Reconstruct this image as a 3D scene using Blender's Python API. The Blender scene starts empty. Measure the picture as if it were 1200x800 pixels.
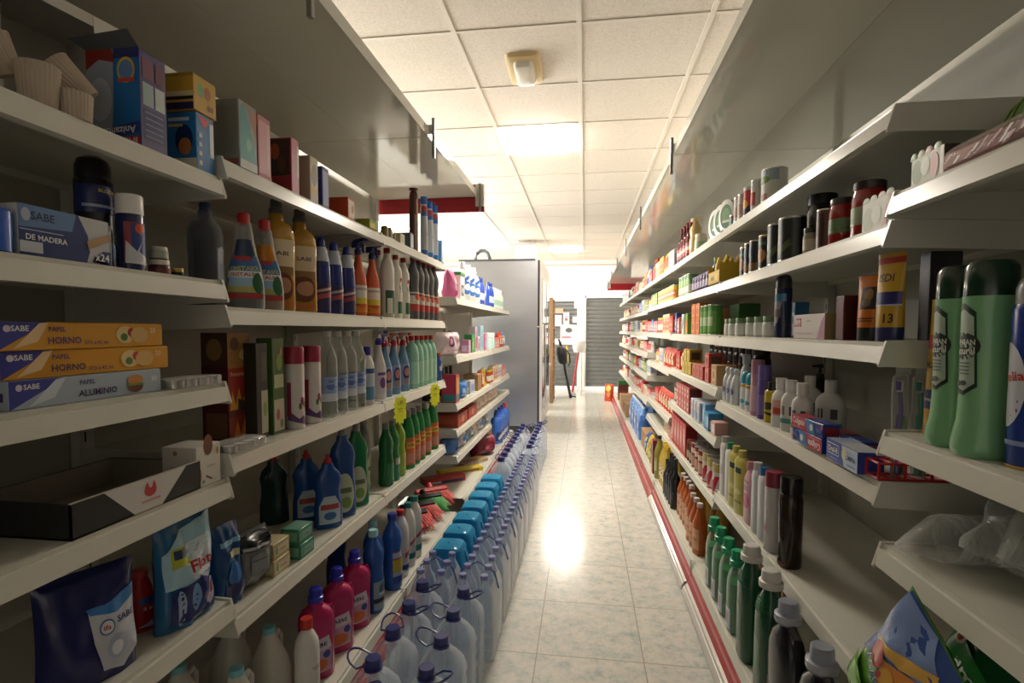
import bpy, math, random
from mathutils import Vector, Matrix
random.seed(7)
SC = bpy.context.scene
COL = SC.collection
PI = math.pi

# ------------------------------------------------------------------ camera
F, YAW, PIT, ROL, CH, CX, CY = 617.45, .1361, .0511, .0023, 1.2327, 600.0, 418.2
cd = bpy.data.cameras.new('camera')
cd.sensor_width = 36.0
cd.lens = F / 1200 * 36
cd.shift_y = (CY - 400) / 1200
cd.clip_start = .02
cam = bpy.data.objects.new('camera', cd)
COL.objects.link(cam)
cam.matrix_world = (Matrix.Translation((0, 0, CH)) @ Matrix.Rotation(YAW, 4, 'Z')
                    @ Matrix.Rotation(PI / 2 - PIT, 4, 'X') @ Matrix.Rotation(ROL, 4, 'Z'))
SC.camera = cam

# ------------------------------------------------------------------ light
SC.view_settings.view_transform = 'Standard'
SC.view_settings.look = 'None'
SC.view_settings.gamma = 1
SC.view_settings.use_curve_mapping = False
SC.view_settings.exposure = 0.14
SC.cycles.transparent_max_bounces = 24
SC.cycles.max_bounces = 8
SC.cycles.sample_clamp_indirect = 6
W = bpy.data.worlds.new('daylight')
SC.world = W
W.use_nodes = True
W.node_tree.nodes['Background'].inputs[0].default_value = (.92, .96, 1, 1)
W.node_tree.nodes['Background'].inputs[1].default_value = 3.0

LAMP_E = 62      # ceiling panel diffuser emission
WIN_W = 230      # daylight through each shop window
REAR_W = 4.5       # weak fill lamp added behind the camera, no door there

def area(name, loc, rot, sx, sy, power, color):
    l = bpy.data.lights.new(name, 'AREA')
    l.shape = 'RECTANGLE'
    l.size, l.size_y, l.energy, l.color = sx, sy, power, color
    o = bpy.data.objects.new(name, l)
    o.location, o.rotation_euler = loc, rot
    COL.objects.link(o)
    return o
for k, y in enumerate((4.9, 7.5)):
    area('window_daylight', (-4.42, y, 1.55), (0, -PI / 2, 0), 1.7, 2.1, WIN_W, (1, .97, .93))
area('rear_fill', (0, -2.42, 1.3), (PI / 2, 0, PI), 1.6, 1.7, REAR_W, (.95, .97, 1))  # added fill for the near end, in front of a closed wall

# ------------------------------------------------------------------ materials
def lin(c):
    return c / 12.92 if c <= .04045 else ((c + .055) / 1.055) ** 2.4
def rgb(h):
    return tuple(lin(int(h[i:i + 2], 16) / 255) for i in (0, 2, 4)) + (1,)
MC = {}
def P(h, rough=.42, metal=0, alpha=1, trans=0, spec=.5):
    """one flat coloured principled material per colour and finish"""
    k = (h, rough, metal, alpha, trans, spec)
    if k in MC: return MC[k]
    m = bpy.data.materials.new('paint_' + h)
    m.use_nodes = True
    b = m.node_tree.nodes['Principled BSDF']
    b.inputs['Base Color'].default_value = rgb(h)
    b.inputs['Roughness'].default_value = rough
    b.inputs['Metallic'].default_value = metal
    b.inputs['Alpha'].default_value = alpha
    b.inputs['Transmission Weight'].default_value = trans
    b.inputs['Specular IOR Level'].default_value = spec
    MC[k] = m
    return m
def clear(h, solid=.22, rough=.08, body='ffffff'):
    """thin clear plastic: tinted see-through plus a glossy skin that grows at grazing angles"""
    k = ('clear', h, solid, rough, body)
    if k in MC: return MC[k]
    m = bpy.data.materials.new('clear_' + h)
    m.use_nodes = True
    nt = m.node_tree
    nt.nodes.remove(nt.nodes['Principled BSDF'])
    tr = nt.nodes.new('ShaderNodeBsdfTransparent'); tr.inputs[0].default_value = rgb(h)
    pb = nt.nodes.new('ShaderNodeBsdfPrincipled')
    pb.inputs['Base Color'].default_value = rgb(body)
    pb.inputs['Roughness'].default_value = rough
    lw = nt.nodes.new('ShaderNodeLayerWeight'); lw.inputs[0].default_value = .25
    ma = nt.nodes.new('ShaderNodeMath'); ma.operation = 'MULTIPLY_ADD'
    ma.inputs[1].default_value = .65; ma.inputs[2].default_value = solid
    nt.links.new(lw.outputs['Facing'], ma.inputs[0])
    mx = nt.nodes.new('ShaderNodeMixShader')
    nt.links.new(ma.outputs[0], mx.inputs[0])
    nt.links.new(tr.outputs[0], mx.inputs[1]); nt.links.new(pb.outputs[0], mx.inputs[2])
    nt.links.new(mx.outputs[0], nt.nodes['Material Output'].inputs[0])
    MC[k] = m
    return m
def nodes_mat(name):
    m = bpy.data.materials.new(name); m.use_nodes = True
    nt = m.node_tree
    return m, nt, nt.nodes['Principled BSDF']
def noise(nt, scale, detail=3, rough=.55, vec=None):
    n = nt.nodes.new('ShaderNodeTexNoise')
    n.inputs['Scale'].default_value = scale; n.inputs['Detail'].default_value = detail
    n.inputs['Roughness'].default_value = rough
    if vec: nt.links.new(vec, n.inputs['Vector'])
    return n
def ramp(nt, src, stops):
    r = nt.nodes.new('ShaderNodeValToRGB')
    e = r.color_ramp.elements
    while len(e) < len(stops): e.new(.5)
    for el, (p, c) in zip(e, stops): el.position, el.color = p, c
    nt.links.new(src, r.inputs[0])
    return r
def speckle(name, h1, h2, scale, rough, bump=.0, metal=0, stretch=None):
    m, nt, b = nodes_mat(name)
    tc = nt.nodes.new('ShaderNodeTexCoord')
    vec = tc.outputs['Object']
    if stretch:
        mp = nt.nodes.new('ShaderNodeMapping'); mp.inputs['Scale'].default_value = stretch
        nt.links.new(vec, mp.inputs[0]); vec = mp.outputs[0]
    n = noise(nt, scale, 4, .6, vec)
    r = ramp(nt, n.outputs['Fac'], [(.3, rgb(h1)), (.7, rgb(h2))])
    nt.links.new(r.outputs[0], b.inputs['Base Color'])
    b.inputs['Roughness'].default_value = rough; b.inputs['Metallic'].default_value = metal
    if bump:
        bp = nt.nodes.new('ShaderNodeBump'); bp.inputs['Strength'].default_value = bump; bp.inputs['Distance'].default_value = .01
        nt.links.new(n.outputs['Fac'], bp.inputs['Height']); nt.links.new(bp.outputs[0], b.inputs['Normal'])
    return m
def floor_mat():
    m, nt, b = nodes_mat('floor_tiles')
    tc = nt.nodes.new('ShaderNodeTexCoord')
    mp = nt.nodes.new('ShaderNodeMapping'); mp.inputs['Location'].default_value = (.169 + 4, -1.945 + 8, 0)
    nt.links.new(tc.outputs['Object'], mp.inputs[0])
    br = nt.nodes.new('ShaderNodeTexBrick')
    br.offset = 0; br.squash = 1
    for k, v in (('Scale', 1.0), ('Mortar Size', .0022), ('Mortar Smooth', .1), ('Brick Width', .4), ('Row Height', .4), ('Bias', 0)):
        br.inputs[k].default_value = v
    nt.links.new(mp.outputs[0], br.inputs['Vector'])
    n1 = noise(nt, 15, 7, .78, mp.outputs[0]); n2 = noise(nt, 45, 5, .7, mp.outputs[0])
    ad = nt.nodes.new('ShaderNodeMath'); ad.operation = 'MULTIPLY_ADD'; ad.inputs[1].default_value = .35
    nt.links.new(n2.outputs['Fac'], ad.inputs[0]); nt.links.new(n1.outputs['Fac'], ad.inputs[2])
    r = ramp(nt, ad.outputs[0], [(.52, rgb('b0b8b3')), (.62, rgb('c9ccc4')), (.72, rgb('dad6cc')), (.84, rgb('e2ddd2'))])
    nt.links.new(r.outputs[0], br.inputs['Color1']); nt.links.new(r.outputs[0], br.inputs['Color2'])
    br.inputs['Mortar'].default_value = rgb('a9a394')
    nt.links.new(br.outputs['Color'], b.inputs['Base Color'])
    b.inputs['Roughness'].default_value = .17
    bp = nt.nodes.new('ShaderNodeBump'); bp.inputs['Strength'].default_value = .4; bp.inputs['Distance'].default_value = .002
    bp.invert = True
    nt.links.new(br.outputs['Fac'], bp.inputs['Height']); nt.links.new(bp.outputs[0], b.inputs['Normal'])
    return m
def emit(name, col, e):
    m, nt, b = nodes_mat(name)
    b.inputs['Base Color'].default_value = rgb(col)
    b.inputs['Emission Color'].default_value = rgb(col)
    b.inputs['Emission Strength'].default_value = e
    return m
STEEL = speckle('white_enamelled_shelf_steel', 'd0cec1', 'd6d4c7', 3, .27)
STEELD = speckle('white_enamelled_bracket_steel', 'c3c0b6', 'c9c6bc', 3, .3)
GLOSSW = speckle('glossy_white_canopy_steel', 'c8c6b8', 'cfcdbf', 2, .09)
BACKP = speckle('grey_white_back_panel', 'a8a698', 'b1afa1', 2.5, .4)
RED = speckle('red_painted_fascia', 'a01c26', 'ac222b', 4, .25)
CHROME = speckle('polished_steel', 'c9c9c9', 'd8d8d8', 6, .14, metal=1)
BRUSH = speckle('brushed_stainless_steel', 'a4a8ad', 'b2b6ba', 3, .36, metal=1, stretch=(.3, 1, 1))
WALLM = speckle('white_wall_paint', 'e9e4da', 'efeae1', 5, .7, .05)
TILEM = speckle('mineral_ceiling_tile', 'cfc5b8', 'e3dacd', 95, .85, .25)
GRIDM = speckle('ceiling_grid_paint', 'd9d0c4', 'e0d8cc', 8, .5)
SHUT = speckle('grey_roller_shutter', '5a5c59', '646663', 12, .45)
WOOD = speckle('brown_wood', '7f6146', '977553', 10, .5, stretch=(1, 1, .15))
KRAFT = speckle('brown_cardboard', 'a5835c', 'b28f67', 20, .75)

# ------------------------------------------------------------------ mesh builder
TXT = {}
def text_mesh(s):
    """flat letters as (verts, faces) with width 1, centred on 0"""
    if s in TXT: return TXT[s]
    c = bpy.data.curves.new('letters', 'FONT')
    c.body = s; c.resolution_u = 2; c.offset = .018; c.fill_mode = 'FRONT'
    o = bpy.data.objects.new('letters', c); COL.objects.link(o)
    dg = bpy.context.evaluated_depsgraph_get()
    me = bpy.data.meshes.new_from_object(o.evaluated_get(dg))
    v = [(p.co.x, p.co.y) for p in me.vertices]
    f = [tuple(p.vertices) for p in me.polygons]
    bpy.data.objects.remove(o); bpy.data.curves.remove(c); bpy.data.meshes.remove(me)
    x0, x1 = min(p[0] for p in v), max(p[0] for p in v)
    y0, y1 = min(p[1] for p in v), max(p[1] for p in v)
    w = x1 - x0
    v = [((p[0] - (x0 + x1) / 2) / w, (p[1] - (y0 + y1) / 2) / w) for p in v]
    TXT[s] = (v, f, (y1 - y0) / w)
    return TXT[s]

def sgp(c, e): return math.copysign(abs(c) ** e, c)
def ring_at(rings, z):
    if z <= rings[0][0]: return rings[0]
    for a, b in zip(rings, rings[1:]):
        if z <= b[0]:
            t = (z - a[0]) / max(1e-9, b[0] - a[0])
            return tuple(p + (q - p) * t for p, q in zip(a, b))
    return rings[-1]
def full(rings):
    """(z, rx[, ry[, n[, cx[, cy]]]]) filled out to six numbers"""
    out = []
    for r in rings:
        r = tuple(r)
        if len(r) == 2: r += (r[1],)
        if len(r) == 3: r += (2,)
        if len(r) == 4: r += (0,)
        if len(r) == 5: r += (0,)
        out.append(r)
    return out
def loft_surface(rings, h, spread=1.3):
    rings = full(rings)
    rm = max(r[1] for r in rings)
    def T(u, v, off):
        z, rx, ry, n, cx, cy = ring_at(rings, v * h)
        a = -PI / 2 + u * spread
        return ((rx + off) * sgp(math.cos(a), 2 / n) + cx, (ry + off) * sgp(math.sin(a), 2 / n) + cy, v * h)
    return T, rm * spread * .92, h, 8
def flat(kind, w, d, h):
    """decal mapping on one face of a carton: u,v in -1..1 x 0..1"""
    if kind == 'F': return (lambda u, v, o: (u * w / 2, -d / 2 - o, v * h)), w / 2, h, 1
    if kind == 'B': return (lambda u, v, o: (-u * w / 2, d / 2 + o, v * h)), w / 2, h, 1
    if kind == 'L': return (lambda u, v, o: (-w / 2 - o, -u * d / 2, v * h)), d / 2, h, 1
    if kind == 'R': return (lambda u, v, o: (w / 2 + o, u * d / 2, v * h)), d / 2, h, 1
    return (lambda u, v, o: (u * w / 2, (v - .5) * d, h + o)), w / 2, d, 1

class MB:
    def __init__(s): s.v, s.f, s.m, s.mats = [], [], [], []
    def mi(s, mat):
        if mat not in s.mats: s.mats.append(mat)
        return s.mats.index(mat)
    def add(s, vs, fs, mat):
        b = len(s.v); s.v += [tuple(p) for p in vs]
        k = s.mi(mat)
        for f in fs: s.f.append(tuple(b + i for i in f)); s.m.append(k)
        return s
    def box(s, x0, y0, z0, x1, y1, z1, mat, M=None):
        vs = [(x, y, z) for z in (z0, z1) for y in (y0, y1) for x in (x0, x1)]
        if M is not None: vs = [M @ Vector(p) for p in vs]
        return s.add(vs, [(0, 2, 3, 1), (4, 5, 7, 6), (0, 1, 5, 4), (2, 6, 7, 3), (0, 4, 6, 2), (1, 3, 7, 5)], mat)
    def bbox(s, x0, y0, z0, x1, y1, z1, mat, b=.002):
        """box with rounded vertical edges and slightly chamfered rims"""
        w, d = (x1 - x0) / 2, (y1 - y0) / 2
        cx, cy = (x0 + x1) / 2, (y0 + y1) / 2
        def ring(z, q):
            e = min(w, d) * .0 + b
            a, c = w - q, d - q
            return [(cx + i * a - (0 if j else i * e), cy + k * c - (k * e if j else 0), z)
                    for i, k, j in ((-1, -1, 0), (1, -1, 0), (1, -1, 1), (1, 1, 1), (1, 1, 0), (-1, 1, 0), (-1, 1, 1), (-1, -1, 1))]
        R = [ring(z0, b), ring(z0 + b, 0), ring(z1 - b, 0), ring(z1, b)]
        vs = [p for r in R for p in r]
        fs = [tuple(range(7, -1, -1)), tuple(range(24, 32))]
        for k in range(3):
            for i in range(8):
                j = (i + 1) % 8
                fs.append((k * 8 + i, k * 8 + j, k * 8 + 8 + j, k * 8 + 8 + i))
        return s.add(vs, fs, mat)
    def loft(s, rings, mat, seg=20, cap0=True, cap1=True, M=None):
        rings = full(rings)
        vs = []
        for z, rx, ry, n, cx, cy in rings:
            for i in range(seg):
                a = 2 * PI * i / seg
                p = (cx + rx * sgp(math.cos(a), 2 / n), cy + ry * sgp(math.sin(a), 2 / n), z)
                vs.append(M @ Vector(p) if M is not None else p)
        fs = []
        for k in range(len(rings) - 1):
            for i in range(seg):
                j = (i + 1) % seg
                fs.append((k * seg + i, k * seg + j, (k + 1) * seg + j, (k + 1) * seg + i))
        if cap0: fs.append(tuple(range(seg - 1, -1, -1)))
        if cap1: fs.append(tuple(range((len(rings) - 1) * seg, len(rings) * seg)))
        return s.add(vs, fs, mat)
    def tube(s, path, r, mat, seg=8, closed=False):
        path = [Vector(p) for p in path]; n = len(path); vs = []; fs = []
        for i, p in enumerate(path):
            a = path[(i - 1) % n] if closed or i else p
            b = path[(i + 1) % n] if closed or i < n - 1 else p
            t = (b - a).normalized()
            x = t.orthogonal().normalized() if abs(t.z) > .95 else t.cross(Vector((0, 0, 1))).normalized()
            y = t.cross(x)
            rr = r[i] if isinstance(r, (list, tuple)) else r
            for k in range(seg):
                q = 2 * PI * k / seg
                vs.append(p + x * rr * math.cos(q) + y * rr * math.sin(q))
        for i in range(n if closed else n - 1):
            for k in range(seg):
                l = (k + 1) % seg; j = (i + 1) % n
                fs.append((i * seg + k, i * seg + l, j * seg + l, j * seg + k))
        if not closed:
            fs.append(tuple(range(seg - 1, -1, -1))); fs.append(tuple(range((n - 1) * seg, n * seg)))
        return s.add(vs, fs, mat)
    def grid(s, fn, nu, nv, mat):
        vs = [fn(-1 + 2 * i / nu, j / nv) for j in range(nv + 1) for i in range(nu + 1)]
        fs = [(j * (nu + 1) + i, j * (nu + 1) + i + 1, (j + 1) * (nu + 1) + i + 1, (j + 1) * (nu + 1) + i)
              for j in range(nv) for i in range(nu)]
        return s.add(vs, fs, mat)
    def decals(s, surf, items, off0=.0004):
        T, mu, mv, sub = surf
        for k, it in enumerate(items):
            o = off0 + .00022 * k
            if it[0] == 'r':
                _, u0, v0, u1, v1, mat = it
                nu, nv = (sub, max(1, sub // 2)) if sub > 1 else (1, 1)
                vs = [T(u0 + (u1 - u0) * i / nu, v0 + (v1 - v0) * j / nv, o) for j in range(nv + 1) for i in range(nu + 1)]
                fs = [(j * (nu + 1) + i, j * (nu + 1) + i + 1, (j + 1) * (nu + 1) + i + 1, (j + 1) * (nu + 1) + i)
                      for j in range(nv) for i in range(nu)]
            elif it[0] == 'e':
                _, cu, cv, ru, rv, mat = it
                N = 20; vs = [T(cu, cv, o)]; fs = []
                R = 3 if sub > 1 else 1
                for q in range(1, R + 1):
                    vs += [T(cu + ru * q / R * math.cos(2 * PI * i / N), cv + rv * q / R * math.sin(2 * PI * i / N), o) for i in range(N)]
                for i in range(N):
                    j = (i + 1) % N
                    fs.append((0, 1 + i, 1 + j))
                    for q in range(R - 1):
                        a = 1 + q * N; b = a + N
                        fs.append((a + i, b + i, b + j, a + j))
            elif it[0] == 'p':
                _, pts, mat = it
                if sub == 1: vs = [T(u, v, o) for u, v in pts]; fs = [tuple(range(len(pts)))]
                else:       # on a curved face: fan from the middle, cut fine enough to follow the curve
                    cu, cv = sum(q[0] for q in pts) / len(pts), sum(q[1] for q in pts) / len(pts)
                    vs, fs, D = [], [], 6
                    for i in range(len(pts)):
                        A, B = pts[i], pts[(i + 1) % len(pts)]; b0 = len(vs); idx = {}
                        for r_ in range(D + 1):
                            for k_ in range(r_ + 1):
                                s_, t_ = r_ / D, (k_ / r_ if r_ else 0)
                                ex, ey = A[0] + (B[0] - A[0]) * t_, A[1] + (B[1] - A[1]) * t_
                                idx[r_, k_] = len(vs); vs.append(T(cu + (ex - cu) * s_, cv + (ey - cv) * s_, o))
                        for r_ in range(D):
                            for k_ in range(r_ + 1):
                                fs.append((idx[r_, k_], idx[r_ + 1, k_], idx[r_ + 1, k_ + 1]))
                                if k_ < r_: fs.append((idx[r_, k_], idx[r_ + 1, k_ + 1], idx[r_, k_ + 1]))
            else:
                _, txt, cu, cv, wu, mat = it[:6]
                rot = it[6] if len(it) > 6 else 0
                tv, fs, _a = text_mesh(txt)
                ca, sa = math.cos(rot), math.sin(rot)
                wm = wu * mu
                vs = [T(cu + (x * ca - y * sa) * wm / mu, cv + (x * sa + y * ca) * wm / mv, o) for x, y in tv]
            s.add(vs, fs, mat)
        return s
    def build(s, name, parent=None, sharp=38):
        me = bpy.data.meshes.new(name)
        me.from_pydata(s.v, [], s.f)
        for m in s.mats: me.materials.append(m)
        me.polygons.foreach_set('material_index', s.m)
        me.polygons.foreach_set('use_smooth', [True] * len(s.f))
        me.update()
        me.set_sharp_from_angle(angle=math.radians(sharp))
        o = bpy.data.objects.new(name, me)
        COL.objects.link(o)
        if parent: o.parent = parent
        return o

# ------------------------------------------------------------------ things, labels, copies
def tag(o, label, cat, group=None, kind=None):
    if label: o['label'] = label
    if cat: o['category'] = cat
    if group: o['group'] = group
    if kind: o['kind'] = kind
    return o
def empty(name):
    o = bpy.data.objects.new(name, None); o.empty_display_size = .05
    COL.objects.link(o); return o
def dup(root):
    r = root.copy(); COL.objects.link(r)
    for ch in root.children:
        c = ch.copy(); COL.objects.link(c); c.parent = r
        for g in ch.children:
            e = g.copy(); COL.objects.link(e); e.parent = c
    return r
def struct(mb, name):
    o = mb.build(name); o['kind'] = 'structure'; return o

# ------------------------------------------------------------------ reading places off the photograph
def proj(X, Y, Z):
    Z -= CH
    x = X * math.cos(YAW) + Y * math.sin(YAW); z = -X * math.sin(YAW) + Y * math.cos(YAW); y = -Z
    y2 = y * math.cos(PIT) - z * math.sin(PIT); z2 = y * math.sin(PIT) + z * math.cos(PIT)
    u, v = x / z2, y2 / z2
    return CX + F * (u * math.cos(ROL) - v * math.sin(ROL)), CY + F * (u * math.sin(ROL) + v * math.cos(ROL))
def ray(px, py):
    a, b = (px - CX) / F, (py - CY) / F
    u = a * math.cos(ROL) + b * math.sin(ROL); v = -a * math.sin(ROL) + b * math.cos(ROL)
    y = v * math.cos(PIT) + math.sin(PIT); z = -v * math.sin(PIT) + math.cos(PIT)
    return (u * math.cos(YAW) - z * math.sin(YAW), u * math.sin(YAW) + z * math.cos(YAW), -y)
def along(px, X, Z):
    """how far down the aisle something at depth X and height Z stands"""
    py = 390
    for _ in range(6):
        d = ray(px, py); Y = X / d[0] * d[1]; py = proj(X, Y, Z)[1]
    return Y
def onY(px, py, Y):
    d = ray(px, py); t = Y / d[1]
    return d[0] * t, d[2] * t + CH
def high(px, py, Y, Z): return onY(px, py, Y)[1] - Z
XT = {'L': -.83, 'R': .59, 'M': -.82}
def shelf_x(side, d): return XT[side] - d if side in 'LM' else XT[side] + d
# ================================================================== the room
GX, GY, GZ = -.038, 2.56, 2.67
b = MB(); b.box(-4.6, -2.6, -.1, 1.3, 11.3, 0, floor_mat()); struct(b, 'floor')
b = MB()
lamps = [(-.638, 3.76), (-.638, 9.16), (-3.038, 3.76), (-3.038, 6.76)]  # last two hang unseen over the neighbouring aisle
tiles = []
x = GX - .6 * 8
while x < 1.3:
    y = GY - .6 * 9
    while y < 11.1:
        if not any(abs(x - lx) < .05 and abs(y - ly) < .05 for lx, ly in lamps):
            b.box(max(x, -4.6), max(y, -2.6), GZ, min(x + .6, 1.3), min(y + .6, 11.0), GZ + .05, TILEM)
        y += .6
    x += .6
struct(b, 'ceiling')
b = MB()
for i in range(-8, 4):
    x = GX + .6 * i
    if -4.6 < x < 1.12: b.box(x - .012, -2.48, GZ - .006, x + .012, 10.98, GZ - .0005, GRIDM)
for j in range(-8, 15):
    y = GY + .6 * j
    if -2.45 < y < 10.95: b.box(-4.42, y - .009, GZ - .005, 1.12, y + .009, GZ - .0006, GRIDM)
struct(b, 'trim_1')
b = MB(); b.box(1.14, -2.6, 0, 1.3, 11.3, 2.75, WALLM); struct(b, 'wall_right')
b = MB()
b.box(-4.6, -2.6, 0, -4.45, 11.3, .55, WALLM); b.box(-4.6, -2.6, 2.45, -4.45, 11.3, 2.75, WALLM)
for y0, y1 in ((-2.6, 3.7), (6.1, 6.3), (8.7, 11.3)): b.box(-4.6, y0, .55, -4.45, y1, 2.45, WALLM)
struct(b, 'wall_left')
for n, y0 in ((1, 3.7), (2, 6.3)):
    b = MB()
    for z0, z1 in ((.55, .61), (2.39, 2.45)): b.box(-4.56, y0, z0, -4.5, y0 + 2.4, z1, P('dddddd', .4))
    for q in (0, 1.17, 2.34): b.box(-4.56, y0 + q, .61, -4.5, y0 + q + .06, 2.39, P('dddddd', .4))
    w = struct(b, 'window_%d' % n)
    b = MB(); b.box(-4.535, y0 + .06, .61, -4.53, y0 + 2.34, 2.39, clear('f4f8fa', .04)); b.build('pane', w)
b = MB(); b.box(-4.6, -2.6, 0, 1.3, -2.5, 2.75, WALLM); struct(b, 'wall_rear')

# far wall: white above two openings closed by roller shutters
YB = 11.0
def bx(px, py): return onY(px, py, YB)
zt = onY(700, 311, YB)[1]
xs = bx(681, 400)[0]; xsr = bx(729, 400)[0] + .2; xl = bx(606, 400)[0]
ztop = bx(700, 346)[1]; ztl = bx(660, 350)[1]; x0 = bx(685, 400)[0]; xm = bx(678, 400)[0]
b = MB()
b.box(-4.6, YB, ztl, xm, YB + .2, 2.72, WALLM); b.box(xm, YB, ztop, 1.3, YB + .2, 2.72, WALLM)
b.box(xm, YB - .02, 0, x0, YB + .2, ztl, WALLM)
b.box(xsr, YB, 0, 1.3, YB + .2, ztop, WALLM); b.box(-4.6, YB, 0, -1.6, YB + .2, .9, WALLM); b.box(-1.75, YB, .9, -1.6, YB + .2, ztl, WALLM); b.box(-4.6, YB, .9, -4.2, YB + .2, ztl, WALLM)
struct(b, 'wall_back')
b = MB(); b.box(-4.45, YB - .05, zt, 1.14, YB - .001, zt + .025, P('b9aea2', .6)); struct(b, 'trim_2')
def shutter(n, xa, xb, top):
    b = MB(); z = .02
    while z < top - .001:
        q = min(z + .085, top)
        b.loft([(z, (xb - xa) / 2 - .01, .012, 40), (z + .02, (xb - xa) / 2 - .01, .02, 40), (q - .02, (xb - xa) / 2 - .01, .02, 40), (q - .002, (xb - xa) / 2 - .01, .011, 40)], SHUT, 8,
               M=Matrix.Translation(((xa + xb) / 2, YB + .1, 0)))
        z = q
    b.box(xa, YB + .13, 0, xb, YB + .16, top, SHUT)
    o = struct(b, 'door_%d' % n)
    f = MB()
    for px in (xa, xb - .03): f.box(px, YB + .03, 0, px + .03, YB + .07, top, P('e9e9e9', .4))
    f.box(xa, YB + .03, top - .05, xb, YB + .07, top, P('e9e9e9', .4))
    f.box(xa, YB - .03, 0, xb, YB + .07, .07, P('eeeef2', .35))
    f.build('door_frame', o)
b = MB()
for q in (-4.2, -2.99, -1.80): b.box(q, YB + .08, .9, q + .05, YB + .13, ztl, P('e4e4e4', .4))
for q in (.9, ztl - .05): b.box(-4.2, YB + .08, q, -1.75, YB + .13, q + .05, P('e4e4e4', .4))
w = struct(b, 'window_3')
b = MB(); b.box(-4.15, YB + .1, .95, -1.8, YB + .105, ztl - .05, clear('f4f8fa', .04)); b.build('pane', w)
shutter(1, x0, xsr, ztop)
shutter(2, -1.6, xm, ztl)
b = MB(); b.box(-4.45, YB - .015, .0, -1.62, YB - .001, .07, WALLM); struct(b, 'baseboard_back')

# ------------------------------------------------------------------ lamps in the ceiling
LAB = ['square ceiling light panel glowing over the middle of the aisle', 'far ceiling light panel near the shutters',
       'unseen ceiling light panel over the neighbouring aisle by the near window', 'unseen ceiling light panel over the neighbouring aisle by the far window']
lm = emit('lamp_diffuser', 'fef4e6', LAMP_E); lm2 = emit('lamp_diffuser_dim', 'fef4e6', 22)
for (lx, ly), lab in zip(lamps, LAB):
    r = empty('ceiling_light'); r.location = (lx + .3, ly + .3, GZ)
    tag(r, lab, 'light', 'ceiling light panels')
    f = MB()
    for q in ((-.3, -.3, .3, -.275), (-.3, .275, .3, .3), (-.3, -.275, -.275, .275), (.275, -.275, .3, .275)):
        f.box(q[0] + .002, q[1] + .002, -.004, q[2] - .002, q[3] - .002, .05, P('f2eee6', .4))
    f.build('frame', r)
    f = MB(); f.loft([(-.03, .225, .225, 9), (-.024, .25, .25, 9), (.0, .272, .272, 12), (.012, .272, .272, 12)], lm if lx > -1 else lm2, 40); f.build('diffuser', r)
r = empty('emergency_light'); r.location = (-.335, 2.95, GZ)
tag(r, 'yellowed plastic emergency light screwed to the ceiling tile', 'light')
f = MB(); f.loft([(-.022, .085, .16, 7), (-.018, .092, .165, 7), (0, .095, .17, 7)], P('c9b183', .5), 28); f.build('housing', r)
f = MB(); f.loft([(-.062, .03, .07, 5), (-.05, .05, .11, 5), (-.022, .055, .12, 5)], P('d8d2c6', .25), 24); f.build('lens', r)

# ================================================================== shelving
LIP = .045
def shelf_plate(xa, y0, y1, back, s, lipmat):
    """one shelf in local space: top at z=0, front tip at x=0, going back by `back`; s=+1 right, -1 left"""
    m = MB()
    prof = [(.016, 0), (back, 0), (back, -.02), (back - .004, -.02), (back - .004, -.004), (.02, -.004), (.02, -.012), (.010, -.012), (.004, -.040), (.022, -.040), (.022, -.043), (0, -.043), (.008, -.009), (.016, -.009)]
    n = len(prof)
    vs = [(s * p, y, z) for y in (y0, y1) for p, z in prof]
    fs = [(i, (i + 1) % n, n + (i + 1) % n, n + i) for i in range(n)]
    m.add(vs, fs, lipmat)
    return m
def bracket(back, y, s, h=.075):
    m = MB()
    t = .0035
    out = [(.012, .003), (.035, .004), (back, .004), (back, -h), (back * .55, -h * .78), (.02, -.05), (.0, -.05), (-.002, -.046)]
    n = len(out)
    vs = [(s * p, y + q, z) for q in (-t, t) for p, z in out]
    fs = [(i, (i + 1) % n, n + (i + 1) % n, n + i) for i in range(n)] + [tuple(range(n - 1, -1, -1)), tuple(range(n, 2 * n))]
    m.add(vs, fs, STEELD)
    return m
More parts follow.
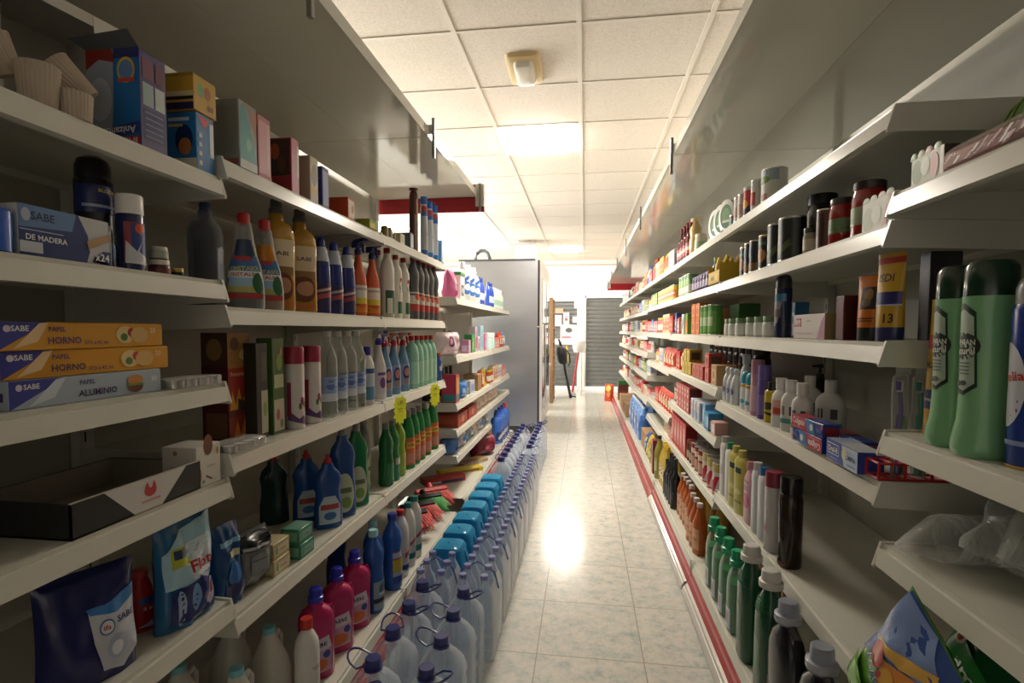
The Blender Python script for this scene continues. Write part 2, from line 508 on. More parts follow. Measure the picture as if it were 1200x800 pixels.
def unit(name, label, side, y0, y1, tops, bottom, xtip, xbot, xback, canopy=None, bumper=False, last=False, hgt=2.06, boff=0):
    s = 1 if xtip > 0 else -1
    r = empty('shelf_unit'); r.location = (xback, y0, 0)
    tag(r, label, 'shelf', 'gondola shelving')
    ox, oy = xback, y0
    W_ = y1 - y0
    b = MB(); b.box(min(0, s * .02), .0015, .02, max(0, s * .02), W_ - .0015, hgt, BACKP)
    if boff: b.box(min(0, s * .02), -boff, .02, max(0, s * .02), .0014, hgt, BACKP)
    b.build('back_panel', r)
    for yy in ([0.02] + ([W_ - .02] if last else [])):
        u = MB(); x1 = -s * .03
        u.box(min(0, x1), yy - .018, 0, max(0, x1), yy + .018, hgt + .04, STEELD)
        for k in range(int((hgt - .2) / .047)): u.box(x1 - .0006, yy - .008, .15 + k * .047, x1 + .0006, yy - .004, .175 + k * .047, P('3a3833', .8))
        u.build('upright', r)
    dep = abs(xback - xtip)
    for z in tops:
        o = shelf_plate(0, .006, W_ - .006, dep - .032, s, STEEL).build('shelf', r)
        o.location = (xtip - ox, 0, z)
        for yy in (.0045, W_ - .0045):
            k = bracket(dep - .032, yy, s).build('bracket', o)
    depb = abs(xback - xbot)
    o = shelf_plate(0, .003, W_ - .003, depb - .032, s, STEEL).build('base_shelf', r); o.location = (xbot - ox, 0, bottom)
    k = MB(); k.box(min(0, -s * .004), .0005, -.046, max(0, -s * .004), .012, .003, STEELD)
    k.box(min(-s * .004, s * .016), .0005, .0008, max(-s * .004, s * .016), .012, .003, STEELD); k.build('joint_clip', o)
    kb = MB()                                    # red kick panel sloping out towards the floor
    xt, xf, zt0, zb0 = xbot - ox + s * .004, xbot - ox - s * .036, bottom - .044, .022
    def slab(o0, o1, ya, yb, f0, f1, mat):
        P0 = lambda t, o: (xt + (xf - xt) * t - s * o, zt0 + (zb0 - zt0) * t - o * .3)
        q = [P0(f0, o0), P0(f1, o0), P0(f1, o1), P0(f0, o1)]
        vs = [(x, y, z) for y in (ya, yb) for x, z in q]
        kb.add(vs, [(0, 1, 2, 3), (7, 6, 5, 4), (0, 4, 5, 1), (1, 5, 6, 2), (2, 6, 7, 3), (3, 7, 4, 0)], mat)
    slab(-.006, 0, .002, W_ - .002, 0, .54 if bumper else 1, RED); slab(.0002, .0015, .004, W_ - .004, .2 if bumper else .45, .3 if bumper else .6, P('c4686a', .25)); kb.build('kick_panel', r)
    kb = MB(); kb.box(min(xf, xf + s * .02), .002, 0, max(xf, xf + s * .02), W_ - .002, zb0 - .003, STEELD); kb.build('plinth', r)
    if bumper:
        kb = MB(); slab(-.005, .009, .012, W_ - .012, .56, .97, P('d2cfcb', .15, .5)); slab(.0092, .013, .012, W_ - .012, .66, .86, P('e2dfdb', .12, .6))
        kb.build('bumper_rail', r)
    if canopy is not None:  # sheet steel roof of the unit
        xc, zc = canopy
        xa, xe = xback - s * .03 - ox, xc - ox
        mid = xa + (xe - xa) * .5
        c = MB()
        for p, q in ((xa, mid - .0012 * (1 if xe > xa else -1)), (mid, xe + s * .0055)):
            c.box(min(p, q), .002, zc, max(p, q), W_ - .002, zc + .012, GLOSSW)
        p, q = xe, xe + s * .006
        c.box(min(p, q), .002, zc - .004, max(p, q), W_ - .002, zc + .035, GLOSSW)
        p, q = xa, xa - s * .03
        o = c.build('canopy', r)
        for yy in ([0.0085] if not last else [0.0085, W_ - .007]):
            g = MB()
            g.box(xe - s * .012 - .002, yy - .008, zc - .085, xe - s * .012 + .010, yy + .006, zc + .075, P('8d8a84', .35, .6))
            g.box(min(xe - s * .012, xa), yy - .003, zc + .013, max(xe - s * .012, xa), yy + .003, zc + .05, STEELD)
            g.build('canopy_bracket', o)
    return r
def fascia(label, side, y, xa, xb, z0, z1):
    s = 1 if xa > 0 else -1
    r = empty('canopy_end_board'); r.location = ((xa + xb) / 2, y, z0); tag(r, label, 'sign', 'red canopy end boards')
    b = MB(); b.box(-abs(xb - xa) / 2, .014, 0, abs(xb - xa) / 2, .03, z1 - z0, RED); b.build('board', r)
    b = MB(); e = -s * abs(xb - xa) / 2
    b.box(min(e, e + s * .05), .004, .03, max(e, e + s * .05), .0135, z1 - z0, P('dcd6ca', .35))
    for k in range(3): b.box(e + s * .02 - .003, -.0005 + .003, .05 + k * .04, e + s * .02 + .003, .0045, .065 + k * .04, P('2c2a28', .7))
    b.build('slotted_plate', r)

ZL1 = [1.586, 1.346, 1.107, .878, .579]
ZL2 = [1.634, 1.287, .930, .530]
ZLB = .118
ZR1 = [1.504, 1.031, .801]
ZR2 = [1.676, 1.449, 1.210, .922, .505]
ZR3 = [1.676, 1.449, 1.210, .975, .748, .463]
ZR4 = [1.676, 1.449, 1.215, .955, .615, .440]
ZR5 = [1.676, 1.43, 1.22, 1.02, .80, .56]
ZRB = .165
ZM = [1.445, 1.058, .745, .57, .395]
CL, CR = (-.634, 2.02), (.39, 2.02)
YL = [-.819, .163, 1.145, 2.127, 3.109]
YR = [-1.51, -.18, 1.15, 2.48, 3.81, 5.14, 6.47, 7.80, 9.13]
UL = ['left shelving unit nearest the camera, with paper boxes and a black tray',
      'left shelving unit full of window cleaner and floor soap bottles', 'left shelving unit ending under the red board']
unit('u', 'left shelving unit beside the photographer, mostly outside the picture', 'L', YL[0], YL[1], ZL1, ZLB, -.83, -.751, -1.275, CL)
for k in range(3): unit('u', UL[k], 'L', YL[k + 1], YL[k + 2], ZL1 if k == 0 else ZL2, ZLB, -.83, -.751, -1.275, CL, last=k == 2)
fascia('red end board under the left canopy', 'L', YL[4], -1.275, -.598, 1.937, 2.097)
UR = ['right shelving unit nearest the camera, with green shampoo bottles', 'right shelving unit with toothpaste, tubes and black jugs',
      'right shelving unit with tea boxes and orange bottles', 'right shelving unit with red bags, fourth from the camera',
      'fifth right shelving unit from the camera, before the last two', 'second to last right shelving unit before the shutter', 'last right shelving unit, ending under the small red board']
RZ = [ZR1, ZR2, ZR3, ZR4, ZR5, ZR5, ZR5]
for k in range(7):
    unit('u', UR[k], 'R', YR[k + 1], YR[k + 2], RZ[k], ZRB, .59, .501, 1.085, CR, bumper=k < 3, last=k == 6)
fascia('small red end board under the far right canopy', 'R', YR[8], .385, 1.085, 1.911, 2.07)
UM = ['low white shelving unit behind the left aisle end, beside the brooms', 'low white shelving unit next to the steel fridge']
unit('u', UM[0], 'M', 3.36, 4.66, ZM, ZLB, -.82, -.77, -1.275, hgt=1.56, boff=.235)
unit('u', UM[1], 'M', 4.66, 5.80, ZM[:4], ZLB, -.82, -.77, -1.275, last=True, hgt=1.56)
# ================================================================== builders of goods
PR = {
 'round': [(0, .86), (.015, .97), (.04, 1), (.64, 1), (.77, .88), (.87, .58), (.93, .42), (1, .40)],
 'straight': [(0, .9), (.02, 1), (.9, 1), (.96, .88), (1, .62)],
 'can': [(0, .93), (.012, 1), (.95, 1), (.985, .9), (1, .6)],
 'waist': [(0, .88), (.03, 1), (.42, 1), (.5, .9), (.56, .86), (.62, .92), (.72, 1), (.8, .93), (.9, .6), (.95, .42), (1, .4)],
 'taper': [(0, .95), (.03, 1), (.24, 1), (.5, .84), (.62, .66), (.8, .5), (.95, .42), (1, .38)],
 'trigger': [(0, .94), (.03, 1), (.5, 1), (.62, .93), (.78, .64), (.9, .42), (1, .36)],
 'jug': [(0, .92), (.03, 1), (.6, 1), (.75, .96), (.86, .78), (.94, .45), (1, .38)],
 'milk': [(0, .94), (.04, 1), (.4, 1), (.6, .86), (.8, .56), (.93, .36), (1, .32)],
 'lotion': [(0, .92), (.02, 1), (.7, 1), (.82, .92), (.92, .62), (.96, .42), (1, .4)],
 'flow': [(0, .9), (.02, .98), (.05, 1), (.1, .98), (.22, .84), (.5, .78), (.8, .8), (1, .82)],
 'dish': [(0, .9), (.02, 1), (.3, .98), (.5, .86), (.62, .88), (.74, .96), (.84, .82), (.93, .45), (1, .36)],
 'wine': [(0, .92), (.01, 1), (.62, 1), (.72, .8), (.78, .45), (.84, .36), (1, .34)],
 'oil': [(0, .92), (.02, 1), (.35, 1), (.4, .93), (.46, 1), (.66, 1), (.8, .7), (.9, .42), (1, .38)],
 'ribbed': [(0, .85), (.03, 1)] + [(.06 + .04 * k, .94 if k % 2 else 1) for k in range(16)] + [(.72, .98), (.82, .72), (.92, .42), (1, .38)],
 'broad': [(0, .92), (.03, 1), (.5, .97), (.72, 1), (.8, .96), (.87, .78), (.915, .44), (1, .38)],
 'slope': [(0, .94), (.03, 1), (.5, 1), (.75, .9), (.9, .7), (1, .5)],
}
DIM = {}
TURN = {'L': -.6, 'l': -.6, 'M': -.5, 'm': -.5, 'R': .3, 'r': .3}
def cap_part(r, z, mat, cr, chh, style, name='cap', seg=16):
    m = MB()
    if style == 'cyl':
        m.loft([(z, cr), (z + chh * .9, cr), (z + chh, cr * .9)], mat, seg)
    elif style == 'dome':
        m.loft([(z, cr), (z + chh * .5, cr), (z + chh * .8, cr * .85), (z + chh * .95, cr * .5), (z + chh, cr * .15)], mat, seg)
    elif style == 'pull':
        m.loft([(z, cr), (z + chh * .5, cr), (z + chh * .6, cr * .6), (z + chh * .8, cr * .5), (z + chh, cr * .55)], mat, seg)
    elif style == 'measure':
        m.loft([(z, cr * 1.15), (z + chh * .35, cr * 1.15), (z + chh * .4, cr * .95), (z + chh * .95, cr * .88), (z + chh, cr * .78)], mat, seg)
    elif style == 'disc':
        m.loft([(z, cr), (z + chh * .85, cr), (z + chh, cr * .94)], mat, seg)
    o = m.build(name, r)
    return o
def bottle(name, H, hw, hd, prof, body, cap=None, label=None, n=2, seg=20, lab_mat=None, bands=None):
    """cap=(material, radius, height, style[, half depth]); bands=[(t0,t1,material)] rings of another colour on the body"""
    r = empty(name)
    ch = cap[2] if cap else 0
    hb = H - ch * (.9 if cap and cap[3] != 'flush' else 1)
    rings = [(t * hb, hw * q, hd * (q if q > .5 or hd < hw * .99 else q), n) for t, q in PR[prof]]
    if hd < hw * .99:
        rings = [(z, a, min(b, max(b, 0)) if a > hw * .55 else min(a, hd * max(.55, a / hw)), n if a > hw * .6 else 2) for z, a, b, n in rings]
    m = MB(); m.loft(rings, body, seg)
    surf = loft_surface(rings, hb)
    m.build('body', r)
    if cap:
        if cap[3] == 'flush':
            k = MB(); k.loft([(hb, rings[-1][1] * 1.02, rings[-1][2] * 1.02), (hb + ch * .8, rings[-1][1] * .98, rings[-1][2] * .98), (hb + ch * .96, rings[-1][1] * .8, rings[-1][2] * .8), (hb + ch, rings[-1][1] * .4, rings[-1][2] * .4)], cap[0], seg); k.build('cap', r)
        elif cap[3] == 'trigger':
            trigger(r, hb, cap)
        elif cap[3] == 'pump':
            k = MB(); k.loft([(hb, cap[1]), (hb + ch * .35, cap[1]), (hb + ch * .38, cap[1] * .4), (hb + ch * .75, cap[1] * .4), (hb + ch * .76, cap[1] * .8), (hb + ch, cap[1] * .8)], cap[0], 14)
            k.box(-cap[1] * .35, -cap[1] * 2.4, hb + ch * .8, cap[1] * .35, 0, hb + ch * .95, cap[0]); k.build('pump', r)
        else: cap_part(r, hb - ch * .1, cap[0], cap[1], ch, cap[3])
    if label:
        k = MB(); k.decals(surf, label); k.build('label', r)
    if bands:
        k = MB()
        for t0, t1, mat in bands:
            zs = [t0 * hb + (t1 - t0) * hb * i / 4 for i in range(5)]
            R = [ring_at(full(rings), z) for z in zs]
            k.loft([(z, q[1] + .0004, q[2] + .0004, q[3]) for z, q in zip(zs, R)], mat, seg, False, False)
        k.build('band', r)
    DIM[r.name] = ('bottle', hw, hd)
    return r
def trigger(r, z, cap):
    """spray head: collar, housing over the neck and a lever below the nozzle, pointing at the aisle (-y)"""
    mat, cr, ch, _s = cap[:4]; m2 = cap[4] if len(cap) > 4 else mat
    t = MB()
    t.loft([(z - .002, cr), (z + ch * .3, cr), (z + ch * .36, cr * .7), (z + ch * .5, cr * .6)], mat, 14)
    t.build('collar', r)
    t = MB()
    h = z + ch * .45
    pr = [(-.052, .62), (-.05, 1), (.01, 1), (.028, .75), (.03, .05), (.012, 0), (-.012, .0), (-.02, .5)]
    w = .011; vs = [(x, y, h + q * ch * .55) for x in (-w, w) for y, q in pr]; N = len(pr)
    t.add(vs, [(i, (i + 1) % N, N + (i + 1) % N, N + i) for i in range(N)] + [tuple(range(N)), tuple(range(2 * N - 1, N - 1, -1))], m2)
    t.build('trigger_head', r)
    t = MB()
    t.tube([(0, -.03, h + ch * .24), (0, -.037, h + ch * .05), (0, -.036, h - ch * .2), (0, -.044, h - ch * .38)], .0055, mat, 6)
    t.build('lever', r)
    t = MB(); t.box(-.008, -.061, h + ch * .34, .008, -.05, h + ch * .54, mat); t.build('nozzle', r)
def handle(r, pts, rad, mat, name='handle'):
    m = MB(); m.tube(pts, rad, mat, 8); return m.build(name, r)
def carton(name, w, d, h, mat, faces=None, top=None):
    r = empty(name)
    m = MB(); m.bbox(-w / 2, -d / 2, 0, w / 2, d / 2, h, mat, .0015)
    m.build('carton', r, 30)
    if faces:
        k = MB()
        for fc, items in faces.items(): k.decals(flat(fc, w, d, h), items)
        k.build('printed_face', r)
    DIM[r.name] = ('carton', w, d)
    return r
def tin(name, rad, H, mat, label=None, lid=None, rim='c9c6bf', seg=22, bands=None):
    r = empty(name); rm = P(rim, .25, .9) if isinstance(rim, str) else rim
    rings = [(.003, rad * .985), (.005, rad * .98), (H - .005, rad * .98), (H - .003, rad * .985)]
    m = MB(); m.loft(rings, mat, seg); m.build('body', r)
    k = MB()
    for z in (0, H - .005): k.loft([(z, rad * .98), (z + .001, rad), (z + .004, rad), (z + .005, rad * .98)], rm, seg)
    k.build('rim', r)
    if lid:
        k = MB(); k.loft([(H - .018, rad * 1.02), (H - .002, rad * 1.02), (H, rad * .97)], lid, seg); k.build('lid', r)
    if label or bands:
        k = MB(); surf = loft_surface([(0, rad * .98), (H, rad * .98)], H)
        if label: k.decals(surf, label)
        for t0, t1, mt in bands or []: k.loft([(t0 * H, rad * .985), (t1 * H, rad * .985)], mt, seg, False, False)
        k.build('label', r)
    DIM[r.name] = ('bottle', rad, rad)
    return r
def jar(name, rad, H, glass, lid, lidh=.018, label=None, fillmat=None, seg=20, bands=None):
    r = empty(name); hb = H - lidh * .9
    rings = [(0, rad * .9), (.004, rad), (hb * .8, rad), (hb * .93, rad * .9), (hb, rad * .86)]
    m = MB(); m.loft(rings, glass, seg); m.build('body', r)
    k = MB(); k.loft([(H - lidh, rad * .93), (H - .002, rad * .93), (H, rad * .88)], lid, seg); k.build('lid', r)
    if label or bands:
        k = MB(); surf = loft_surface(rings, hb)
        if label: k.decals(surf, label)
        for t0, t1, mt in bands or []: k.loft([(t0 * hb, rad * 1.006), (t1 * hb, rad * 1.006)], mt, seg, False, False)
        k.build('label', r)
    DIM[r.name] = ('bottle', rad, rad)
    return r
def squeeze(name, w, d, H, mat, capm, caph, label=None, bands=None):
    """cosmetic tube standing on its cap, crimped flat at the top"""
    r = empty(name)
    rings = [(caph, w * .46, d * .5), (caph + .004, w * .47, d * .5)] + [(caph + (H - caph) * t, w * (.47 + .05 * t), max(.0015, d * .5 * (1 - t ** 1.7))) for t in (.15, .3, .45, .6, .75, .88, .95, 1)]
    m = MB(); m.loft(rings, mat, 22); m.build('tube_body', r)
    m = MB(); m.loft([(0, w * .44, d * .5), (.002, w * .46, d * .52), (caph, w * .46, d * .52)], capm, 22); m.build('cap', r)
    k = MB()
    surf = loft_surface(rings, H, 1.35)
    if label: k.decals(surf, label)
    for t0, t1, mt in bands or []:
        zs = [H * (t0 + (t1 - t0) * i / 4) for i in range(5)]
        k.loft([(z, ring_at(full(rings), z)[1] + .0004, ring_at(full(rings), z)[2] + .0004) for z in zs], mt, 22, False, False)
    if k.v: k.build('label', r)
    return r
def pillow(name, w, h, t, mat, front=None, top_crimp=True, wr=.006, seed=1, base=.75, lean=0, gusset=True):
    """filled bag standing upright: front at -y, flat seam along the top, slightly crumpled"""
    r = empty(name)
    rnd = random.Random(seed); ph = [rnd.uniform(0, 6) for _ in range(8)]
    def thick(u, v):
        side = max(0, 1 - abs(u) ** 3.2)
        up = max(0, 1 - max(0, (v - .1) / .9) ** 2.2) if top_crimp else max(0, 1 - (2 * abs(v - .5)) ** 4)
        lo = base + (1 - base) * min(1, v / .25)
        return t / 2 * (side ** .55) * (up ** .6) * lo
    def wv(u, v):
        return wr * (math.sin(5 * u + ph[0] + 3 * v) * math.sin(7 * v + ph[1]) + .6 * math.sin(11 * u - 6 * v + ph[2]) * math.sin(9 * v + ph[3] + 2 * u))
    def xw(u, v): return u * w / 2 * (1 - .05 * math.sin(PI * v))
    def fr(u, v, o=0): q = thick(u, v); return (xw(u, v), -q - wv(u, v) * min(1, q / (t * .2 + 1e-6)) - o + lean * v * v, v * h)
    def bk(u, v): q = thick(u, v); return (xw(u, v), q + .0006 + wv(-u, v) * min(1, q / (t * .2 + 1e-6)) * .6 + lean * v * v, v * h)
    m = MB(); m.grid(fr, 22, 22, mat); m.grid(bk, 22, 22, mat)
    nb = [fr(-1 + 2 * i / 22, 0) for i in range(23)] + [bk(1 - 2 * i / 22, 0) for i in range(23)]
    m.add(nb, [tuple(range(46))], mat)
    m.build('bag', r, 60)
    if front:
        k = MB(); k.decals((lambda u, v, o: fr(u * .93, v, o * 2 + .0024), w / 2 * .93, h, 10), front); k.build('printed_face', r)
    return r

# ------------------------------------------------------------------ putting things on shelves
RZ_ = {'L': PI / 2, 'M': PI / 2, 'R': -PI / 2}
NUM = ['', 'one', 'two', 'three', 'four', 'five', 'six', 'seven', 'eight', 'nine', 'ten', 'eleven', 'twelve', 'thirteen', 'fourteen', 'fifteen', 'sixteen']
ORD = ['', 'nearest', 'second', 'third', 'fourth', 'fifth', 'sixth', 'seventh', 'eighth', 'ninth', 'tenth', 'eleventh', 'twelfth', 'thirteenth', 'fourteenth', 'fifteenth', 'sixteenth']
FRESH = set()
def use(root):
    if root.name not in FRESH:
        FRESH.add(root.name); return root
    return dup(root)
def setp(o, side, X, Y, Z, label, cat, group=None, rz=0, flat_rot=None):
    o.location = (X, Y, Z + .0004)
    o.rotation_euler = flat_rot or (0, 0, (RZ_[side] if side else 0) + rz)
    return tag(o, label, cat, group)
def turn(side, root):
    k = DIM.get(root.name)
    return TURN[side] if k and k[0] == 'bottle' else 0
def one(side, z, d, px, root, label, cat, rz=None, dz=0, flat_rot=None, group=None, corner=None):
    """px: where its middle shows; corner: where the near front corner of a carton shows"""
    X = shelf_x(side, d)
    if corner:
        k = DIM[root.name]; Y = along(corner, shelf_x(side, d - k[2] / 2), z + dz) + k[1] / 2
    else: Y = along(px, X, z + dz)
    if rz is None: rz = turn(side, root)
    return setp(use(root), side, X, Y, z + dz, label, cat, group, rz, flat_rot)
ABB = (('on the right top shelf', 'on right top shelf'),)
def row(side, z, d, pxs, root, desc, cat, group, rz=None, dz=0, jit=0, ys=None):
    """repeats of one thing along a shelf; desc is the plural wording without the count"""
    X = shelf_x(side, d)
    Y = sorted(ys or [along(p, X, z + dz) for p in pxs])
    n = len(Y); out = []
    if rz is None: rz = turn(side, root)
    for i, y in enumerate(Y):
        if n == 2: lab = ('nearer' if i == 0 else 'farther') + ' of the two ' + desc
        elif i == n - 1: lab = 'farthest of the %s %s' % (NUM[n], desc)
        elif i == 0: lab = 'nearest of the %s %s' % (NUM[n], desc)
        else: lab = '%s nearest of the %s %s' % (ORD[i + 1], NUM[n], desc)
        out.append(setp(use(root), side, X + random.uniform(-jit, jit), y, z + dz, lab, cat, group, rz + random.uniform(-jit * 6, jit * 6)))
    return out
def ht(side, z, d, px, py):
    """height above the shelf of something whose top shows at pixel row py"""
    X = shelf_x(side, d); Y = along(px, X, z)
    return onY(px, py, Y)[1] - z
def HY(Y0, n, dy): return [Y0 + dy * i for i in range(n)]
# ================================================================== goods on the left
XT.update({'l': -.751, 'm': -.77, 'r': .501}); RZ_.update({'l': PI / 2, 'm': PI / 2, 'r': -PI / 2})
WH, BK, NV = P('ece8e0'), P('1c1c1e', .3), P('1f2a6b', .3)
CARD = P('e4ded2', .7)
zA, zB, zC, zD, zE = ZL1
# ---- top shelf nearest the camera
hw_ = ht('L', zA, .15, 148, 36)
r = empty('display_carton')
w_, d_ = .30, .17
m = MB(); t = .003
m.box(-w_/2, d_/2 - t, 0, w_/2, d_/2, hw_, CARD); m.box(-w_/2, -d_/2, 0, -w_/2 + t, d_/2, hw_, CARD); m.box(w_/2 - t, -d_/2, 0, w_/2, d_/2, hw_, CARD)
m.box(-w_/2, -d_/2, hw_ - t, w_/2, d_/2, hw_, CARD); m.box(-w_/2, -d_/2, 0, w_/2, d_/2, t, CARD); m.build('carton', r)
m = MB(); y0 = -d_/2 - t
m.box(-w_/2, y0, 0, -w_/2 + .085, y0 + t, hw_, CARD); m.box(w_/2 - .055, y0, 0, w_/2, y0 + t, hw_, CARD)
m.box(-w_/2 + .085, y0, hw_ - .022, w_/2 - .055, y0 + t, hw_, CARD); m.box(-w_/2 + .085, y0, 0, w_/2 - .055, y0 + t, .03, CARD)
m.box(w_/2 - .06, y0 - .002, hw_ - .055, w_/2 - .005, y0 - .0005, hw_ - .003, P('efe9dc', .6)); m.build('window_front', r)
one('L', zA, .262, 20, r, 'open white display carton of paper cake cases on the top shelf', 'carton', rz=-.18)
CUP = P('bdac9a', .8); CUPI = P('b39a88', .8)
def cups(rb, rt, h, n):
    r = empty('paper_cake_cases'); seg = 56
    m = MB(); vs = []; fs = []
    zs = [0, h * .25, h * .5, h * .75, h]
    for i, z in enumerate(zs):
        q = rb + (rt - rb) * z / h
        for k in range(seg):
            a = 2 * PI * k / seg; q2 = q * (1 + (.028 if k % 2 else -.012))
            vs.append((q2 * math.cos(a), q2 * math.sin(a), z))
    for i in range(len(zs) - 1):
        for k in range(seg):
            l = (k + 1) % seg; fs.append((i * seg + k, i * seg + l, (i + 1) * seg + l, (i + 1) * seg + k))
    fs.append(tuple(range(seg - 1, -1, -1)))
    m.add(vs, fs, CUP); m.build('fluted_side', r, 20)
    m = MB(); m.loft([(h - .004, rt * .97), (h - .014, rt * .86)], CUPI, 28, False, True); m.build('inner_case', r)
    return r
g = 'paper cake cases'
one('L', zA, .05, 46, cups(.0235, .029, .07, 0), 'tall upright stack of fluted paper cake cases', 'cake cases', group=g)
one('L', zA, .035, 87, cups(.024, .027, .045, 0), 'short stack of cake cases at the shelf edge by the blue box', 'cake cases', group=g)
one('L', zA, .075, 104, cups(.022, .034, .07, 0), 'tilted stack of cake cases opening towards the upper left', 'cake cases', dz=.065, flat_rot=(.85, 0, -.78), group=g)
one('L', zA, .095, 12, cups(.018, .027, .06, 0), 'cake cases leaning against the left edge of the carton window', 'cake cases', dz=.055, flat_rot=(.3, -.35, .5), group=g)
one('L', zA, .195, 78, cups(.024, .034, .05, 0), 'cake cases at the back of the carton beside the blue box', 'cake cases', dz=.04, flat_rot=(.2, -.2, 0), group=g)
# blue insect box, flap open, printed upside down
B1, Yl, Rd, Wt, Or = P('1f6fb5', .35), P('d8b234', .4), P('b4232a', .4), P('e6e6e6', .5), P('d9722a', .4)
Pu = P('4d3f78', .35)
h = ht('L', zA, .09, 170, 80)
r = carton('insect_trap_box', .066, .115, h, Pu, {
  'L': [('r', -1, 0, 1, 1, B1), ('r', -1, .0, .0, .12, Yl), ('p', [(-1, .12), (-.1, .12), (0, .45), (.05, 1), (-1, 1)], P('9a9fae', .4)), ('e', -.5, .5, .45, .22, P('b9c0cc', .4)), ('p', [(-1, .8), (-.5, .9), (.1, .86), (0, 1), (-1, 1)], P('8a2a24', .4)),
        ('r', .05, .9, 1, 1, NV), ('e', .52, .78, .34, .13, Yl), ('e', .52, .78, .27, .1, P('5d86bd', .4)), ('r', .2, .66, .84, .7, P('c8443a', .4)),
        ('p', [(-.35, .08), (1, .16), (1, .27), (-.35, .19)], P('2d3f8f', .4)), ('t', 'Anizanta', .25, .175, 1.2, Wt, PI + .06), ('p', [(.1, 0), (1, 0), (1, .12), (.1, .1)], Rd), ('t', 'IMIX', .55, .06, .7, Wt, PI)],
  'F': [('r', -.85, .1, .85, .42, P('2c2f66', .4)), ('r', -.8, .45, -.02, .68, P('9fb0b4', .4)), ('r', .1, .45, .82, .68, P('c3ccc9', .4)), ('r', -.8, .72, .0, .92, P('7a3f5c', .4)), ('r', .15, .72, .8, .92, P('6e3550', .4))] + [('r', -.7, .13 + .06 * k, .6, .145 + .06 * k, P('8d8fb8', .4)) for k in range(5)]})
f = MB(); f.add([(-.033, -.0575, h), (-.033, .0575, h), (-.045, .085, h + .02), (-.05, -.05, h + .026)], [(0, 1, 2, 3)], P('55585a', .6))
f.add([(-.033, .0575, h), (.033, .0575, h), (.033, .05, h + .03), (-.045, .085, h + .02)], [(0, 1, 2, 3)], P('4a4d4f', .6)); f.build('flap', r)
one('L', zA, .085, 0, r, corner=166, label='blue and purple carton printed upside down with its flap open', cat='box')
Gd = P('c79a2e', .35)
h = ht('L', zA, .06, 240, 146)
r = carton('mousetrap_box', .056, .078, h, P('2a78b8', .35), {
  'L': [('r', -1, 0, 1, .2, P('d8cfb8', .5)), ('e', .25, .52, .55, .26, P('17305c', .4)), ('e', .3, .4, .4, .15, P('b1713a', .4)), ('r', -.7, .84, .6, .9, P('c9d6e2', .4)), ('r', -.7, .74, .2, .79, P('c9b26a', .4))],
  'F': [('p', [(-.8, .95), (.6, .95), (-.1, .74)], P('c9494f', .4)), ('r', .5, .3, .95, .9, P('dfe6f2', .25))] + [('r', -.75, .1 + .16 * k, -.4, .18 + .16 * k, P('d9d2c4', .4)) for k in range(4)]})
one('L', zA, .06, 0, r, 'bright blue carton under the gold box at the end of the top shelf', 'box', corner=231)
r = carton('gold_tea_box', .072, .085, .078, Gd, {
  'L': [('r', -1, .0, 1, .2, P('2c2754', .4)), ('r', -1, .27, 1, .36, P('1c1a22', .4)), ('r', -1, .36, 1, .5, P('d9c89a', .4)), ('r', -1, .9, 1, 1, P('a8801f', .4))],
  'F': [('e', -.4, .6, .3, .2, P('7fa86a', .4)), ('e', .2, .62, .3, .18, P('b06b2c', .4)), ('r', .2, .15, .7, .3, P('8a4a22', .4))]})
one('L', zA, .06, 0, r, 'gold carton lying on top of the bright blue carton', 'box', dz=h + .0006, corner=227)
# ---- second shelf nearest the camera
r = bottle('cleaner_bottle', .085, .03, .03, 'straight', P('2b5fc0', .2), (WH, .012, .02, 'cyl'))
one('L', zB, .045, -16, r, 'blue bottle cut by the left picture edge', 'bottle')
DB = P('24356f', .3)
h = ht('L', zB, .055, 116, 263)
r = carton('peg_pack', .155, .06, h, P('c4c5c8', .2), {'F': [('p', [(-1, 0), (.42, 0), (.5, .25), (.46, .6), (.25, 1), (-1, 1)], DB), ('p', [(-1, .55), (.1, .62), (.2, 1), (-1, 1)], P('5f7fb0', .3)), ('r', -.98, .5, -.1, .52, P('aab4c4', .4)),
    ('t', 'SABE', -.52, .8, .48, P('1b2450', .4)), ('e', -.86, .8, .09, .13, P('a8b4c8', .4)), ('t', 'DE MADERA', -.45, .37, .85, Wt), ('r', -1, .06, -.55, .28, P('b9bec8', .4)), ('p', [(.46, .3), (.98, .55), (1, .72), (.42, .48)], P('b08a5f', .5)), ('p', [(.55, .04), (.62, .2), (.72, .0), (1, 0), (1, .3), (.8, .3)], DB), ('t', 'x24', .78, .16, .36, Wt)]})
k = MB(); k.bbox(.0785, -.031, 0, .0815, .031, h * .92, clear('f2f2ee', .3), .001); k.build('wrap_seam', r)
one('L', zB, .05, 62, r, 'blue and white wooden clothes peg pack marked x24', 'pack')
h = ht('L', zB, .11, 113, 183)
r = bottle('insect_spray', h, .031, .031, 'can', P('222428', .25), (BK, .029, .045, 'dome'),
  [('r', -1, .6, 1, .98, P('24306e', .25)), ('t', 'BLOOM', .45, .84, .8, P('d6c33c', .3)), ('r', -.6, .66, .9, .69, P('9fb0c8', .4)), ('e', .1, .32, .6, .2, P('4e5a52', .3)), ('e', .2, .34, .3, .12, P('c9cfc6', .3)), ('e', .6, .2, .25, .1, P('2f5fa0', .3)), ('r', -1, .02, 1, .12, P('2c3a7a', .3))])
one('L', zB, .11, 113, r, 'tall black and blue insect spray can with black cap', 'spray can')
r = bottle('spray_can', h * .74, .022, .022, 'can', P('8f9a94', .3), (P('b9bdb6', .4), .02, .035, 'cyl'), [('r', -1, .1, 1, .6, P('3f5a4a', .4)), ('r', -1, .3, 1, .42, P('b5342f', .4))])
one('L', zB, .21, 134, r, 'slim grey green can hidden behind the black insect spray', 'spray can')
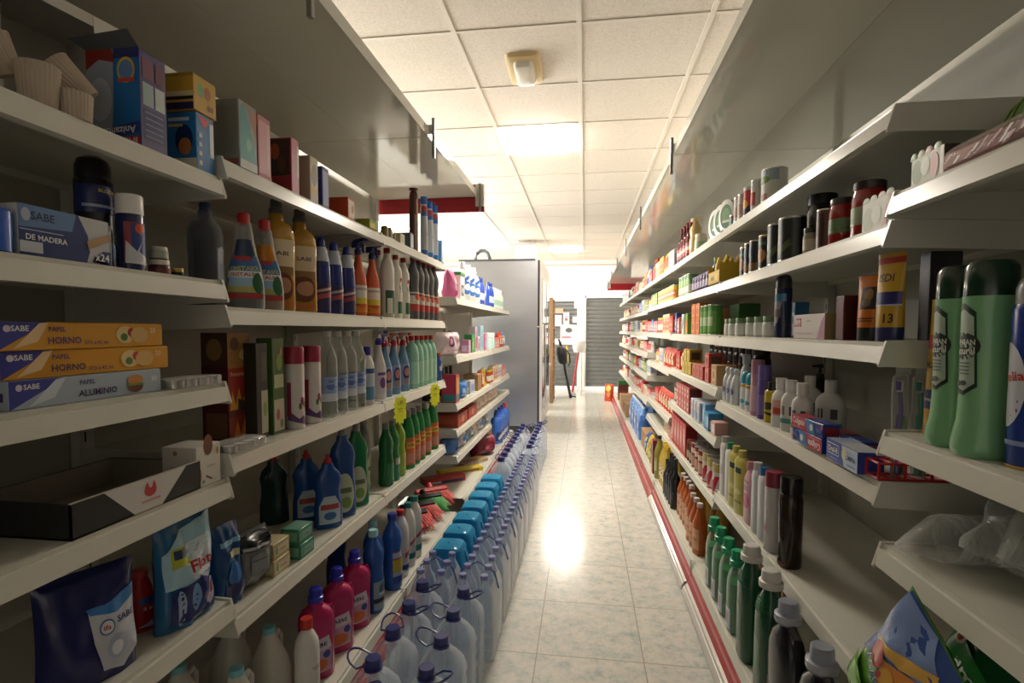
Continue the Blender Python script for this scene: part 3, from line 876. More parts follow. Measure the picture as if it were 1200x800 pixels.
h = ht('L', zB, .05, 154, 229)
r = bottle('spray_can', h, .0235, .0235, 'can', P('222a5c', .25), (P('e9e6e2', .35), .0235, .038, 'cyl'),
  [('r', -.5, .16, 1, .82, P('8e2a3c', .4)), ('r', -.1, .2, 1, .8, P('3c4c8c', .4)), ('e', .4, .72, .3, .09, P('d9572c', .4)), ('p', [(-.4, .5), (.1, .28), (.5, .5), (.2, .34), (.9, .22), (1, .1), (-.45, .12)], P('d9dbe0', .4))])
one('L', zB, .05, 154, r, 'navy spray can with plain white cap', 'spray can')
r = jar('shoe_polish', .020, .029, P('4a2320', .3), P('d8d2c2', .35), .010, bands=[(.1, .55, P('6e2f2a', .4))])
one('L', zB, .045, 187, r, 'small brown jar with pale lid at the bottom of the jar pair', 'jar')
r = jar('shoe_polish', .0175, .026, P('262826', .3), P('c9c5b5', .35), .009, bands=[(.1, .9, P('aeb09c', .4))])
one('L', zB, .045, 186, r, 'small grey tin standing on the brown jar', 'jar', dz=.0298)
r = jar('shoe_polish', .0125, .017, P('1d1d1c', .3), P('b49d5c', .3, .6), .008)
one('L', zB, .04, 208, r, 'tiny black jar with gold lid at the end of the shelf', 'jar')
# ---- third shelf: long foil and baking paper boxes
def roll_box(kind):
    y = kind == 'oven'
    base = P('d99a2b', .35) if y else P('a9b6c4', .3)
    it = [('p', [(-1, 0), (-1, 1), (-.5, 1)], P('3b3f95', .35)), ('p', [(-.86, .06), (-.6, .95), (-.5, 1), (-.62, .3)], P('e8c99a', .4) if y else P('c9d3dd', .4)), ('e', -.91, .76, .035, .12, P('d7cfe0', .4)), ('t', 'SABE', -.79, .77, .17, Wt),
          ('e', .42, .52, .13, .36, P('e6c98c', .5)), ('e', .5, .62, .05, .18, P('b5382c', .5)), ('e', .4, .42, .05, .16, P('4f7c3a', .5)), ('e', .62, .5, .13, .34, P('d9b06a', .5))] if y else []
    if y: it += [('t', 'PAPEL', -.42, .74, .19, P('4a3566', .4)), ('t', 'HORNO', -.34, .33, .37, P('3d2c66', .4)), ('t', '37,5 x 42 cm', .03, .22, .3, P('4a3566', .4)), ('t', '20', .82, .7, .09, P('ecd9b0', .4))]
    else: it = [('p', [(-1, 0), (-1, 1), (-.38, 1)], P('3b3f95', .35)), ('p', [(-.8, .06), (-.5, .95), (-.38, 1), (-.52, .3)], P('ccd6df', .4)), ('e', -.9, .76, .035, .12, P('d7cfe0', .4)), ('t', 'SABE', -.77, .77, .17, Wt),
          ('t', 'PAPEL', -.12, .74, .2, P('3c2f62', .4)), ('t', 'ALUMINIO', .02, .32, .52, P('34295c', .4)), ('e', .56, .34, .12, .26, P('6e3a22', .5)), ('e', .56, .62, .12, .22, P('c98a3e', .5)), ('r', .44, .38, .68, .46, P('5f8a3c', .5)), ('t', '30', .86, .6, .09, P('dfe6ec', .4))]
    return carton('baking_paper_box' if y else 'foil_box', .315 if y else .29, .047, .045, base, {'F': it, 'L': [('r', -.6, .3, .6, .6, P('3d2c66', .4))]})
one('L', zC, .055, 100, roll_box('foil'), 'silver aluminium foil box at the bottom of the kitchen roll stack', 'box')
ov = roll_box('oven')
one('L', zC, .062, 102, ov, 'yellow baking paper box in the middle of the stack', 'box', dz=.0458, rz=-.03)
one('L', zC, .06, 96, ov, 'yellow baking paper box on top of the stack', 'box', dz=.0916, rz=.01)
SIL = P('c9c9c6', .25, .8)
def tealights(nx, ny):
    r = empty('tealight_pack')
    for i in range(nx):
        for j in range(ny):
            k = MB(); M = Matrix.Translation(((i - (nx - 1) / 2) * .037, (j - (ny - 1) / 2) * .037, 0))
            k.loft([(0, .0165), (.001, .018), (.017, .0182), (.018, .0185)], SIL, 18, True, False, M); k.loft([(.0145, .0178), (.0146, .004)], P('e6e2d8', .5), 18, False, True, M)
            k.build('tealight', r)
    k = MB(); k.loft([(.0005, nx * .0186, ny * .0186, 8), (.019, nx * .0186, ny * .0186, 8), (.0205, nx * .018, ny * .018, 6)], clear('f8f8f6', .02), 28); k.build('shrink_wrap', r)
    return r
one('L', zC, .045, 219, tealights(4, 2), 'shrink wrapped silver tealights beside the foil boxes', 'tealights')
# ---- fourth shelf: black tray and white carton
r = empty('display_tray'); BT = P('23221f', .5)
w_, d_, h_ = .30, .22, .062; t = .003
m = MB(); m.box(-w_/2, -d_/2, 0, w_/2, d_/2, t, BT)
m.box(-w_/2, d_/2 - t, 0, w_/2, d_/2, h_, BT); m.box(-w_/2, -d_/2, 0, -w_/2 + t, d_/2, h_, BT); m.box(w_/2 - t, -d_/2, 0, w_/2, d_/2, h_, BT)
m.box(-w_/2, -d_/2, 0, w_/2, -d_/2 + t, h_, BT)
m.box(-w_/2, -d_/2 - .0006, h_, w_/2, -d_/2 + t, h_ + .002, P('b9b5ab', .6)); m.build('tray', r)
m = MB(); IN = P('8a8072', .7); q = .0008
m.box(-w_/2 + t, d_/2 - t - q, t, w_/2 - t, d_/2 - t - .0001, h_ - .001, IN); m.box(w_/2 - t - q, -d_/2 + t, t, w_/2 - t - .0001, d_/2 - t - q, h_ - .001, IN); m.box(-w_/2 + t, -d_/2 + t, t + .0001, w_/2 - t - q, d_/2 - t - q, t + q, IN); m.build('lining', r)
m = MB(); m.decals(flat('F', w_, d_, h_), [('p', [(-.58, 1), (.72, 1), (.28, .02), (-.16, .02)], P('cfcbc6', .5)), ('e', .09, .62, .1, .2, P('c23a3c', .5)), ('p', [(.0, .72), (.04, .92), (.07, .74)], P('c23a3c', .5)), ('p', [(.11, .74), (.15, .92), (.18, .72)], P('c23a3c', .5)), ('e', .09, .82, .035, .12, P('cfcbc6', .5)), ('r', -.06, .28, .24, .34, P('c58a86', .5))]); m.build('printed_face', r)
one('L', zD, .125, 112, r, 'empty black display tray with white front and red logo', 'tray')
r = carton('candle_box', .078, .085, .092, P('d8d2c6', .6), {'F': [('e', -.05, 1, .38, .26, P('7a4a30', .6)), ('e', -.75, .3, .12, .16, P('b07a3a', .6)), ('p', [(-.3, .22), (.2, .1), (.25, .14), (-.25, .27)], P('6a5a44', .6)), ('e', -.5, .12, .1, .05, P('6a8a4a', .6)), ('r', -.2, .45, .5, .49, P('b9b29a', .6)), ('e', .7, .8, .1, .1, P('b98a4a', .6))],
  'L': [('e', .7, .3, .16, .09, P('4f6b3a', .6)), ('e', .2, .2, .08, .05, P('8a4a3a', .6)), ('r', -.5, .5, .3, .53, P('b5ada0', .6)), ('e', -.2, .85, .12, .06, P('a07a5a', .6))]})
one('L', zD, .06, 244, r, 'white leaf patterned carton with round thumb hole', 'box', corner=231)
# ---- fifth shelf: bags
h = ht('L', zE, .085, 112, 664)
r = pillow('salt_bag', .158, h, .09, P('20255e', .16), [('p', [(-.15, .68), (.2, .62), (.6, .63), (1, .72), (.98, .2), (.6, .06), (.1, .12), (-.08, .4)], P('c7cbd6', .25)), ('p', [(-.2, .7), (.2, .7), (.98, .78), (1, .68), (.5, .6), (-.1, .64)], P('3f7fc4', .25)), ('e', .22, .5, .17, .075, P('4a6a9c', .3)), ('e', .22, .5, .14, .06, P('d9dbe2', .3)), ('t', 'ifa', .22, .5, .16, P('b5322c', .3)), ('t', 'SABE', .68, .54, .46, P('1d2358', .3)), ('e', .45, .3, .26, .12, P('a9b3c6', .3)), ('e', .42, .29, .14, .07, P('dfe4ec', .3))], seed=4, wr=.004)
one('L', zE, .085, 104, r, 'dark blue glossy bag with white label on the bottom near shelf', 'bag', rz=-.4)
h = ht('L', zE, .1, 176, 670)
r = bottle('starch_bottle', h, .026, .022, 'slope', P('b81f26', .3), (P('c9433f', .3), .017, .012, 'disc'), [('r', -.1, .5, .9, .62, P('2f55a0', .4)), ('t', '3 en 1', .4, .42, .8, Wt), ('p', [(-.2, .1), (.8, .2), (1, .5), (1, .05)], P('c9d3e2', .4))], n=2.6)
one('L', zE, .125, 165, r, 'red bottle squeezed between the dark blue bag and the pouch', 'bottle')
h = ht('L', zE, .06, 215, 604)
r = pillow('detergent_pouch', .145, h, .07, P('2f6f9f', .12), [('p', [(-1, .72), (-.3, .9), (1, .98), (1, .45), (.4, .35), (-1, .4)], P('a9d0e2', .2)), ('p', [(-.4, .74), (1, .82), (1, .4), (-.1, .42)], P('dbe6ee', .2)), ('r', -.8, .58, -.12, .76, P('b7c13a', .3)), ('r', -.72, .66, -.48, .74, P('2f3f6a', .3)), ('r', -.42, .66, -.2, .74, P('5a6a9a', .3)), ('t', 'Flota', .38, .55, 1.05, P('b8262e', .3), .08), ('t', 'ACTIVE', .35, .43, .6, P('38366a', .3), .06),
  ('p', [(-.9, .06), (.9, .04), (.9, .34), (.2, .42), (-.9, .36)], P('1f2f6e', .2)), ('e', -.55, .2, .16, .16, P('9fb4d6', .2)), ('e', -.05, .25, .14, .13, P('6f9ad0', .2)), ('e', .55, .24, .18, .14, P('c9b9d0', .2)), ('e', .6, .28, .09, .07, P('8f3a4a', .2))], seed=9)
one('L', zE, .058, 216, r, 'blue detergent pouch with big red lettering', 'pouch', rz=-.12)

# ---- shelves of the second and third left units
z1, z2, z3, z4 = ZL2
r = carton('dishcloth_bag', .072, .07, .165, P('8d8f8a', .3), {'F': [('p', [(-.95, .1), (.95, .02), (.7, .4), (-.5, .98), (-.8, .9)], P('2f8f92', .3)), ('e', .05, .38, .3, .1, P('79b7a0', .4)), ('p', [(.1, .95), (.95, .9), (.9, .5)], P('b77a6a', .4)), ('r', -.95, 0, .95, .13, P('b9bdbc', .25))], 'L': [('r', -.9, .03, .9, .12, P('96503c', .4)), ('r', -.8, .2, .8, .9, P('85877f', .4))]})
one('L', z1, .05, 291, r, 'grey pack with teal triangle at the near end of the top shelf', 'pack', corner=281)
r = carton('napkin_pack', .058, .05, .165, P('c77f8a', .4), {'L': [('r', -1, .8, 1, 1, Or), ('r', -1, 0, 1, .8, P('7a2430', .4))], 'F': [('r', -.85, .1, .85, .92, P('d9a3aa', .4)), ('r', .4, .2, .8, .9, P('e3b9bb', .4)), ('r', -1, 0, 1, .08, P('a82c3c', .4))]})
one('L', z1, .05, 312, r, 'pink pack with an orange top corner', 'pack', corner=303)
r = carton('candle_carton', .042, .085, .155, P('a02734', .35), {'L': [('r', -.8, .3, .9, .97, P('3c2a22', .4)), ('e', -.2, .75, .35, .15, P('a3542c', .4)), ('e', .3, .5, .3, .15, P('5a3d2a', .4)), ('r', -.9, .03, .95, .28, P('8f1f2c', .4))], 'F': [('r', -.9, 0, .9, 1, P('d08f9f', .4)), ('r', .5, .3, .9, .9, P('eadde0', .3))]})
one('L', z1, .06, 345, r, 'red carton with a dark picture on its side', 'box', corner=342)
r = carton('candle_carton', .05, .05, .14, P('b9ac94', .4), {'F': [('r', -.9, .2, .9, .32, P('c9a55a', .4)), ('e', 0, .6, .6, .25, P('8d8468', .4))]})
one('L', z1, .045, 360, r, 'beige carton between the red and the blue one', 'box')
r = carton('filter_box', .045, .06, .13, P('2d3580', .35), {'L': [('t', '1.35', -.2, .84, .9, Wt), ('p', [(-.9, .2), (.3, .5), (.0, .1)], P('9aa3ba', .4)), ('r', -1, .68, 1, .72, P('4a55a8', .4))], 'F': [('r', -.8, .05, .8, .9, P('8f97c4', .4))]})
one('L', z1, .05, 383, r, 'dark blue carton marked 1.35', 'box', corner=378)
r = carton('match_box', .055, .08, .078, P('c4471f', .4), {'F': [('r', -.9, .1, .9, .9, P('d8c3b4', .4)), ('e', .3, .5, .3, .2, P('b06a50', .4))]})
one('L', z1, .06, 413, r, 'small orange carton on the top shelf', 'box', corner=408)
r = carton('match_box', .07, .06, .05, P('d6d2bf', .4), {'F': [('r', -.8, .2, .8, .5, P('c3c3a4', .4))]})
one('L', z1, .115, 413, r, 'low cream carton beyond the orange one', 'box')
r = carton('sponge_pack', .085, .06, .036, P('8d9a2e', .5), {'F': [('r', -.9, .1, .2, .6, P('c9bb3a', .5))]})
one('L', z1, .04, 430, r, 'low yellow green sponge pack at the shelf edge', 'pack')
r = empty('spice_rack')
for q in (-.024, .024):
    k = MB(); k.loft([(.004, .018), (.045, .018), (.055, .012)], P('8a7a30', .2), 14, M=Matrix.Translation((q, 0, 0))); k.build('jar', r)
k = MB(); k.box(-.05, -.025, 0, .05, .025, .004, P('cfcab8', .3))
for q in (-.048, 0, .048): k.tube([(q, -.022, .002), (q, -.022, .075), (q, .022, .075), (q, .022, .002)], .002, P('dcd9d0', .3), 6)
k.build('wire_frame', r)
one('L', z1, .045, 453, r, 'little wire rack of yellow jars on the top shelf', 'rack')
r = carton('soap_carton', .06, .05, .05, P('cfc7a8', .4), {'F': [('r', -.8, .2, .8, .8, P('b7ae86', .4))]})
one('L', z1, .05, 466, r, 'small cream carton past the wire rack', 'box')
r = carton('filter_box', .05, .085, .078, P('55697a', .35), {'F': [('r', -.8, .1, .8, .9, P('b9c1ca', .3))], 'L': [('r', -.9, .1, .9, .85, P('5f7486', .4))]})
one('L', z1, .065, 480, r, 'grey blue carton beside the brown roll', 'box', corner=481)
h = ht('L', z1, .045, 485, 221)
r = bottle('wrapping_roll', h, .0225, .0225, 'straight', P('5a2c20', .35), (P('6b3327', .4), .0225, .012, 'disc'), [('r', .05, .02, .9, .86, P('a98a4e', .4)), ('r', -.3, .02, -.15, .6, P('b9aa9a', .4))])
one('L', z1, .045, 485, r, 'tall brown roll standing on the top shelf', 'roll')
h = ht('L', z1, .045, 497, 231)
r = bottle('insect_spray', h, .02, .02, 'straight', P('c2c6cc', .3), (P('2f6fc0', .35), .0195, .04, 'disc'), [('r', -1, .84, 1, .95, P('b2443a', .4)), ('r', -1, .76, 1, .84, P('2f66b8', .4)), ('t', 'SI', .35, .42, .5, P('2c4f9a', .4)), ('r', -1, .03, 1, .12, P('2f6fc0', .4)), ('r', -1, 0, 1, .03, P('d6c43a', .4))])
row('L', z1, .045, [497, 503.5, 509.5], r, 'tall blue capped spray cans on the top shelf', 'spray can', 'tall blue capped cans')
r = carton('filter_box', .03, .05, .13, P('5f9ad0', .35), {'F': [('r', -.8, .3, .8, .8, P('8fbce6', .4))]})
setp(use(r), 'L', -.87, 3.085, z1, 'narrow light blue carton at the far end of the top shelf', 'box')

# second level: floor cleaners
h = ht('L', z2, .13, 243, 238)
r = bottle('window_cleaner', h, .042, .03, 'broad', clear('8a98b8', .06), (P('27336a', .35), .013, .022, 'cyl'), [('r', .35, .1, .95, .62, P('b7c1d6', .35)), ('e', .62, .55, .22, .09, P('d6dae4', .35))])
k = MB(); k.loft([(.002, .038, .027), (h * .62, .038, .027), (h * .63, .036, .025)], P('232b4c', .15), 20); k.build('liquid', r)
one('L', z2, .13, 243, r, 'clear bottle of dark blue liquid behind the shelf bracket', 'bottle')
h = ht('L', z2, .075, 288, 250)
def crist(liq):
    # trapezoid bottle shown face on
    r = bottle('window_cleaner', h, .048, .027, 'taper', clear('d9dcd6', .18), (P('c02a2c', .3), .0155, .03, 'cyl'),
      [('r', -.8, .12, .8, .62, P('3a6fae', .3)), ('r', -.8, .12, .8, .18, P('b5382f', .35)), ('r', -.75, .19, .75, .3, P('b9b860', .35)), ('r', -.7, .26, .7, .38, P('9fc4e0', .35)), ('r', -.8, .36, .8, .44, P('dfe6ea', .35)), ('t', 'CRISTASOL', 0, .47, 1.3, P('d9cf4a', .3), .05), ('t', 'CRISTALINO', 0, .4, 1.3, P('b03038', .3), .05), ('e', .5, .3, .28, .12, P('2f6a42', .35)), ('r', -.6, .56, .3, .61, P('b03038', .35))], n=2.4)
    k = MB(); k.loft([(.003, .045, .024, 2.4), (h * .22, .045, .024, 2.4), (h * .48, .034, .021, 2.3), (h * .72, .021, .018, 2)], liq, 20); k.build('liquid', r)
    return r
one('L', z2, .075, 288, crist(P('31415c', .12)), 'clear window cleaner bottle with red cap and dark liquid', 'bottle', rz=-.95)
one('L', z2, .075, 312, crist(P('c07a1f', .12)), 'window cleaner bottle with red cap and amber liquid', 'bottle', rz=-.95)
h = ht('L', z2, .09, 328, 236)
r = bottle('floor_soap', h, .05, .036, 'broad', P('b98a34', .12), (P('5f5d5a', .35), .0185, .042, 'measure'),
   [('r', -.6, .45, .7, .72, P('d8c7a4', .35)), ('t', 'SABE', .1, .58, .6, P('3b3040', .4)), ('r', -.6, .36, .7, .45, P('8a6a3a', .4)), ('e', .05, .25, .6, .14, P('6b3a22', .35)), ('e', .15, .26, .35, .08, P('b98a6a', .35)), ('r', -.6, .04, .7, .09, P('c26a2c', .35))], n=2.6)
row('L', z2, .085, [326, 353], r, 'big amber floor soap bottles with grey caps', 'bottle', 'amber floor soap', rz=-.9)
h = ht('L', z2, .085, 392, 284)
r = bottle('multi_cleaner', h, .033, .028, 'slope', P('2a347e', .2), (P('24318f', .3), .0145, .03, 'dome'), [('r', -.8, .06, .9, .45, P('28265a', .35)), ('p', [(-.7, .3), (.8, .36), (.8, .4), (-.7, .34)], P('c9a9a0', .4)), ('p', [(-.7, .2), (.8, .26), (.8, .33), (-.7, .27)], P('a8484a', .4))], bands=[(.76, .97, P('b4bac8', .3))])
row('L', z2, .08, [377, 392, 407], r, 'dark blue bottles with blue caps', 'bottle', 'dark blue cleaner bottles')
one('L', z2, .16, 368, r, 'dark blue bottle with blue cap set back behind its row', 'bottle')
h = ht('L', z2, .07, 422, 282)
r = bottle('kitchen_spray', h, .034, .026, 'trigger', P('c9552a', .3), (P('27306e', .35), .014, .06, 'trigger', P('2b3570', .35)), [('r', -.9, .3, .9, .5, P('e2ddd0', .35)), ('r', -.9, .2, .9, .3, P('d9c43a', .35)), ('p', [(-.9, .06), (.9, .06), (.9, .22), (.2, .12), (-.9, .2)], P('d98a2c', .35)), ('r', -.8, .42, .7, .46, P('b9aaa0', .4))], n=2.4)
row('L', z2, .08, [], r, 'orange spray bottles with navy triggers', 'spray bottle', 'orange sprays', ys=[2.045, 2.185])
h = ht('L', z2, .06, 453, 291)
r = bottle('bleach_bottle', h, .034, .03, 'jug', P('dcd8cc', .35), (P('b02a2c', .35), .015, .024, 'cyl'), [('r', -.6, .02, .8, .42, P('29553a', .35)), ('r', -.4, .06, .2, .3, P('dfe2d4', .35))])
one('L', z2, .12, 443, r, 'white bottle with green lower half set back from the edge', 'bottle')
one('L', z2, .055, 454, r, 'white bottle with green lower half and red cap at the edge', 'bottle')
r = bottle('bleach_bottle', h * .95, .031, .03, 'waist', P('e0dcd2', .35), (P('b02a2c', .35), .014, .022, 'cyl'), [('t', 'LIMP', .25, .5, .9, P('2f5f43', .4), PI / 2), ('r', -.2, .08, .6, .28, P('2f6a45', .35)), ('r', .1, .62, .6, .68, P('b5322f', .35))])
row('L', z2, .055, [464, 473], r, 'white bottles with small green lettering and red caps', 'bottle', 'white green lettered bottles')
h = ht('L', z2, .055, 490, 303)
r = bottle('degreaser', h, .033, .03, 'waist', P('58585a', .3), (P('a5282b', .35), .015, .022, 'cyl'), [('r', -.9, .14, .9, .46, P('d4cabd', .35)), ('r', -.9, .14, .9, .26, P('b2362f', .35)), ('e', .2, .38, .4, .06, P('c9512c', .35))])
row('L', z2, .055, [], r, 'grey waisted bottles with red caps', 'bottle', 'grey degreaser bottles', ys=HY(2.66, 5, .094))

# third level: firewood, sprays and water
h = ht('L', z3, .13, 275, 390)
r = carton('firelighter_box', .092, .075, h, P('6a1f1c', .4), {'F': [('r', -1, .68, 1, 1, P('a8763a', .5)), ('e', -.4, .9, .4, .06, P('6b4420', .5)), ('e', .4, .8, .4, .05, P('d9b87a', .5)), ('r', -1, .3, 1, .68, P('a32a1e', .4)), ('t', 'Prendefuego', 0, .62, 1.6, P('d9b88a', .4)), ('p', [(-.9, .3), (-.7, .48), (-.4, .34), (-.1, .5), (.2, .34), (.6, .5), (.9, .3)], P('d9a030', .4)), ('p', [(-.2, .3), (.9, .25), (.9, .34), (-.2, .4)], P('3a2a2c', .4)), ('r', -1, 0, 1, .24, P('8a3016', .4)), ('p', [(-.7, .02), (-.3, .2), (0, .05), (.4, .22), (.8, .03)], P('d9822c', .4))],
  'L': [('r', -1, .7, 1, 1, P('4a3020', .5)), ('e', 0, .85, .6, .1, P('8a6a40', .5)), ('r', -1, 0, 1, .7, P('4a1414', .4)), ('r', -.7, .05, .9, .28, P('6a4a34', .4))]})
one('L', z3, .13, 280, r, 'tall red firelighter carton with flames', 'box', corner=269)
h = ht('L', z3, .06, 306, 402)
r = carton('incense_carton', .052, .04, h, P('23261f', .4), {'F': [('r', -.2, .05, .95, .5, P('b7b69c', .4)), ('e', .4, .3, .3, .08, P('7f9a5a', .4)), ('r', -.1, .6, .8, .9, P('3d4a32', .4))]})
one('L', z3, .075, 306, r, 'black and pale green carton beside the firelighters', 'box', corner=302)
h = ht('L', z3, .06, 326, 396)
r = carton('incense_carton', .058, .05, h, P('44692f', .4), {'F': [('r', -.85, .03, .9, .36, P('c4bfae', .4)), ('e', -.2, .2, .3, .06, P('a84a4a', .4)), ('e', .4, .1, .3, .05, P('7f8a4a', .4)), ('r', -.8, .48, .8, .62, P('b9c79a', .4)), ('e', .1, .75, .5, .09, P('7fa04a', .4)), ('e', .4, .85, .2, .05, P('c98a6a', .4))]})
one('L', z3, .075, 326, r, 'green floral printed carton on its shelf', 'box', corner=321)
h = ht('L', z3, .05, 366, 405)
r = bottle('air_freshener', h, .029, .029, 'can', P('d6cfcb', .25), (P('9c2340', .3), .029, .052, 'cyl'), [('p', [(-.9, .3), (-.3, .12), (.4, .2), (.9, .1), (.9, .04), (-.9, .14)], P('5f3a6e', .35)), ('e', .3, .42, .18, .06, P('8a3a5c', .35)), ('e', .1, .34, .14, .05, P('4f6a3c', .35)), ('e', .5, .36, .14, .05, P('4f6a3c', .35)), ('r', -.95, .2, -.6, .7, P('8f2846', .35))])
row('L', z3, .05, [346, 366], r, 'white air freshener cans with burgundy caps', 'spray can', 'air fresheners')
r = bottle('air_freshener', h * .97, .027, .027, 'can', P('b59aa6', .3), (P('8a2342', .3), .027, .05, 'cyl'), [('r', -.6, .1, .8, .8, P('7a2a58', .35))])
one('L', z3, .13, 340, r, 'purple air freshener can behind the white ones', 'spray can')
h = ht('L', z3, .055, 398, 388)
r = bottle('distilled_water', h, .0375, .0375, 'ribbed', clear('f0f3f0', .05), (P('d9d6cf', .35), .0155, .02, 'cyl'), [('r', -.9, .3, .6, .5, P('8fa6d0', .35)), ('r', -.8, .2, .5, .3, P('d3d9e6', .35)), ('e', -.1, .4, .3, .06, P('5b73b8', .35))])
row('L', z3, .055, [], r, 'clear ribbed bottles with white caps', 'bottle', 'clear ribbed bottles', ys=[1.72, 1.80, 1.88, 1.96])
h = ht('L', z3, .045, 431, 406)
r = bottle('cream_cleaner', h, .029, .026, 'lotion', P('dedbd6', .3), (P('2c2f9a', .35), .015, .034, 'cyl'), [('r', -.8, .62, .8, .72, P('2f5f9a', .35)), ('r', -.8, .1, .8, .36, P('5c92b4', .35)), ('r', -.5, .36, .6, .6, P('bfd0de', .35))])
one('L', z3, .04, 431, r, 'small white and blue bottle with blue cap', 'bottle')
h = ht('L', z3, .06, 443, 389)
r = bottle('bathroom_spray', h, .033, .026, 'trigger', P('dcd8d6', .3), (P('4a36a8', .35), .014, .06, 'trigger', P('e0dcd6', .35)), [('r', -.6, .1, .7, .5, P('cfc7d6', .35)), ('e', .1, .3, .3, .1, P('7a4a8a', .35)), ('r', -.4, .44, .4, .49, P('6a4a9a', .35))], n=2.4)
one('L', z3, .06, 444, r, 'white spray bottle with purple trigger', 'spray bottle')
h = ht('L', z3, .06, 466, 391)
r = bottle('glass_spray', h, .034, .026, 'trigger', P('6f95b8', .2), (P('b0282e', .35), .0145, .062, 'trigger', P('e6dcd8', .35)), [('r', -.8, .14, .8, .6, P('8aa0c8', .35)), ('e', .1, .4, .4, .16, P('33366e', .35)), ('e', .1, .42, .26, .09, P('c98a7a', .35)), ('e', .1, .22, .34, .07, P('9a8a7a', .35))], n=2.4)
row('L', z3, .06, [], r, 'pale blue spray bottles with red and white triggers', 'spray bottle', 'pale blue sprays', ys=[2.27, 2.38, 2.51])
h = ht('L', z3, .055, 495, 393)
r = bottle('softener_bottle', h, .036, .034, 'jug', P('8fc4ae', .25), (P('b5242b', .35), .016, .024, 'cyl'), [('r', -.5, .1, .6, .55, P('a8d4be', .35))], n=2.6)
row('L', z3, .055, [], r, 'mint green bottles with red caps', 'bottle', 'mint bottles', ys=[2.63 + .083 * i for i in range(5)])
h = ht('L', z3, .04, 515, 400)
r = bottle('cleaner_bottle', .165, .024, .022, 'lotion', P('29509a', .25), (P('b02a2c', .35), .013, .022, 'cyl'), [('r', -.7, .4, .7, .6, P('b7c7d9', .35)), ('e', 0, .65, .3, .06, P('d6c23a', .35))])
setp(use(r), 'L', -.868, 3.072, z3, 'small deep blue bottle with red cap at the shelf end', 'bottle')
one('L', z3, .047, 279, tealights(4, 2), 'second shrink wrapped tealight pack, below the firelighter carton', 'tealights')

# fourth level: pouches, soap, washing-up liquid
h = ht('L', z4, .08, 262, 614)
r = pillow('detergent_pouch', .095, h, .06, P('1f4f8a', .14), [('r', -.7, .76, .8, .82, P('8fc0e0', .3)), ('r', -.2, .6, .6, .68, P('d9d6b0', .3)), ('e', .1, .4, .5, .14, P('2f6fb5', .3)), ('r', -.6, .1, .7, .28, P('25306a', .3))], seed=3)
one('L', z4, .075, 263, r, 'narrow dark blue pouch beside the shelf bracket', 'pouch', rz=-.1)
h = ht('L', z4, .08, 297, 618)
r = pillow('coffee_bag', .125, h, .085, P('77797a', .22), [('p', [(-1, .72), (1, .66), (1, .98), (-1, .98)], P('1d1f22', .25)), ('r', -.6, .3, .4, .62, P('8a8d8e', .25)), ('r', -.5, .5, .3, .53, P('55585a', .3)), ('p', [(-.9, .74), (.6, .72), (.6, .76), (-.9, .8)], P('b4b6b6', .25))], seed=6, top_crimp=False, wr=.005)
one('L', z4, .08, 292, r, 'crumpled silver and black pack on the lower shelf', 'bag', rz=-.15)
def soap(c, c2):
    return carton('soap_box', .082, .06, .046, P(c, .35), {'F': [('r', -.85, .2, .85, .75, P(c2, .35)), ('t', 'Chimbo', .1, .45, .8, P('9a3a2c', .4)), ('e', -.62, .5, .14, .26, P('5f9a6a', .4))], 'T': [('r', -.9, .1, .9, .9, P(c2, .35))], 'L': [('r', -.8, .2, .8, .8, P(c2, .35))]})
s1 = soap('2f7f5f', '79a892'); s2 = soap('b9a878', 'd6c8a0')
one('L', z4, .05, 350, s1, 'lower green soap box at the shelf edge', 'box'); one('L', z4, .055, 348, s1, 'upper green soap box of the green pair', 'box', dz=.0468)
one('L', z4, .062, 320, s2, 'lower cream soap box beside the green ones', 'box'); one('L', z4, .066, 319, s2, 'upper cream soap box beside the green ones', 'box', dz=.0468)
def dish(H, body, cap, style, lab, hw=.05):
    return bottle('washing_up_liquid', H, hw, .028, 'dish', P(body, .12), (P(cap, .35), .0135, .034, style), lab, n=2.3)
lb = [('p', [(-.6, .08), (.6, .08), (.62, .36), (.3, .5), (-.3, .5), (-.62, .36)], P('b7c9d8', .35)), ('r', -.5, .3, .5, .38, P('a8433f', .35)), ('e', 0, .2, .3, .06, P('3f74b0', .35))]
lg = [('e', 0, .3, .62, .24, P('c4cbb0', .35)), ('r', -.4, .3, .4, .36, P('6a7a4a', .35)), ('e', .1, .18, .26, .07, P('7fa04a', .35))]
h = ht('L', z4, .1, 384, 528)
w1 = dish(h, '214f96', 'b5282b', 'pull', lb)
one('L', z4, .07, 385, w1, 'blue washing up bottle with red cap at the shelf edge', 'bottle', rz=-.85)
one('L', z4, .18, 360, w1, 'blue washing up bottle with red cap set farther back', 'bottle', rz=-.85)
one('L', z4, .28, 322, dish(h, '173a3c', 'b5282b', 'pull', None), 'dark green bottle with red cap deep in the shelf', 'bottle', rz=-.85)
h = ht('L', z4, .07, 402, 500)
one('L', z4, .07, 402, dish(h, '27508f', '8a8a88', 'measure', lg), 'blue washing up bottle with tall grey cap', 'bottle', rz=-.85)
h = ht('L', z4, .07, 418, 496)
one('L', z4, .07, 418, dish(h, '1d7a48', '8f8f8a', 'measure', lg), 'green washing up bottle with grey cap and pale oval label', 'bottle', rz=-.85)
r = bottle('clear_cleaner', h * .97, .033, .03, 'jug', clear('6a9a70', .18), (P('8f8f8a', .35), .014, .03, 'measure'), lg)
setp(use(r), 'L', -.955, 2.178, z4, 'see through green bottle between the washing up liquids', 'bottle')
r = bottle('pine_cleaner', .28, .037, .034, 'waist', P('1f6b38', .15), (P('6f7a70', .35), .015, .026, 'cyl'), [('r', -.8, .1, .8, .4, P('2c7a45', .3))])
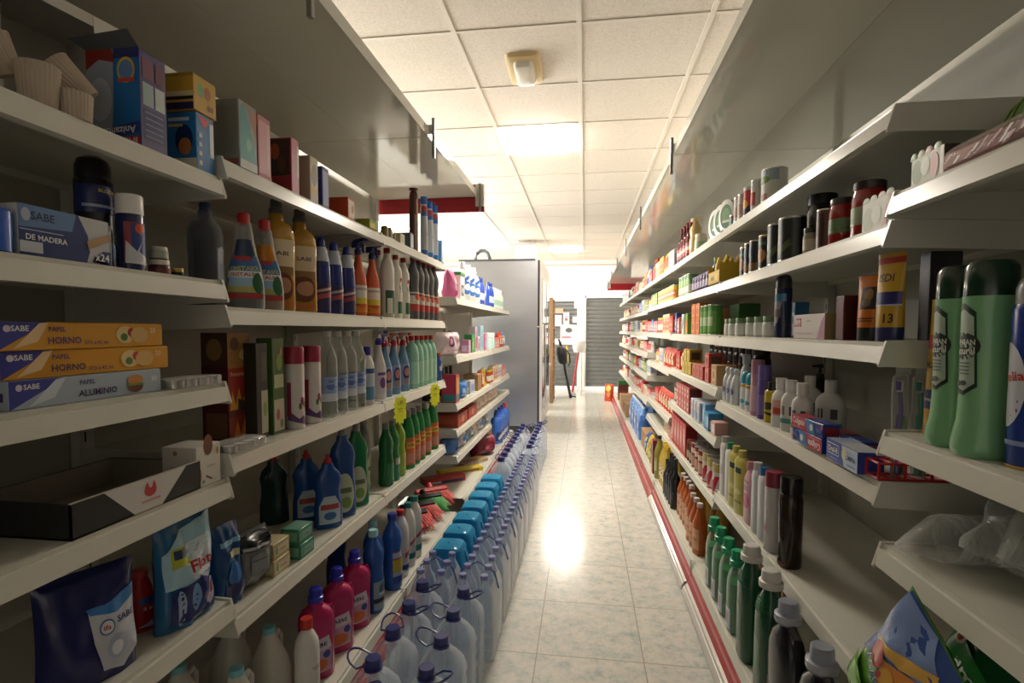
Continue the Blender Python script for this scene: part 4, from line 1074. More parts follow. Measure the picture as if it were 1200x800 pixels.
setp(use(r), 'L', -.885, 2.262, z4, 'broad dark green pine cleaner bottle', 'bottle')
r = bottle('pine_cleaner', .28, .035, .034, 'waist', P('2f8048', .15), (P('6f7a70', .35), .014, .026, 'cyl'), [('r', -.6, .3, .7, .42, P('b5bda8', .35))])
setp(use(r), 'L', -.885, 2.343, z4, 'dark green bottle with a small pale band', 'bottle')
r = bottle('lemon_cleaner', .285, .036, .034, 'waist', P('8aa83a', .15), (P('7d8a4a', .35), .014, .026, 'cyl'), [('r', -.8, .12, .8, .42, P('a3bb4c', .3))])
setp(use(r), 'L', -.885, 2.425, z4, 'yellow green waisted bottle', 'bottle')
h = ht('L', z4, .06, 490, 470)
r = bottle('scouring_cleaner', .295, .036, .03, 'slope', P('15803f', .25), (P('8d9088', .35), .017, .036, 'cyl'), [('r', -.62, .08, .7, .6, P('cf6a35', .35)), ('r', -.55, .4, .6, .52, P('d9b43a', .35)), ('r', -.5, .12, .6, .3, P('c98a78', .35)), ('t', 'VIM', 0, .46, .8, P('a8242b', .35))], n=2.4)
row('L', z4, .055, [], r, 'green bottles with orange labels and grey caps', 'bottle', 'green orange label bottles', ys=[2.56, 2.65, 2.74, 2.85, 3.0])
r = bottle('cleaner_bottle', .25, .024, .024, 'lotion', P('4a7fb5', .25), (WH, .011, .02, 'cyl'), [('r', -.6, .2, .6, .6, P('b9cbe0', .35))])
setp(use(r), 'L', -.935, 3.06, z4, 'slim pale blue bottle behind the last green bottle', 'bottle')
# price tags on the lip
NE = P('f4ff2c', .5)
def star(seed):
    rnd = random.Random(seed); r = empty('price_tag'); pts = []
    for i in range(26):
        a = 2 * PI * i / 26; q = 1.0 if i % 2 else .80 + rnd.uniform(-.05, .05)
        q2 = .8 if abs(math.cos(a)) > .92 else 1
        pts.append((.058 * q * q2 * math.cos(a), -.06 + .07 * q * math.sin(a)))
    m = MB(); n = len(pts); vs = [(x, y, z) for y in (-.0005, .0005) for x, z in pts]
    m.add(vs, [tuple(range(n)), tuple(range(2 * n - 1, n - 1, -1))] + [(i, (i + 1) % n, n + (i + 1) % n, n + i) for i in range(n)], NE); m.build('card', r)
    m = MB(); m.decals((lambda u, v, o: (u, -.0006 - o, v), 1, 1, 1), [('t', '1,95', 0, -.03, .035, P('6d7a20', .6)), ('r', -.02, -.058, .02, -.054, P('a8bd24', .6)), ('r', -.015, -.068, .015, -.065, P('a8bd24', .6))]); m.build('printed_price', r)
    return r
setp(star(1), 'L', -.811, along(469, -.811, z3), z3 + .006, 'neon yellow starburst price tag nearer the camera', 'price tag', 'neon price tags', rz=-.3)
setp(star(2), 'L', -.811, along(511, -.811, z3) - .02, z3 + .006, 'neon yellow starburst price tag at the shelf end', 'price tag', 'neon price tags', rz=-.32)

# bottom shelf
def at(root, X, Y, Z, label, cat, group=None, rz=0, side='L', flat_rot=None): return setp(use(root), side, X, Y, Z, label, cat, group, rz, flat_rot)
def milk():
    r = bottle('milk_jug', .225, .056, .056, 'milk', P('d3d0c4', .35), (P('7fc4cc', .35), .0185, .02, 'cyl'), n=2.5)
    handle(r, [(.02, 0, .175), (.045, 0, .185), (.056, 0, .165), (.054, 0, .12), (.048, 0, .085)], .0095, P('d3d0c4', .35)); return r
mk = milk()
at(mk, -.90, 1.235, ZLB, 'white jug with turquoise cap at the near shelf edge', 'jug', 'white jugs')
at(mk, -.93, 1.425, ZLB, 'white jug with turquoise cap beside the red capped bottle', 'jug', 'white jugs')
at(mk, -1.06, 1.43, ZLB, 'white jug with turquoise cap in the back under the bracket', 'jug', 'white jugs')
at(mk, -1.06, 1.225, ZLB, 'white jug with turquoise cap in the dark back corner', 'jug', 'white jugs')
r = bottle('bleach_bottle', .255, .036, .036, 'lotion', P('dedad4', .35), (P('c23626', .35), .018, .03, 'cyl'), [('r', -.5, .5, .5, .51, P('6f6a66', .4)), ('r', -.4, .47, .3, .48, P('6f6a66', .4)), ('r', -.9, .0, .9, .1, P('8f9298', .4))])
at(r, -.815, 1.435, ZLB, 'white bottle with red cap before the pink ones', 'bottle')
def pink():
    r = bottle('fabric_softener', .285, .055, .042, 'broad', P('b3245f', .22), (P('2a30b0', .3), .021, .042, 'measure'), [('p', [(-.7, .1), (.4, .1), (.5, .4), (.3, .56), (-.7, .44)], P('cf9fb4', .35)), ('p', [(-.7, .34), (.42, .4), (.3, .56), (-.7, .5)], P('ddd3da', .35)), ('t', 'SABE', -.1, .46, .6, P('2f2550', .4)), ('e', -.1, .2, .3, .08, P('d9713a', .35)), ('e', .2, .32, .16, .05, P('3f4a9a', .35))], n=2.8)
    handle(r, [(.045, 0, .215), (.0555, 0, .19), (.0545, 0, .14), (.05, 0, .105)], .008, P('a51f55', .25)); return r
row('L', ZLB, .02, [], pink(), 'pink softener bottles with blue caps', 'bottle', 'pink softener', ys=[1.555, 1.70, 1.845], rz=-.75)
def bleach(c, cap, lab): return bottle('bleach_bottle', .325, .041, .041, 'waist', P(c, .3), (P(cap, .35), .019, .026, 'cyl'), lab)
bl = bleach('2357a5', '9fd0d2', [('r', -.9, .05, .9, .42, P('8fa0ac', .35)), ('r', -.9, .14, .9, .2, P('23262c', .35)), ('e', 0, .32, .5, .08, P('50616c', .35)), ('r', -.5, .24, .6, .27, P('c9d2d6', .35))])
at(bl, -.822, 1.955, ZLB, 'blue bottle with aqua cap and grey label, nearest', 'bottle')
at(bl, -.865, 2.055, ZLB, 'blue bottle with aqua cap tucked behind the grey label one', 'bottle')
at(bleach('2a5fb0', '2c3a90', [('r', -.9, .1, .9, .55, P('a8b4cc', .35)), ('r', -.9, .44, .9, .55, P('a03a44', .35)), ('r', -.9, .26, .9, .44, P('c2a83a', .35)), ('r', -.9, .1, .9, .2, P('2c4a9a', .35))]), -.815, 2.105 + .04, ZLB, 'blue bottle with navy cap and red yellow label', 'bottle')
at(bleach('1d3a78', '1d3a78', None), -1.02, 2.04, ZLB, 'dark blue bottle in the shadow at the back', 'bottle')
wb = bottle('bleach_bottle', .30, .037, .037, 'lotion', P('dcd8d2', .35), (P('c0302c', .35), .0175, .024, 'cyl'), [('r', -.8, .12, .8, .4, P('c9c3c4', .35)), ('r', -.8, .12, .8, .2, P('34508f', .35)), ('p', [(-.5, .3), (.6, .4), (.6, .48), (-.5, .38)], P('b5434a', .35))])
at(wb, -.82, 2.262, ZLB, 'white bleach bottle with red cap', 'bottle')
wb2 = bottle('bleach_bottle', .30, .035, .035, 'lotion', P('dcd8d2', .35), (P('1f7a74', .35), .0175, .024, 'cyl'), [('r', -.5, .14, .6, .24, P('3f8a80', .35)), ('p', [(-.3, .36), (.5, .44), (.5, .5), (-.3, .42)], P('b5434a', .35))])
row('L', ZLB, -.01, [], wb2, 'white bleach bottles with teal caps', 'bottle', 'teal capped bleach', ys=[2.365, 2.462])
def broom(c, fr='17181a'):
    r = empty('broom_head'); m = MB()
    m.bbox(-.105, -.022, .085, .105, .022, .118, P(fr, .35), .006); m.loft([(.118, .02), (.15, .018), (.152, .015)], P(fr, .35), 14); m.build('head', r)
    m = MB(); rnd = random.Random(5); bm_ = P(c, .6)
    for i in range(26):
        for j in range(4):
            x = -.098 + .196 * i / 25; y = -.016 + .0107 * j
            fx, fy = x * 1.28 + rnd.uniform(-.006, .006), y * 2.6 + rnd.uniform(-.008, .008); zt_ = rnd.uniform(0, .014)
            m.add([(x - .0028, y, .086), (x + .0028, y, .086), (x, y + .004, .086), (fx - .0022, fy, zt_), (fx + .0022, fy, zt_), (fx, fy + .004, zt_)], [(0, 1, 4, 3), (1, 2, 5, 4), (2, 0, 3, 5), (3, 4, 5)], bm_)
    m.build('bristles', r); return r
bh = broom('d23226')
for y_, r_, lab_ in ((2.615, bh, 'black broom head with red bristles nearest the bleach'), (2.765, bh, 'second black broom head with red bristles'), (2.91, broom('2fa03c'), 'broom head with green bristles'), (3.045, broom('cf3a2c', 'b5291f'), 'all red broom head behind the green one')):
    at(r_, -.88, y_, ZLB + .056, lab_, 'broom head', flat_rot=(-.85, 0, PI / 2 - .9))

# ------------------------------------------------------------------ water on the floor along the left shelves
CLR = clear('f9fcff', .15, .05, 'e9f2fb')
FILM = clear('fdfeff', .05, .08)
CAPB = P('2b3275', .3)
def jug5(ang):
    r = empty('water_jug')
    rings = [(0, .062, .062, 4), (.006, .07, .07, 4)] + [(.02 + .0215 * k, .0715 if k % 2 else .068, .0715 if k % 2 else .068, 4) for k in range(10)] + [(.245, .066, .066, 3), (.275, .045, .045, 2.4), (.296, .024, .024), (.305, .021, .021)]
    m = MB(); m.loft(rings, CLR, 24); m.build('body', r)
    k = cap_part(r, .303, CAPB, .0225, .024, 'cyl')
    m = MB(); m.loft([(.296, .026), (.303, .026)], CAPB, 18)
    pts = [(.022, -.012, .304)] + [(.03 + .05 * math.sin(PI * i / 8) ** .7, -.034 * math.cos(PI * i / 8), .306 + .022 * math.sin(PI * i / 8)) for i in range(9)] + [(.022, .012, .304)]
    ca, sa = math.cos(ang), math.sin(ang)
    m.tube([(x * ca - y * sa, x * sa + y * ca, z) for x, y, z in pts], .003, CAPB, 6); m.build('handle', r)
    return r
J5 = [jug5(a) for a in (-.9, .4, 1.3, -2.0)]
ordn = ['nearest', 'second', 'third', 'fourth', 'farthest']
for rowname, X, Ys in (('inner', -.571, [1.20, 1.35, 1.50, 1.65, 1.80]), ('outer', -.413, [1.185, 1.332, 1.479, 1.626, 1.773])):
    for i, y in enumerate(Ys):
        o = at(random.choice(J5), X, y, 0, '%s big water jug with carry loop in the %s floor row' % (ordn[i], rowname), 'water jug', 'big water jugs', rz=random.uniform(-.02, .02))
for rowname, X, Ys in (('inner', -.58, [3.68 + .15 * i for i in range(10)]), ('outer', -.425, [4.13 + .15 * i for i in range(8)])):
    for i, y in enumerate(Ys):
        at(random.choice(J5), X, y, 0, '%s water jug of the far %s floor row beside the fridge end' % (ORD[i + 1], rowname), 'water jug', 'far water jugs', rz=random.uniform(-.02, .02))
def pack(nx, ny, rad, H, bodym, capm, film, band=None, name='water_pack'):
    """shrink wrapped bottles: nx across, ny along the aisle"""
    r = empty(name)
    base = MB(); base.loft([(0, rad * .9), (.006, rad)] + [(.02 + (H * .6) * k / 8, rad * (.97 if k % 2 else 1)) for k in range(9)] + [(H * .78, rad * .8), (H * .9, rad * .36), (H - .014, rad * .34)], bodym, 14)
    first = None
    for i in range(ny):
        for j in range(nx):
            x, y = (i - (ny - 1) / 2) * rad * 2.02, (j - (nx - 1) / 2) * rad * 2.02
            if first is None:
                first = base.build('bottle', r); c = MB(); c.loft([(H - .016, .0155), (H - .002, .0155), (H, .0135)], capm, 12); c.build('cap', first); o = first
            else:
                o = first.copy(); COL.objects.link(o); c = first.children[0].copy(); COL.objects.link(c); c.parent = o
            o.location = (x, y, 0)
    a, b2 = ny * rad * 1.01, nx * rad * 1.01
    m = MB(); m.loft([(.001, a, b2, 9), (H * .55, a * 1.005, b2 * 1.005, 9), (H * .72, a * .97, b2 * .96, 7), (H * .86, a * .86, b2 * .82, 5)] + ([(H * .97, a * .82, b2 * .78, 5), (H * 1.02, a * .72, b2 * .66, 4), (H * 1.035, a * .4, b2 * .3, 3)] if name[0] == 't' else []), film, 36, False, name[0] == 't'); m.build('shrink_wrap', r)
    if band:
        m = MB(); m.tube([(0, -b2, H * .72), (0, -b2 * .8, H * .92), (0, 0, H * 1.04), (0, b2 * .8, H * .92), (0, b2, H * .72)], .0032, band, 6); m.build('carry_strap', r)
    return r
wp = pack(2, 3, .041, .315, clear('f9fcff', .15, .06, 'e9f1fa'), P('7f84b8', .3), FILM, P('5a5f96', .4))
for i in range(8):
    at(wp, -.405, 1.985 + .255 * i, 0, '%s clear water pack in the outer floor row' % ORD[i + 1], 'water pack', 'clear water packs')
at(wp, -.575, 2.0, 0, 'clear water pack in the inner row, before the turquoise packs', 'water pack')
TUR = P('2f9fc6', .18)
tp = pack(2, 2, .043, .28, P('8fc6dc', .15), P('d9e6ee', .3), None or clear('6cc4e8', .32, .08, '3fb0de'), P('2a86c0', .35), 'turquoise_water_pack')
m = MB()
m.decals((lambda u, v, o: (-.088 - o, -u * .08, v * .28), .08, .28, 1), [('r', -.9, .42, .9, .62, P('1f86bd', .3)), ('e', 0, .52, .5, .09, P('cfe4ee', .3)), ('r', -.4, .5, .4, .54, P('c0413f', .3))]); m.build('printed_film', tp)
for i in range(7):
    at(tp, -.585, 2.235 + .182 * i, 0, '%s turquoise wrapped water pack' % ORD[i + 1], 'water pack', 'turquoise water packs')
# ================================================================== goods on the right
yA, yB_, yC = ZR1; yD = .44
r1, r2, r3, r4, r5 = ZR2
# ---- nearest unit, top shelf
r = carton('napkin_box', .095, .055, .056, P('c4cfb8', .35), {'F': [('e', -.6, .5, .3, .4, P('7f9a5c', .4)), ('e', -.1, .6, .28, .3, P('dfe3d2', .35)), ('e', .45, .5, .25, .4, P('d99a98', .35)), ('r', .8, 0, 1, 1, P('dcdcd2', .35))], 'R': [('r', -1, 0, 1, 1, P('3a2220', .4)), ('r', -1, .2, 1, .45, P('6a2a20', .4)), ('r', -1, .5, 1, .7, P('3f4a2c', .4))]})
k = MB()
for i, q in enumerate((-.04, -.018, .004, .028)): k.loft([(.054, .012, .001, 2), (.062, .010, .001, 2), (.066, .005, .001, 2)], P(('6f8a4c', '93a878', 'c9a09c', '8fa46c')[i], .4), 10, M=Matrix.Translation((q, -.0268, 0)))
k.build('cut_out_rim', r)
setp(use(r), 'R', .65, 1.082, yA, 'white flower printed box with dark red end on the nearest top shelf', 'box')
h = ht('R', yA, .06, 1108, 168)
r = empty('napkin_tray'); m = MB()
m.loft([(0, .118, .048, 8), (.004, .12, .05, 8), (.028, .12, .05, 7), (.033, .117, .046, 6)], clear('f6eeec', .05, .06, 'e9dcd8'), 36); m.build('film', r)
m = MB(); rnd = random.Random(3); pk = P('c27f78', .35); wt = P('d9d0cc', .3)
m.bbox(-.114, -.045, .002, .114, .045, .027, P('b9807a', .5), .003)
sf = flat('F', .228, .09, .027)
m.decals(sf, [('p', [(u, v), (u + .10, v + .35), (u + .16, v + .33), (u + .05, v - .02)], wt if i % 2 else P('a8655f', .4)) for i, (u, v) in enumerate([(rnd.uniform(-.95, .8), rnd.uniform(.03, .6)) for _ in range(34)])], .0008); m.build('napkins', r)
setp(use(r), 'R', .65, .895, yA, 'pink and white tray wrapped in clear film', 'tray')
r = empty('paper_lantern'); m = MB()
m.loft([(0, .11, .06), (.03, .125, .075), (.075, .12, .07), (.115, .095, .055), (.145, .05, .03), (.155, .01, .006)], P('5f7f36', .4), 30); m.build('dome', r)
m = MB()
for q in range(9):
    a = -PI / 2 + (q - 4) * .33
    m.tube([((.11 + .0) * math.cos(a), .066 * math.sin(a), .004), (.126 * math.cos(a), .0765 * math.sin(a), .035), (.121 * math.cos(a), .0715 * math.sin(a), .076), (.096 * math.cos(a), .0565 * math.sin(a), .115), (.05 * math.cos(a), .031 * math.sin(a), .146)], .002, P('7f9c4c', .4), 5)
m.build('rib', r)
setp(use(r), 'R', .785, 1.0, yA, 'green domed pack behind the pink wrapped tray', 'pack')
# ---- nearest unit, second shelf: shampoo
GR = P('7fb585', .22); DG = P('143322', .15)
def flow():
    r = bottle('shampoo_bottle', .315, .0375, .043, 'flow', GR, (DG, .03, .058, 'flush'), [('p', [(-.66, .42), (.1, .38), (.62, .44), (.5, .9), (0, .96), (-.66, .9)], P('1f3a2c', .3)), ('p', [(-.6, .45), (.1, .41), (.52, .46), (.42, .87), (0, .92), (-.6, .87)], P('a8b8a8', .3)),
       ('e', 0, .69, .68, .085, P('27332d', .3)), ('t', 'GENIAN', 0, .715, 1.0, P('dfe6dc', .3)), ('t', 'natural', .02, .66, .95, P('dfe6dc', .3), .06)] + [('r', -.4, .58 - .022 * k, .32, .588 - .022 * k, P('5f6f64', .4)) for k in range(4)] + [('e', -.1, .455, .16, .018, P('3a4a3e', .3)), ('e', .12, .46, .14, .016, P('3a4a3e', .3))], n=2.3, seg=28)
    return r
sh = flow()
setp(use(sh), 'R', .65, 1.02, yB_, 'farther of the two green shampoo bottles with dark caps', 'bottle', 'green shampoo', rz=-.1)
setp(use(sh), 'R', .642, .940, yB_, 'nearer of the two green shampoo bottles with dark caps', 'bottle', 'green shampoo', rz=-.1)
r = bottle('hair_spray', .285, .031, .031, 'can', P('1f3f95', .22), (P('8f9096', .3), .028, .045, 'dome'), [('e', -.25, .5, .75, .26, P('c9ccd6', .3)), ('t', 'Nelia', -.1, .55, 1.1, P('c0392f', .3), .15), ('r', -.5, .14, .6, .17, P('8f9fc4', .3)), ('r', -1, .0, 1, .02, P('c9a94a', .3))])
setp(use(r), 'R', .655, .862, yB_, 'blue hair spray can cut by the right picture edge', 'spray can', rz=-.1)
r = squeeze('sunscreen_tube', .05, .036, .262, P('c99a22', .3), P('b5701f', .3), .02, [('t', 'PIGI', -.1, .52, .8, P('2a2420', .4), PI / 2 * 0), ('r', -.8, .2, .8, .34, P('27306e', .35)), ('t', 'forte', 0, .27, .6, WH)], [(.64, .74, P('b5342a', .35))])
setp(use(r), 'R', .672, 1.108, yB_, 'yellow tube with red band behind the green shampoo', 'tube', rz=0)
# ---- nearest unit, third shelf: plastic bags
CL = clear('fafbfa', .03, .06); CUPP = clear('eef0ee', .14, .15)
def cup_roll():
    r = empty('plastic_cup_pack'); m = MB(); s = 1.22
    for i in range(24):
        z = i * .012
        m.loft([(z, .0345 * s), (z + .002, .0352 * s), (z + .004, .0345 * s), (z + .011, .0325 * s)], CUPP, 24, False, False)
    m.loft([(.004, .030 * s), (.06, .024 * s), (.062, .022 * s)], CUPP, 24, False, True)
    m.build('cups', r)
    m = MB(); m.loft([(-.075, .002, .028, 2, .025), (-.055, .02, .03, 2, .012), (-.02, .034 * s, .034 * s), (0, .037 * s, .037 * s), (.29, .037 * s, .037 * s), (.33, .03, .036), (.37, .004, .04)], CL, 20, False, False)
    m.build('bag', r)
    m = MB(); m.loft([(.292, .034 * s), (.36, .031 * s), (.362, .028 * s)], P('1f5f52', .35), 20); m.build('coloured_cups', r)
    return r
o = setp(use(cup_roll()), 'R', .67, 1.06, yC + .0460, 'clear bag of stacked plastic cups lying on the shelf', 'cups', flat_rot=(0, PI / 2, .0))
r = pillow('clear_bag', .24, .15, .09, clear('f2f4f2', .10, .06, 'e9ebe9'), None, True, .012, 12)
m = MB(); m.loft([(.01, .03), (.09, .036), (.1, .034)], clear('eef0ee', .2, .12), 18, M=Matrix.Translation((-.03, 0, 0))); m.loft([(.01, .03), (.05, .031)], P('2a9a94', .3), 18, M=Matrix.Translation((.065, 0, 0))); m.build('cups', r)
setp(use(r), 'R', .685, .885, yC + .05, 'crumpled clear bag at the right picture edge', 'bag', rz=.15, flat_rot=(-.5, 0, -PI / 2 + .2))
# ---- nearest unit, lowest shelf: pet food
r = pillow('bird_food_bag', .215, .27, .075, P('5f9a34', .14), [('p', [(-1, .3), (-.8, .55), (1, .7), (1, 1), (-1, 1)], P('3f5a9a', .2)), ('p', [(-1, .5), (-.3, .62), (.6, .85), (-.2, 1), (-1, .98)], P('7f95c4', .2)), ('p', [(-.7, .5), (-.2, .62), (.55, .86), (.75, .8), (.3, .62), (-.2, .5)], P('d98a3a', .25)), ('p', [(-.9, .55), (-.3, .72), (.3, .92), (.4, .86), (-.1, .66)], P('e0b04a', .25)), ('e', -.55, .52, .22, .1, P('b8382c', .25)), ('e', -.1, .5, .2, .09, P('d9a23a', .25)), ('e', -.25, .47, .06, .03, P('c23a30', .25)), ('e', .35, .58, .16, .07, P('cfd6e6', .2)), ('e', .38, .58, .07, .035, P('1f2440', .2)), ('e', .2, .42, .14, .05, P('cfd6e6', .2)),
    ('t', 'AGAPORNIS', -.1, .41, 1.25, P('e6e9ee', .3), -.04), ('t', 'AGAPORNIS', -.09, .412, 1.22, P('27347a', .3), -.04), ('e', .55, .9, .12, .05, P('b9c3d6', .3)), ('p', [(-1, 0), (1, 0), (1, .2), (-1, .26)], P('6fae3a', .2)), ('p', [(.2, .06), (.7, .1), (.6, .18)], P('2c4a20', .25))], seed=21, wr=.004)
setp(use(r), 'R', .553, 1.02, yD + .078, 'colourful bird food bag tilted on the cartons at the lower right', 'bag', flat_rot=(0, .6, -PI / 2 + .03))
r = pillow('pet_food_bag', .20, .25, .08, P('1f5a30', .15), [('p', [(-1, .1), (1, .1), (1, .72), (-1, .8)], P('2f7a3c', .2)), ('e', -.72, .78, .12, .07, P('d6cdb8', .3)), ('e', -.72, .78, .07, .045, P('a03a2c', .3)), ('t', 'amicat', .08, .62, 1.25, P('dfe6dc', .3), -.1), ('r', -.6, .44, .5, .46, P('8fb58a', .3))], seed=5)
setp(use(r), 'R', .655, .985, yD + .085, 'dark green cat food bag beside the bird food', 'bag', flat_rot=(0, .5, -PI / 2))
pc = carton('pet_food_carton', .29, .22, .285, KRAFT, {'F': [('r', -.6, .4, .6, .6, P('8a6a44', .7))]})
row('r', ZRB, .125, [], pc, 'brown cartons under the pet food bags', 'box', 'pet food cartons', ys=[.70, 1.0])
# ---- second unit, top shelf
def can(rad, H, body, lab=None, lid=None, bands=None, name='can'): return tin(name, rad, H, P(body, .3), lab, P(lid, .35) if lid else None, bands=bands)
h = ht('R', r1, .06, 907, 199)
r = can(.043, h, 'c9c9bd', [('r', -1, .62, 1, .96, P('8fa3a8', .3)), ('e', -.1, .66, .6, .12, P('6f8a4a', .3)), ('r', -.5, .08, .3, .25, P('a86a5a', .35)), ('r', -1, .98, 1, 1, WH)])
one('R', r1, .06, 907, r, 'big pale tin with a landscape label on the right top shelf', 'tin')
r = can(.02, h * 1.05, 'c4c4bf', [('r', -.5, .2, .6, .6, P('b5483a', .35))])
one('R', r1, .045, 886, r, 'slim white can beside the big pale tin', 'can')
r = can(.024, h * .98, 'b9312c', [('r', -.9, .05, .9, .35, P('2c2a4a', .35)), ('e', 0, .4, .5, .16, P('d9a23a', .35)), ('r', -.9, .88, .9, 1, P('cfc9c0', .35))])
one('R', r1, .045, 878.5, r, 'red can with yellow picture', 'can')
r = can(.022, h * .9, 'c9c3bb', [('r', -.6, .2, .6, .6, P('b59a8a', .35))])
row('R', r1, .04, [870, 867], r, 'plain white cans by the red can', 'can', 'plain white cans', ys=[2.255, 2.31])
r = can(.03, .055, '8f2a2c', [('r', -.8, .2, .8, .7, P('3f6a5a', .35))])
one('R', r1, .06, 863, r, 'short dark red tin on the right top shelf', 'tin')
# second shelf
r = empty('snack_tray'); m = MB(); w_, d_, h_ = .21, .13, .095; YB2 = P('c3a02a', .4)
m.box(-w_/2, -d_/2, 0, w_/2, d_/2, .003, YB2); m.box(-w_/2, -d_/2, 0, w_/2, -d_/2 + .002, h_ * .62, YB2); m.box(-w_/2, d_/2 - .002, 0, w_/2, d_/2, h_ * 1.5, YB2)
for q in (-w_/2, w_/2 - .002): m.box(q, -d_/2, 0, q + .002, d_/2, h_ * .95, YB2)
m.build('tray', r)
m = MB(); m.decals(flat('F', w_, d_, h_), [('t', 'MINI', -.2, .3, .5, P('4a3f1c', .4)), ('r', .3, .15, .7, .5, P('d9bb3a', .4)), ('r', -.9, .04, .9, .08, P('a8861f', .4))]); m.build('printed_face', r)
sb = None
for i in range(5):
    for j in range(2):
        m = MB(); x = -.082 + .041 * i; y = -.03 + .055 * j
        m.loft([(.006, .018, .02, 3), (.08, .019, .02, 3), (.11, .017, .008, 3), (.125, .02, .002, 4)], clear('f0dc8a', .45, .1, 'd9b52f') if j else clear('f2e2a0', .4, .1, 'd6bf4a'), 14, M=Matrix.Translation((x, y, 0)) @ Matrix.Rotation(.12 * ((i * 7) % 3 - 1), 4, 'X'))
        m.loft([(.03, .012, .0135, 3), (.075, .012, .0135, 3)], P('6a5a44', .5), 10, M=Matrix.Translation((x, y, 0)) @ Matrix.Rotation(.12 * ((i * 7) % 3 - 1), 4, 'X'))
        m.build('snack_bag', r)
one('R', r2, .075, 853, r, 'yellow display tray full of little yellow bags', 'tray')
h = ht('R', r2, .06, 876, 290)
dk = [('r', -1, .05, 1, .95, P('1d2420', .3)), ('e', 0, .4, .5, .2, P('a8743a', .35)), ('r', -.5, .7, .5, .8, P('3f6a4a', .35)), ('r', -1, .93, 1, .97, P('a88f3a', .3))]
r = can(.031, h, '20261f', dk)
one('R', r2, .06, 876, r, 'black can beside the yellow display tray', 'can')
row('R', r2, .05, [], can(.028, h * 1.02, '2a2c26', [('r', -1, .08, 1, .3, P('8a6a3a', .35)), ('r', -.6, .5, .6, .8, P('1c2a44', .35))]), 'slim dark cans with brown bases', 'can', 'slim dark cans', ys=[2.165, 2.10])
h = ht('R', r2, .06, 901, 276)
one('R', r2, .06, 901, can(.036, h, '1c221e', dk), 'larger black can between two dark rows', 'can')
h = ht('R', r2, .06, 918, 262)
row('R', r2, .06, [], can(.046, h, '1b211d', [('r', -1, .05, 1, .95, P('1a2420', .3)), ('p', [(-.5, .2), (.5, .5), (.6, .35), (-.3, .08)], P('4a5a2c', .35)), ('r', -1, .95, 1, 1, P('b9b9b4', .3))]), 'big black cans with metal rims', 'can', 'big black cans', ys=[1.775, 1.875])
GL = P('2c2620', .12)
h = ht('R', r2, .1, 941, 262)
one('R', r2, .165, 941, jar('olive_jar', .033, h, P('38301c', .12), P('1c1c1a', .3), .018, bands=[(.15, .6, P('6a5a3a', .4))]), 'dark jar with black lid behind the can row', 'jar')
h = ht('R', r2, .10, 962, 229)
one('R', r2, .10, 962, jar('olive_jar', .042, h, P('2a2420', .1), P('17171a', .3), .03, bands=[(.12, .4, P('4a3a2c', .4))]), 'large dark jar with wide black lid', 'jar')
one('R', r2, .05, 950, jar('olive_jar', .021, .075, P('8f8a74', .2), P('2a2620', .3), .014, bands=[(.2, .7, P('b9b09a', .4))]), 'small pale jar at the shelf edge', 'jar')
h = ht('R', r2, .055, 969, 246)
one('R', r2, .055, 969, can(.027, h, '5a2f24', [('r', -1, .06, 1, .94, P('5f3528', .35)), ('r', -.7, .2, -.4, .8, P('b9a58f', .35)), ('r', .0, .1, .4, .9, P('3f2018', .35))]), 'brown can before the tomato jars', 'can')
h = ht('R', r2, .06, 987, 233)
tj = jar('tomato_jar', .03, h, P('8f1f1c', .15), P('2c2220', .3), .016, bands=[(.28, .64, P('5f7a52', .35)), (.3, .36, P('c9c3a8', .35))])
one('R', r2, .06, 986, tj, 'farther tomato jar with green label', 'jar')
h = ht('R', r2, .065, 1006, 220)
tj = jar('tomato_jar', .036, h, P('8f1f1c', .15), P('33221f', .3), .018, bands=[(.25, .62, P('93a083', .35)), (.3, .36, P('c9c3a8', .35))])
setp(use(tj), 'R', .655, 1.345, r2, 'nearer and bigger tomato jar with green label', 'jar')
r = carton('napkin_box', .13, .055, .066, P('c9cdbd', .35), {'F': [('e', -.6, .4, .35, .4, P('a3b39a', .35)), ('e', -.1, .5, .3, .3, P('d3d6c4', .35)), ('p', [(.2, 0), (.5, 0), (.75, .9), (.6, 1)], P('c99a90', .35)), ('e', .45, .3, .05, .07, BK), ('r', .8, .1, .98, .9, P('d6d6cf', .35))]})
k = MB()
for i, q in enumerate((-.05, -.02, .012, .042)): k.loft([(.064, .016, .001, 2), (.072, .013, .001, 2), (.076, .006, .001, 2)], P(('93a884', 'b9c3a8', 'c9b8a8', '9fae8a')[i], .4), 10, M=Matrix.Translation((q, -.0268, 0)))
k.build('cut_out_rim', r)
setp(use(r), 'R', .645, 1.232, r2, 'pale flower edged box at the near end of the second shelf', 'box')
# third shelf
h = ht('R', r3, .045, 880, 372)
r = jar('cream_jar', .024, h, P('cfd2cb', .3), P('6f8a63', .35), .02, bands=[(.15, .8, P('d9dbd6', .35))])
row('R', r3, .045, [], r, 'white cream jars with green lids', 'jar', 'green lidded jars', ys=[2.43, 2.365, 2.26, 2.12, 2.02, 1.925])
h = ht('R', r3, .055, 917, 321)
r = bottle('deodorant_can', h, .0255, .0255, 'can', P('23304f', .25), (P('2a2b30', .3), .0245, .045, 'dome'), [('r', -1, .7, 1, .85, P('3f7aa0', .3)), ('p', [(-.8, .1), (.2, .3), (.6, .7), (-.8, .7)], P('8f8f95', .3)), ('r', -.6, .4, .5, .55, P('6a5a5c', .35))])
one('R', r3, .055, 917, r, 'dark blue and grey deodorant can', 'spray can')
r = carton('medicine_box', .06, .045, .118, P('2f6fa0', .35), {'F': [('r', -.8, .05, .9, .7, P('cfd6de', .35)), ('r', -.5, .1, .3, .3, P('b5443f', .35)), ('r', -.4, .4, .6, .6, P('7f9fc0', .35))]})
